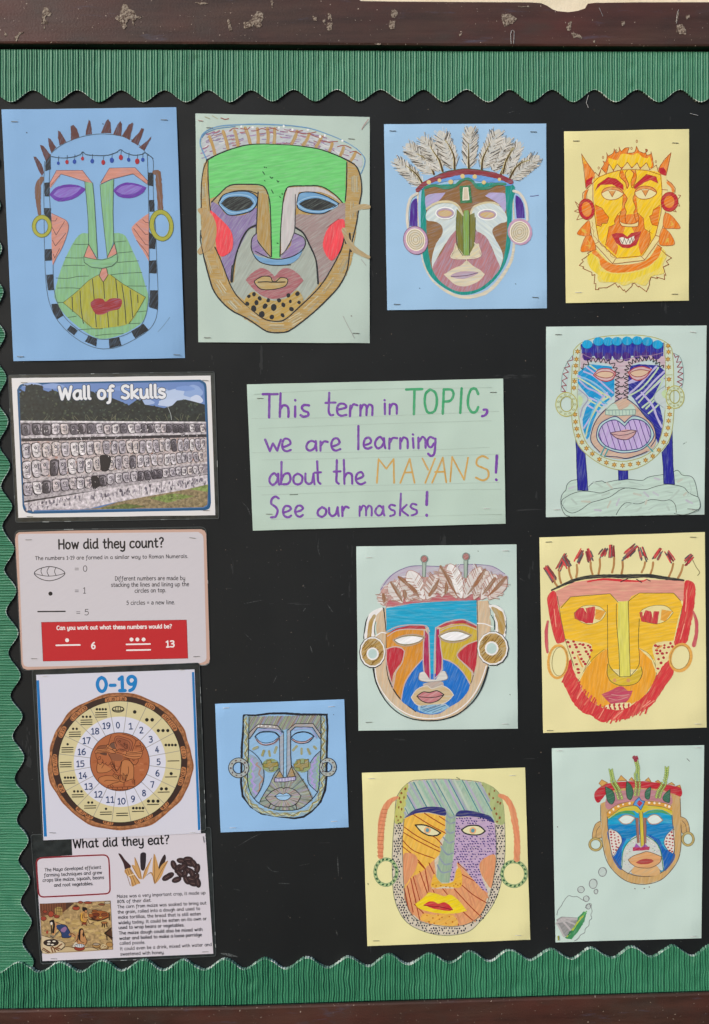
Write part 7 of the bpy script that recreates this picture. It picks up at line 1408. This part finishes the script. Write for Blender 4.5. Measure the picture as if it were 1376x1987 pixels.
for k in range(20):
    x, y = num[k]; s_ = str(k); wd = 34 if len(s_) == 1 else 66
    d.part('numeral'); d.text(s_, x - wd / 2, y + 22, x + wd / 2, y + 20, 31, 8, '173566')
    x, y = pos[k]; d.part('count_mark')
    if k == 0:
        d.O(x, y, 44, 20, c='cec59c'); d.L(ell(x, y, 44, 21, 0, 24), '1c1a1a', 8, 0, 1); d.L([(x - 36, y + 4), (x, y + 12), (x + 36, y + 4)], '1c1a1a', 7); [d.L([(x + q, y - 16), (x + q, y + 8)], '1c1a1a', 6, 0) for q in (-18, 0, 18)]
        continue
    nb, nd = divmod(k, 5); hh = nb * 19 + (22 if nd else 0); yb = y + hh / 2 - (8 if nb else 0); wd = 43 if nb else 0
    if nb == 0: yb = y + 11
    for j in range(nb): d.L([(x - 44, yb - j * 17 + 2), (x + 42, yb - j * 17)], '1c1a1a', 7, 0)
    rr = 14 if k in (1, 2) else (12.5 if k < 4 or 5 < k < 9 else (9.5 if k > 9 else 10.5)); gap = {1: 0, 2: 2.9, 3: 2.9, 4: 2.35}.get(nd, 2.4) * rr
    for j in range(nd): d.O(x + (j - (nd - 1) / 2) * gap, yb - nb * 17 - 3 - (0 if nb else 0) - (4 if nb else 8), rr, rr, c='1c1a1a')
d.part('carved_scribe_disc').F(ell(CX, CY, 226, 222, 0, 56), 'a96848', sm=0); d.L(ell(CX, CY, 226, 222, 0, 56), '3a2420', 5, 0, 1)
for k in range(70):
    a = random.uniform(0, 6.28); r = 210 * math.sqrt(random.random()); d.L([(CX + r * math.cos(a), CY + r * math.sin(a)), (CX + r * math.cos(a) + random.uniform(8, 26), CY + r * math.sin(a) + random.uniform(-5, 5))], random.choice(('a2603f', 'b1714d', '9c5c40', 'b67856')), random.uniform(6, 14), 0)
Y = lambda q: [(412.8 + a[0] * .3858, 491.4 + a[1] * .3858, a[2]) for a in P(q)]
yf = lambda q, c: d.F(Y(q), c)
yf('230,400 320,330 440,310 600,380 620,470 400,460 240,490 200,450', 'b87a54'); yf('230,380 300,330 400,320 420,370 300,390', '84543e'); yf('490,320 520,270 600,270 625,340 600,390 520,370', '6c5044'); yf('460,500 600,480 740,520 720,620 560,620 500,560', '8a5a44')
yf('590,160 700,140 850,200 930,260 940,430 780,430 620,380 580,260', 'a2644a'); yf('640,200 800,220 860,300 850,400 760,380 640,280', '8f5640'); yf('730,640 840,620 950,700 970,900 940,1000 820,1010 700,860', 'b67a52'); yf('250,690 330,680 520,790 470,850 260,860', 'b67a52'); yf('270,960 420,920 660,920 780,1060 480,1110 300,1040', 'b4764f'); yf('820,440 1120,430 1140,470 1100,560 900,590 760,540', 'b87a54'); yf('290,470 430,470 420,520 320,500', '5e4034')
for q in ('520,110 490,200 465,300', '570,260 590,170 640,135 720,150 880,200 935,260 930,330 900,430', '600,270 620,200 650,175 730,190 850,235 890,290 880,380 860,430', '740,95 900,140 1000,210 1000,260 960,360 930,440', '1000,240 1050,210', '1000,330 1080,325 1150,350 1160,400 1130,430', '1000,350 1080,350 1120,375 1110,420', '1070,270 1100,290 1090,325', '820,440 960,465 1130,440 1130,500 1090,570 1000,590 880,580 760,540', '830,490 980,490 1120,475', '790,515 960,545 1090,535', '880,600 940,690 1000,700 1050,640 1050,595', '940,600 960,625 980,610',
          '200,480 195,440 230,400 330,385 450,380 560,420 610,460', '200,480 320,470 430,455 550,480 610,470', '230,430 330,415 440,405', '230,460 360,440 480,430', '230,390 270,340 350,320 440,315', '420,330 450,300 480,330 450,365 420,335', '490,320 520,275 580,262 620,300 625,340', '540,390 580,440 620,410 590,380 545,395', '620,430 660,400 700,390 750,400 820,430 820,480 790,505 700,480 620,450', '690,420 720,395', '720,430 750,405', '745,445 775,420', '650,250 690,220 700,250 670,260', '700,290 760,340 790,270 750,300', '780,320 800,300 840,310 840,370 800,390 780,350', '800,330 820,330 820,365',
          '215,490 220,560 245,600 240,640 300,700 350,655', '350,655 390,690 420,655', '410,690 460,715 500,670 520,640', '260,560 300,540 310,580 280,600 255,585', '340,600 360,640 330,655', '370,700 330,770', '460,480 500,560 540,640 590,760', '500,680 540,760 590,790 620,820', '520,660 550,690 520,700', '540,700 570,720 545,740', '555,740 585,760 560,775', '250,650 230,760 245,850 300,865 440,850 540,790', '570,630 590,740 630,820 690,740 720,640', '590,800 640,860', '530,790 600,870', '730,640 710,740 700,860', '730,640 780,600 880,620 950,700 965,800 960,980', '750,570 850,580 890,620', '855,740 860,850 820,960',
          '260,1020 280,960 400,920 560,925', '380,1030 440,1010 600,1020 700,1040', '560,880 620,900 680,950', '560,880 555,930 620,980 680,985', '590,910 600,940', '620,925 630,955', '650,945 650,975', '665,925 680,1010 780,1050 830,920', '665,925 750,905 830,920', '700,930 710,1000', '735,925 745,1010', '770,925 770,1020', '800,925 795,1030', '690,870 700,900', '740,870 770,885 760,910', '820,890 830,915', '450,1120 500,1100 560,1070 660,1050', '450,1120 460,1160', '500,1110 520,1150', '540,1100 560,1140', '770,1060 770,1130', '820,1030 940,985 980,1020 985,1110', '930,1020 980,1030', '935,1050 980,1055', '940,1080 985,1085',
          '440,1150 700,1145 980,1135', '500,1190 860,1195', '540,1155 540,1190', '640,1150 640,1190', '740,1148 740,1192', '840,1145 840,1185', '600,1195 600,1215', '700,1195 700,1220'):
    d.L(Y(q), '46241a', 4)
d.staples('100,87,0,w 1150,40,0,w 165,1282,1,d 1232,1278,1,w')
d.done()

# ---- counting card
d = Sheet('laminated_card', 'laminated white card headed How did they count? with pink rounded border and red panel', 'poster',
          (20, 1020, 3.440), [(30, 45), (1308, 25), (1330, 925), (75, 958)], 'bf9f92', lam=True, h0=.0014,
          outline=[(58, 44), (400, 33), (1275, 24), (1297, 34), (1308, 55), (1320, 500), (1332, 890), (1325, 915), (1300, 928), (700, 945), (110, 962), (85, 952), (74, 925), (50, 400), (32, 90), (38, 58)])
d.pouch([(28, 32), (1308, 8), (1334, 930), (72, 968)], h=.0008, rr=12)
WH = 'c8c5cc'
d.part('white_panel').F('70,55* 1255,42* 1283,62 1290,90* 1310,885* 1300,905 1270,918* 115,943* 92,932 84,905* 52,85* 55,62', WH)
IK = '1e1c20'
d.part('heading').text('How did they count?', 318, 156, 1028, 143, 42, 11, IK)
d.part('caption').text('The numbers 1-19 are formed in a similar way to Roman Numerals.', 164, 229, 1187, 215, 16, 3.8, '1c1a1e')
d.part('body_text')
for t, x0, y0, x1, y1 in (('Different numbers are made by', 698, 366, 1168, 362), ('stacking the lines and lining up the', 672, 408, 1194, 403), ('circles on top.', 830, 447, 1040, 443), ('5 circles = a new line.', 775, 528, 1100, 524)): d.text(t, x0, y0, x1, y1, 18, 3.8, '1c1a1e', a2=True)
d.part('shell_symbol').L('160,318 190,290 260,273 330,288 365,318 330,350 260,368 195,352', IK, 5, 1, 1); d.L('162,320 210,332 260,337 320,330 363,318', IK, 4); d.LL('210,283 205,305 215,332;260,275 245,305 258,336;305,280 295,305 305,330', IK, 4)
d.part('dot_symbol').O(268, 454, 14, 14, c=IK); d.part('bar_symbol').L('184,574 366,572', IK, 9, 0)
for t, x, y in (('0', 484, 306), ('1', 484, 452), ('5', 494, 597)):
    d.part('equals_sign').LL('%d,%d %d,%d;%d,%d %d,%d' % (x - 52, y - 22, x - 29, y - 22, x - 52, y - 11, x - 29, y - 11), '3a383c', 3.5, 0); d.part('numeral').text(t, x, y, x + (31 if t != '1' else 20), y, 27, 4.2, '2c2a2e')
d.part('red_panel').F('207,645 1177,629 1186,886 219,905', 'bb363b', sm=0); d.L('207,645 1177,629 1186,886 219,905', '7a2a2c', 2.5, 0, 1)
d.sub('caption').text('Can you work out what these numbers would be?', 308, 695, 1080, 684, 17, 6, 'e4dcdc')
d.sub('number_bar').L('306,799 465,796', 'eae4e4', 10, 0); d.sub('number_dot').O(379, 765, 13, 13, c='eae4e4')
for x in (809, 848, 890): d.sub('number_dot').O(x, 760, 13, 13, c='eae4e4')
d.sub('number_bar').L('775,793 933,790', 'eae4e4', 10, 0); d.sub('number_bar').L('777,832 935,829', 'eae4e4', 10, 0)
d.sub('numeral').text('6', 538, 821, 571, 820, 28, 9, 'eae4e4'); d.sub('numeral').text('13', 1036, 811, 1099, 809, 28, 9, 'eae4e4')
d.top.parent = None
d.staples('122,94,-1,d 1216,82,8,d 158,888,0,d 1243,874,-1,d')
d.done()

# ---- photograph of the carved wall
d = Sheet('laminated_sheet', 'laminated photograph sheet titled Wall of Skulls, with rounded dark blue frame', 'poster',
          (0, 710, 3.2), [(72, 76), (1308, 60), (1337, 927), (114, 943)], 'd8d8da', lam=True, h0=.0013)
d.pouch([(50, 57), (1332, 36), (1360, 948), (98, 972)], h=.0007, rr=4)
EX = lambda y, t: y
d.part('blue_frame').F('165,105* 1245,85* 1275,105 1283,130* 1310,850* 1300,885 1270,897* 200,918* 155,905 140,870* 106,150* 125,118', '1f5480')
photo = '170,117* 1235,97* 1262,112 1270,140* 1294,850* 1285,872 1262,882* 205,903* 165,892 152,860* 120,155* 135,128'
d.part('photograph').F(photo, '5c7fb6')
pp = smooth_pts(P(photo), True)
def fi(pts, c, sm=0):
    """area clipped to the photograph (points pulled inside)"""
    q = [(min(1291 - (850 - y) * .033, max(x, 122 + (y - 150) * .043)), y) for x, y, *_ in P(pts)]
    d.F(q, c, sm=sm)
d.sub('sky')
fi('135,125 300,112 700,106 1240,100 1265,130 1275,340 130,340', '6c88bf')
for x, y, rx, ry, c in ((200, 118, 60, 14, '9cb0d8'), (330, 125, 70, 16, '8aa2d2'), (980, 170, 90, 35, '9db4dc'), (1100, 190, 100, 45, 'b4c6e4'), (1200, 160, 60, 40, '8ea8d6'), (1060, 230, 80, 24, 'b9c9e6'), (900, 225, 60, 18, 'a2b6dc'), (1150, 140, 60, 16, '7a98d0'), (760, 140, 60, 16, '7c98d0'), (1220, 210, 40, 28, 'c4d0e8')):
    d.F([(x + (rx * (1 + .18 * math.sin(k * 2.7))) * math.cos(k * .52), y + ry * (1 + .2 * math.sin(k * 3.1)) * math.sin(k * .52)) for k in range(12)], c)
d.sub('treeline').F('122,175 135,150 155,160 160,122 185,116 200,120 225,116 262,122 270,150 300,160 330,150 370,165 400,175 540,150 580,160 620,190 700,200 760,225 800,245 850,210 885,215 900,240 960,250 1020,262 1070,245 1100,215 1150,208 1200,220 1272,240 1276,350 126,342', '1e2526', 'w', sm=0)
tp_ = P('118,175 135,150 155,160 160,122 185,116 200,120 225,116 262,122 270,150 300,160 330,150 370,165 400,175 540,150 580,160 620,190 700,200 760,225 800,245 850,210 885,215 900,240 960,250 1020,262 1070,245 1100,215 1150,208 1200,220 1272,240 1276,335 130,335'); tpp = [(a[0], a[1]) for a in tp_]
for k in range(420):
    x, y = random.uniform(125, 1268), random.uniform(118, 335)
    if inside((x, y), tpp): r = random.uniform(5, 12); d.F([(x + r * random.uniform(.4, 1.1) * math.cos(j), y + r * random.uniform(.4, 1) * math.sin(j)) for j in (0, 1.2, 2.4, 3.6, 4.9)], random.choice(('3a4842', '15191c', '38443c', '232c2c', '1a2022', '414c3c', '2a3232')), sm=0)
for k in range(46):
    i = k % len(tpp[:34]); a = tpp[i]; x, y = a[0] + random.uniform(-18, 18), a[1] + random.uniform(-4, 14)
    if 125 < x < 1260 and y > 112: r = random.uniform(5, 10); d.F([(x + r * math.cos(j), y + r * .8 * math.sin(j)) for j in (0, 1.2, 2.4, 3.6, 4.9)], '1c2324', sm=0)
for k in range(60): x = random.uniform(150, 1240); d.L([(x, 338), (x + random.uniform(-30, 30), random.uniform(296, 325))], random.choice(('4f5546', '6a6a58', '3a4238')), 2.5, 0)
TL = lambda x: (x - 125) / (1285 - 125)
yy = lambda a, b, x: a + (b - a) * TL(x)
d.sub('carved_stone_wall')
lo = [(125, 340), (1280, 348), (1290, 745), (1150, 775), (900, 815), (700, 850), (500, 893), (168, 897), (150, 860)]
d.F(lo, 'a39ba2', 'w', sm=0)
def band(y0, y1, y2, y3, c): d.F([(127 + (y0 - 340) * .045, y0), (1279 + (y1 - 340) * .03, y1), (1279 + (y3 - 340) * .03, y3), (127 + (y2 - 340) * .045, y2)], c, 'w', sm=0)
band(340, 346, 352, 356, 'cfccd2'); band(352, 356, 432, 412, '7f7983'); band(432, 412, 450, 424, 'c0bbc2'); band(450, 424, 470, 442, '2f2b32'); band(470, 442, 712, 602, 'b5a9aa')
band(700, 596, 722, 606, 'b8b2b6'); band(722, 606, 815, 664, '938c95'); band(812, 662, 838, 672, 'a5a0a6'); band(838, 672, 850, 680, '3a353c')
d.F('152,850 700,757 1287,676 1290,745 1150,770 900,812 700,850 560,885 168,895', 'c4bec5', 'w', sm=0)
for k in range(170):
    x = random.uniform(160, 1280); y0, y1 = yy(855, 682, x), yy(905, 740, x); y = random.uniform(y0 + 4, y1 - 6)
    d.L([(x, y), (x + random.uniform(-5, 5), y + random.uniform(6, 16))], random.choice(('6c6874', 'c9c4cc', '8a8490', '55505c', 'd4d0d4')), random.uniform(5, 12), 0)
for k in range(15): x = 180 + 1090 * (k / 15) ** .9; d.L([(x, yy(856, 684, x)), (x - 4, yy(898, 738, x))], '5a5560', 3, 0)
for k in range(80):
    x = random.uniform(140, 1275); y = random.uniform(yy(475, 445, x), yy(700, 594, x)); d.F(ell(x, y, random.uniform(4, 12), random.uniform(4, 9), 0, 6), random.choice(('b29a94', 'a8827a', 'c0b4b4', 'b08c84')), sm=0)
for a0, a1, b0, b1, n, dk in ((356, 360, 432, 408, 24, .5), (478, 448, 572, 522, 26, .22), (588, 530, 700, 590, 27, .2), (726, 610, 810, 658, 27, .24)):
    x = 130
    for k in range(n + 8):
        t = TL(x); w = 62 * (1 - t) + 31 * t
        if x + w > 1280: break
        y0, y1 = yy(a0, a1, x + w / 2), yy(b0, b1, x + w / 2); h = y1 - y0; cx = x + w / 2 + (y0 - 340) * .03; cy = (y0 + y1) / 2 + random.uniform(-2, 2)
        dark = noise.noise(Vector((x * .012, a0 * .1, 2))) * .9 + .42 < dk * .9 + random.uniform(-.12, .12); c = random.choice(('4d4952', '5c5862', '45414a') if dark else ('bcb7c0', 'cbc6cd', 'a8a2ad', 'd6d2d6', 'bfb6ba', 'c9c0c0'))
        sl = 5 * math.sin(k * 1.7) + 3; cy += random.uniform(-3, 3)
        d.F([(cx - w * .5, cy - h * .4), (cx - w * .2, cy - h * .5), (cx + w * .34, cy - h * .47), (cx + w * .40, cy - h * .1), (cx + w * .34 + sl, cy + h * .44), (cx - w * .42 + sl, cy + h * .5), (cx - w * .52, cy)], '29252c', wob=1.2)
        d.F([(cx - w * .38, cy - h * .40), (cx + w * .3, cy - h * .43), (cx + w * .40, cy - h * .05), (cx + w * .28 + sl, cy + h * .42), (cx - w * .3 + sl, cy + h * .44), (cx - w * .41, cy)], c, 'w', wob=1.5); d.F([(cx + w * .1, cy - h * .36), (cx + w * .32, cy - h * .3), (cx + w * .34, cy), (cx + w * .2 + sl, cy + h * .36), (cx + w * .12 + sl, cy + h * .1)], random.choice(('8c8792', '9c96a0', '6e6874')), wob=1.5)
        lt = 'd6d2d8' if not dark else '8a8690'; d.L([(cx - w * .3, cy - h * .3), (cx, cy - h * .37), (cx + w * .26, cy - h * .3)], lt, 3.5)
        d.O(cx - w * .05, cy - h * .14, w * .15, h * .10, c='302c34'); d.O(cx - w * .04, cy - h * .14, w * .06, h * .045, c=lt); d.L([(cx + w * .17, cy - h * .05), (cx + w * .2, cy + h * .1)], '3a3640', 3.5)
        d.L([(cx - w * .2 + sl, cy + h * .16), (cx + w * .18 + sl, cy + h * .14)], '3a3640', 4); d.L([(cx - w * .18 + sl, cy + h * .28), (cx + w * .16 + sl, cy + h * .26)], '4a4650', 3)
        if not dark and random.random() < .5: d.L([(cx - w * .25, cy + h * .05), (cx - w * .2, cy + h * .3)], lt, 4)
        x += w * random.uniform(.86, 1.12)
for q in ('620,560 650,552 685,560 688,600 670,650 630,648', '565,690 605,686 620,740 580,765'): d.F(q, '211e24')
for k in range(620):
    x = random.uniform(135, 1270); y = random.uniform(yy(350, 352, x), yy(835, 670, x)); d.L([(x, y), (x + random.uniform(-8, 8), y + random.uniform(3, 12))], random.choice(('2b2830', 'd8d4da', '3e3a44', 'e0dce0', '6e6876')), random.uniform(1.5, 4), 0)
d.sub('grass').F('1292,735 1150,768 900,812 720,848 620,880 500,893 700,889 1262,878 1288,860', '8a7c60', 'w', sm=0); d.F('1170,765 1290,738 1291,782', '7d9054', 'w', sm=0); d.F('920,820 1080,792 1210,808 1040,850', '76884e', 'w', sm=0); d.F('620,885 780,855 910,872 800,888', '5f6a3e', 'w', sm=0)
gp = [(1290, 740), (1150, 772), (900, 816), (720, 852), (620, 884), (1262, 876), (1286, 860)]
for k in range(170):
    x, y = random.uniform(620, 1288), random.uniform(742, 884)
    if inside((x, y), gp): d.L([(x, y), (x + random.uniform(4, 14), y + random.uniform(-4, 4))], random.choice(('8b7f68', '5a523e', '9d927a', '4c4a34', '7d7a56')), random.uniform(2.5, 5), 0)
d.part('heading').text('Wall of Skulls', 358, 208, 1032, 196, 52, 18, 'dfe2e8', outline=('1c3350', 8))
d.part('scratch').L('1040,250 1060,300 1065,335', 'a9b0b4', 3)
d.staples('150,103,2,d 1275,90,4,d 185,936,1,d 1280,897,-1,d')
d.done()
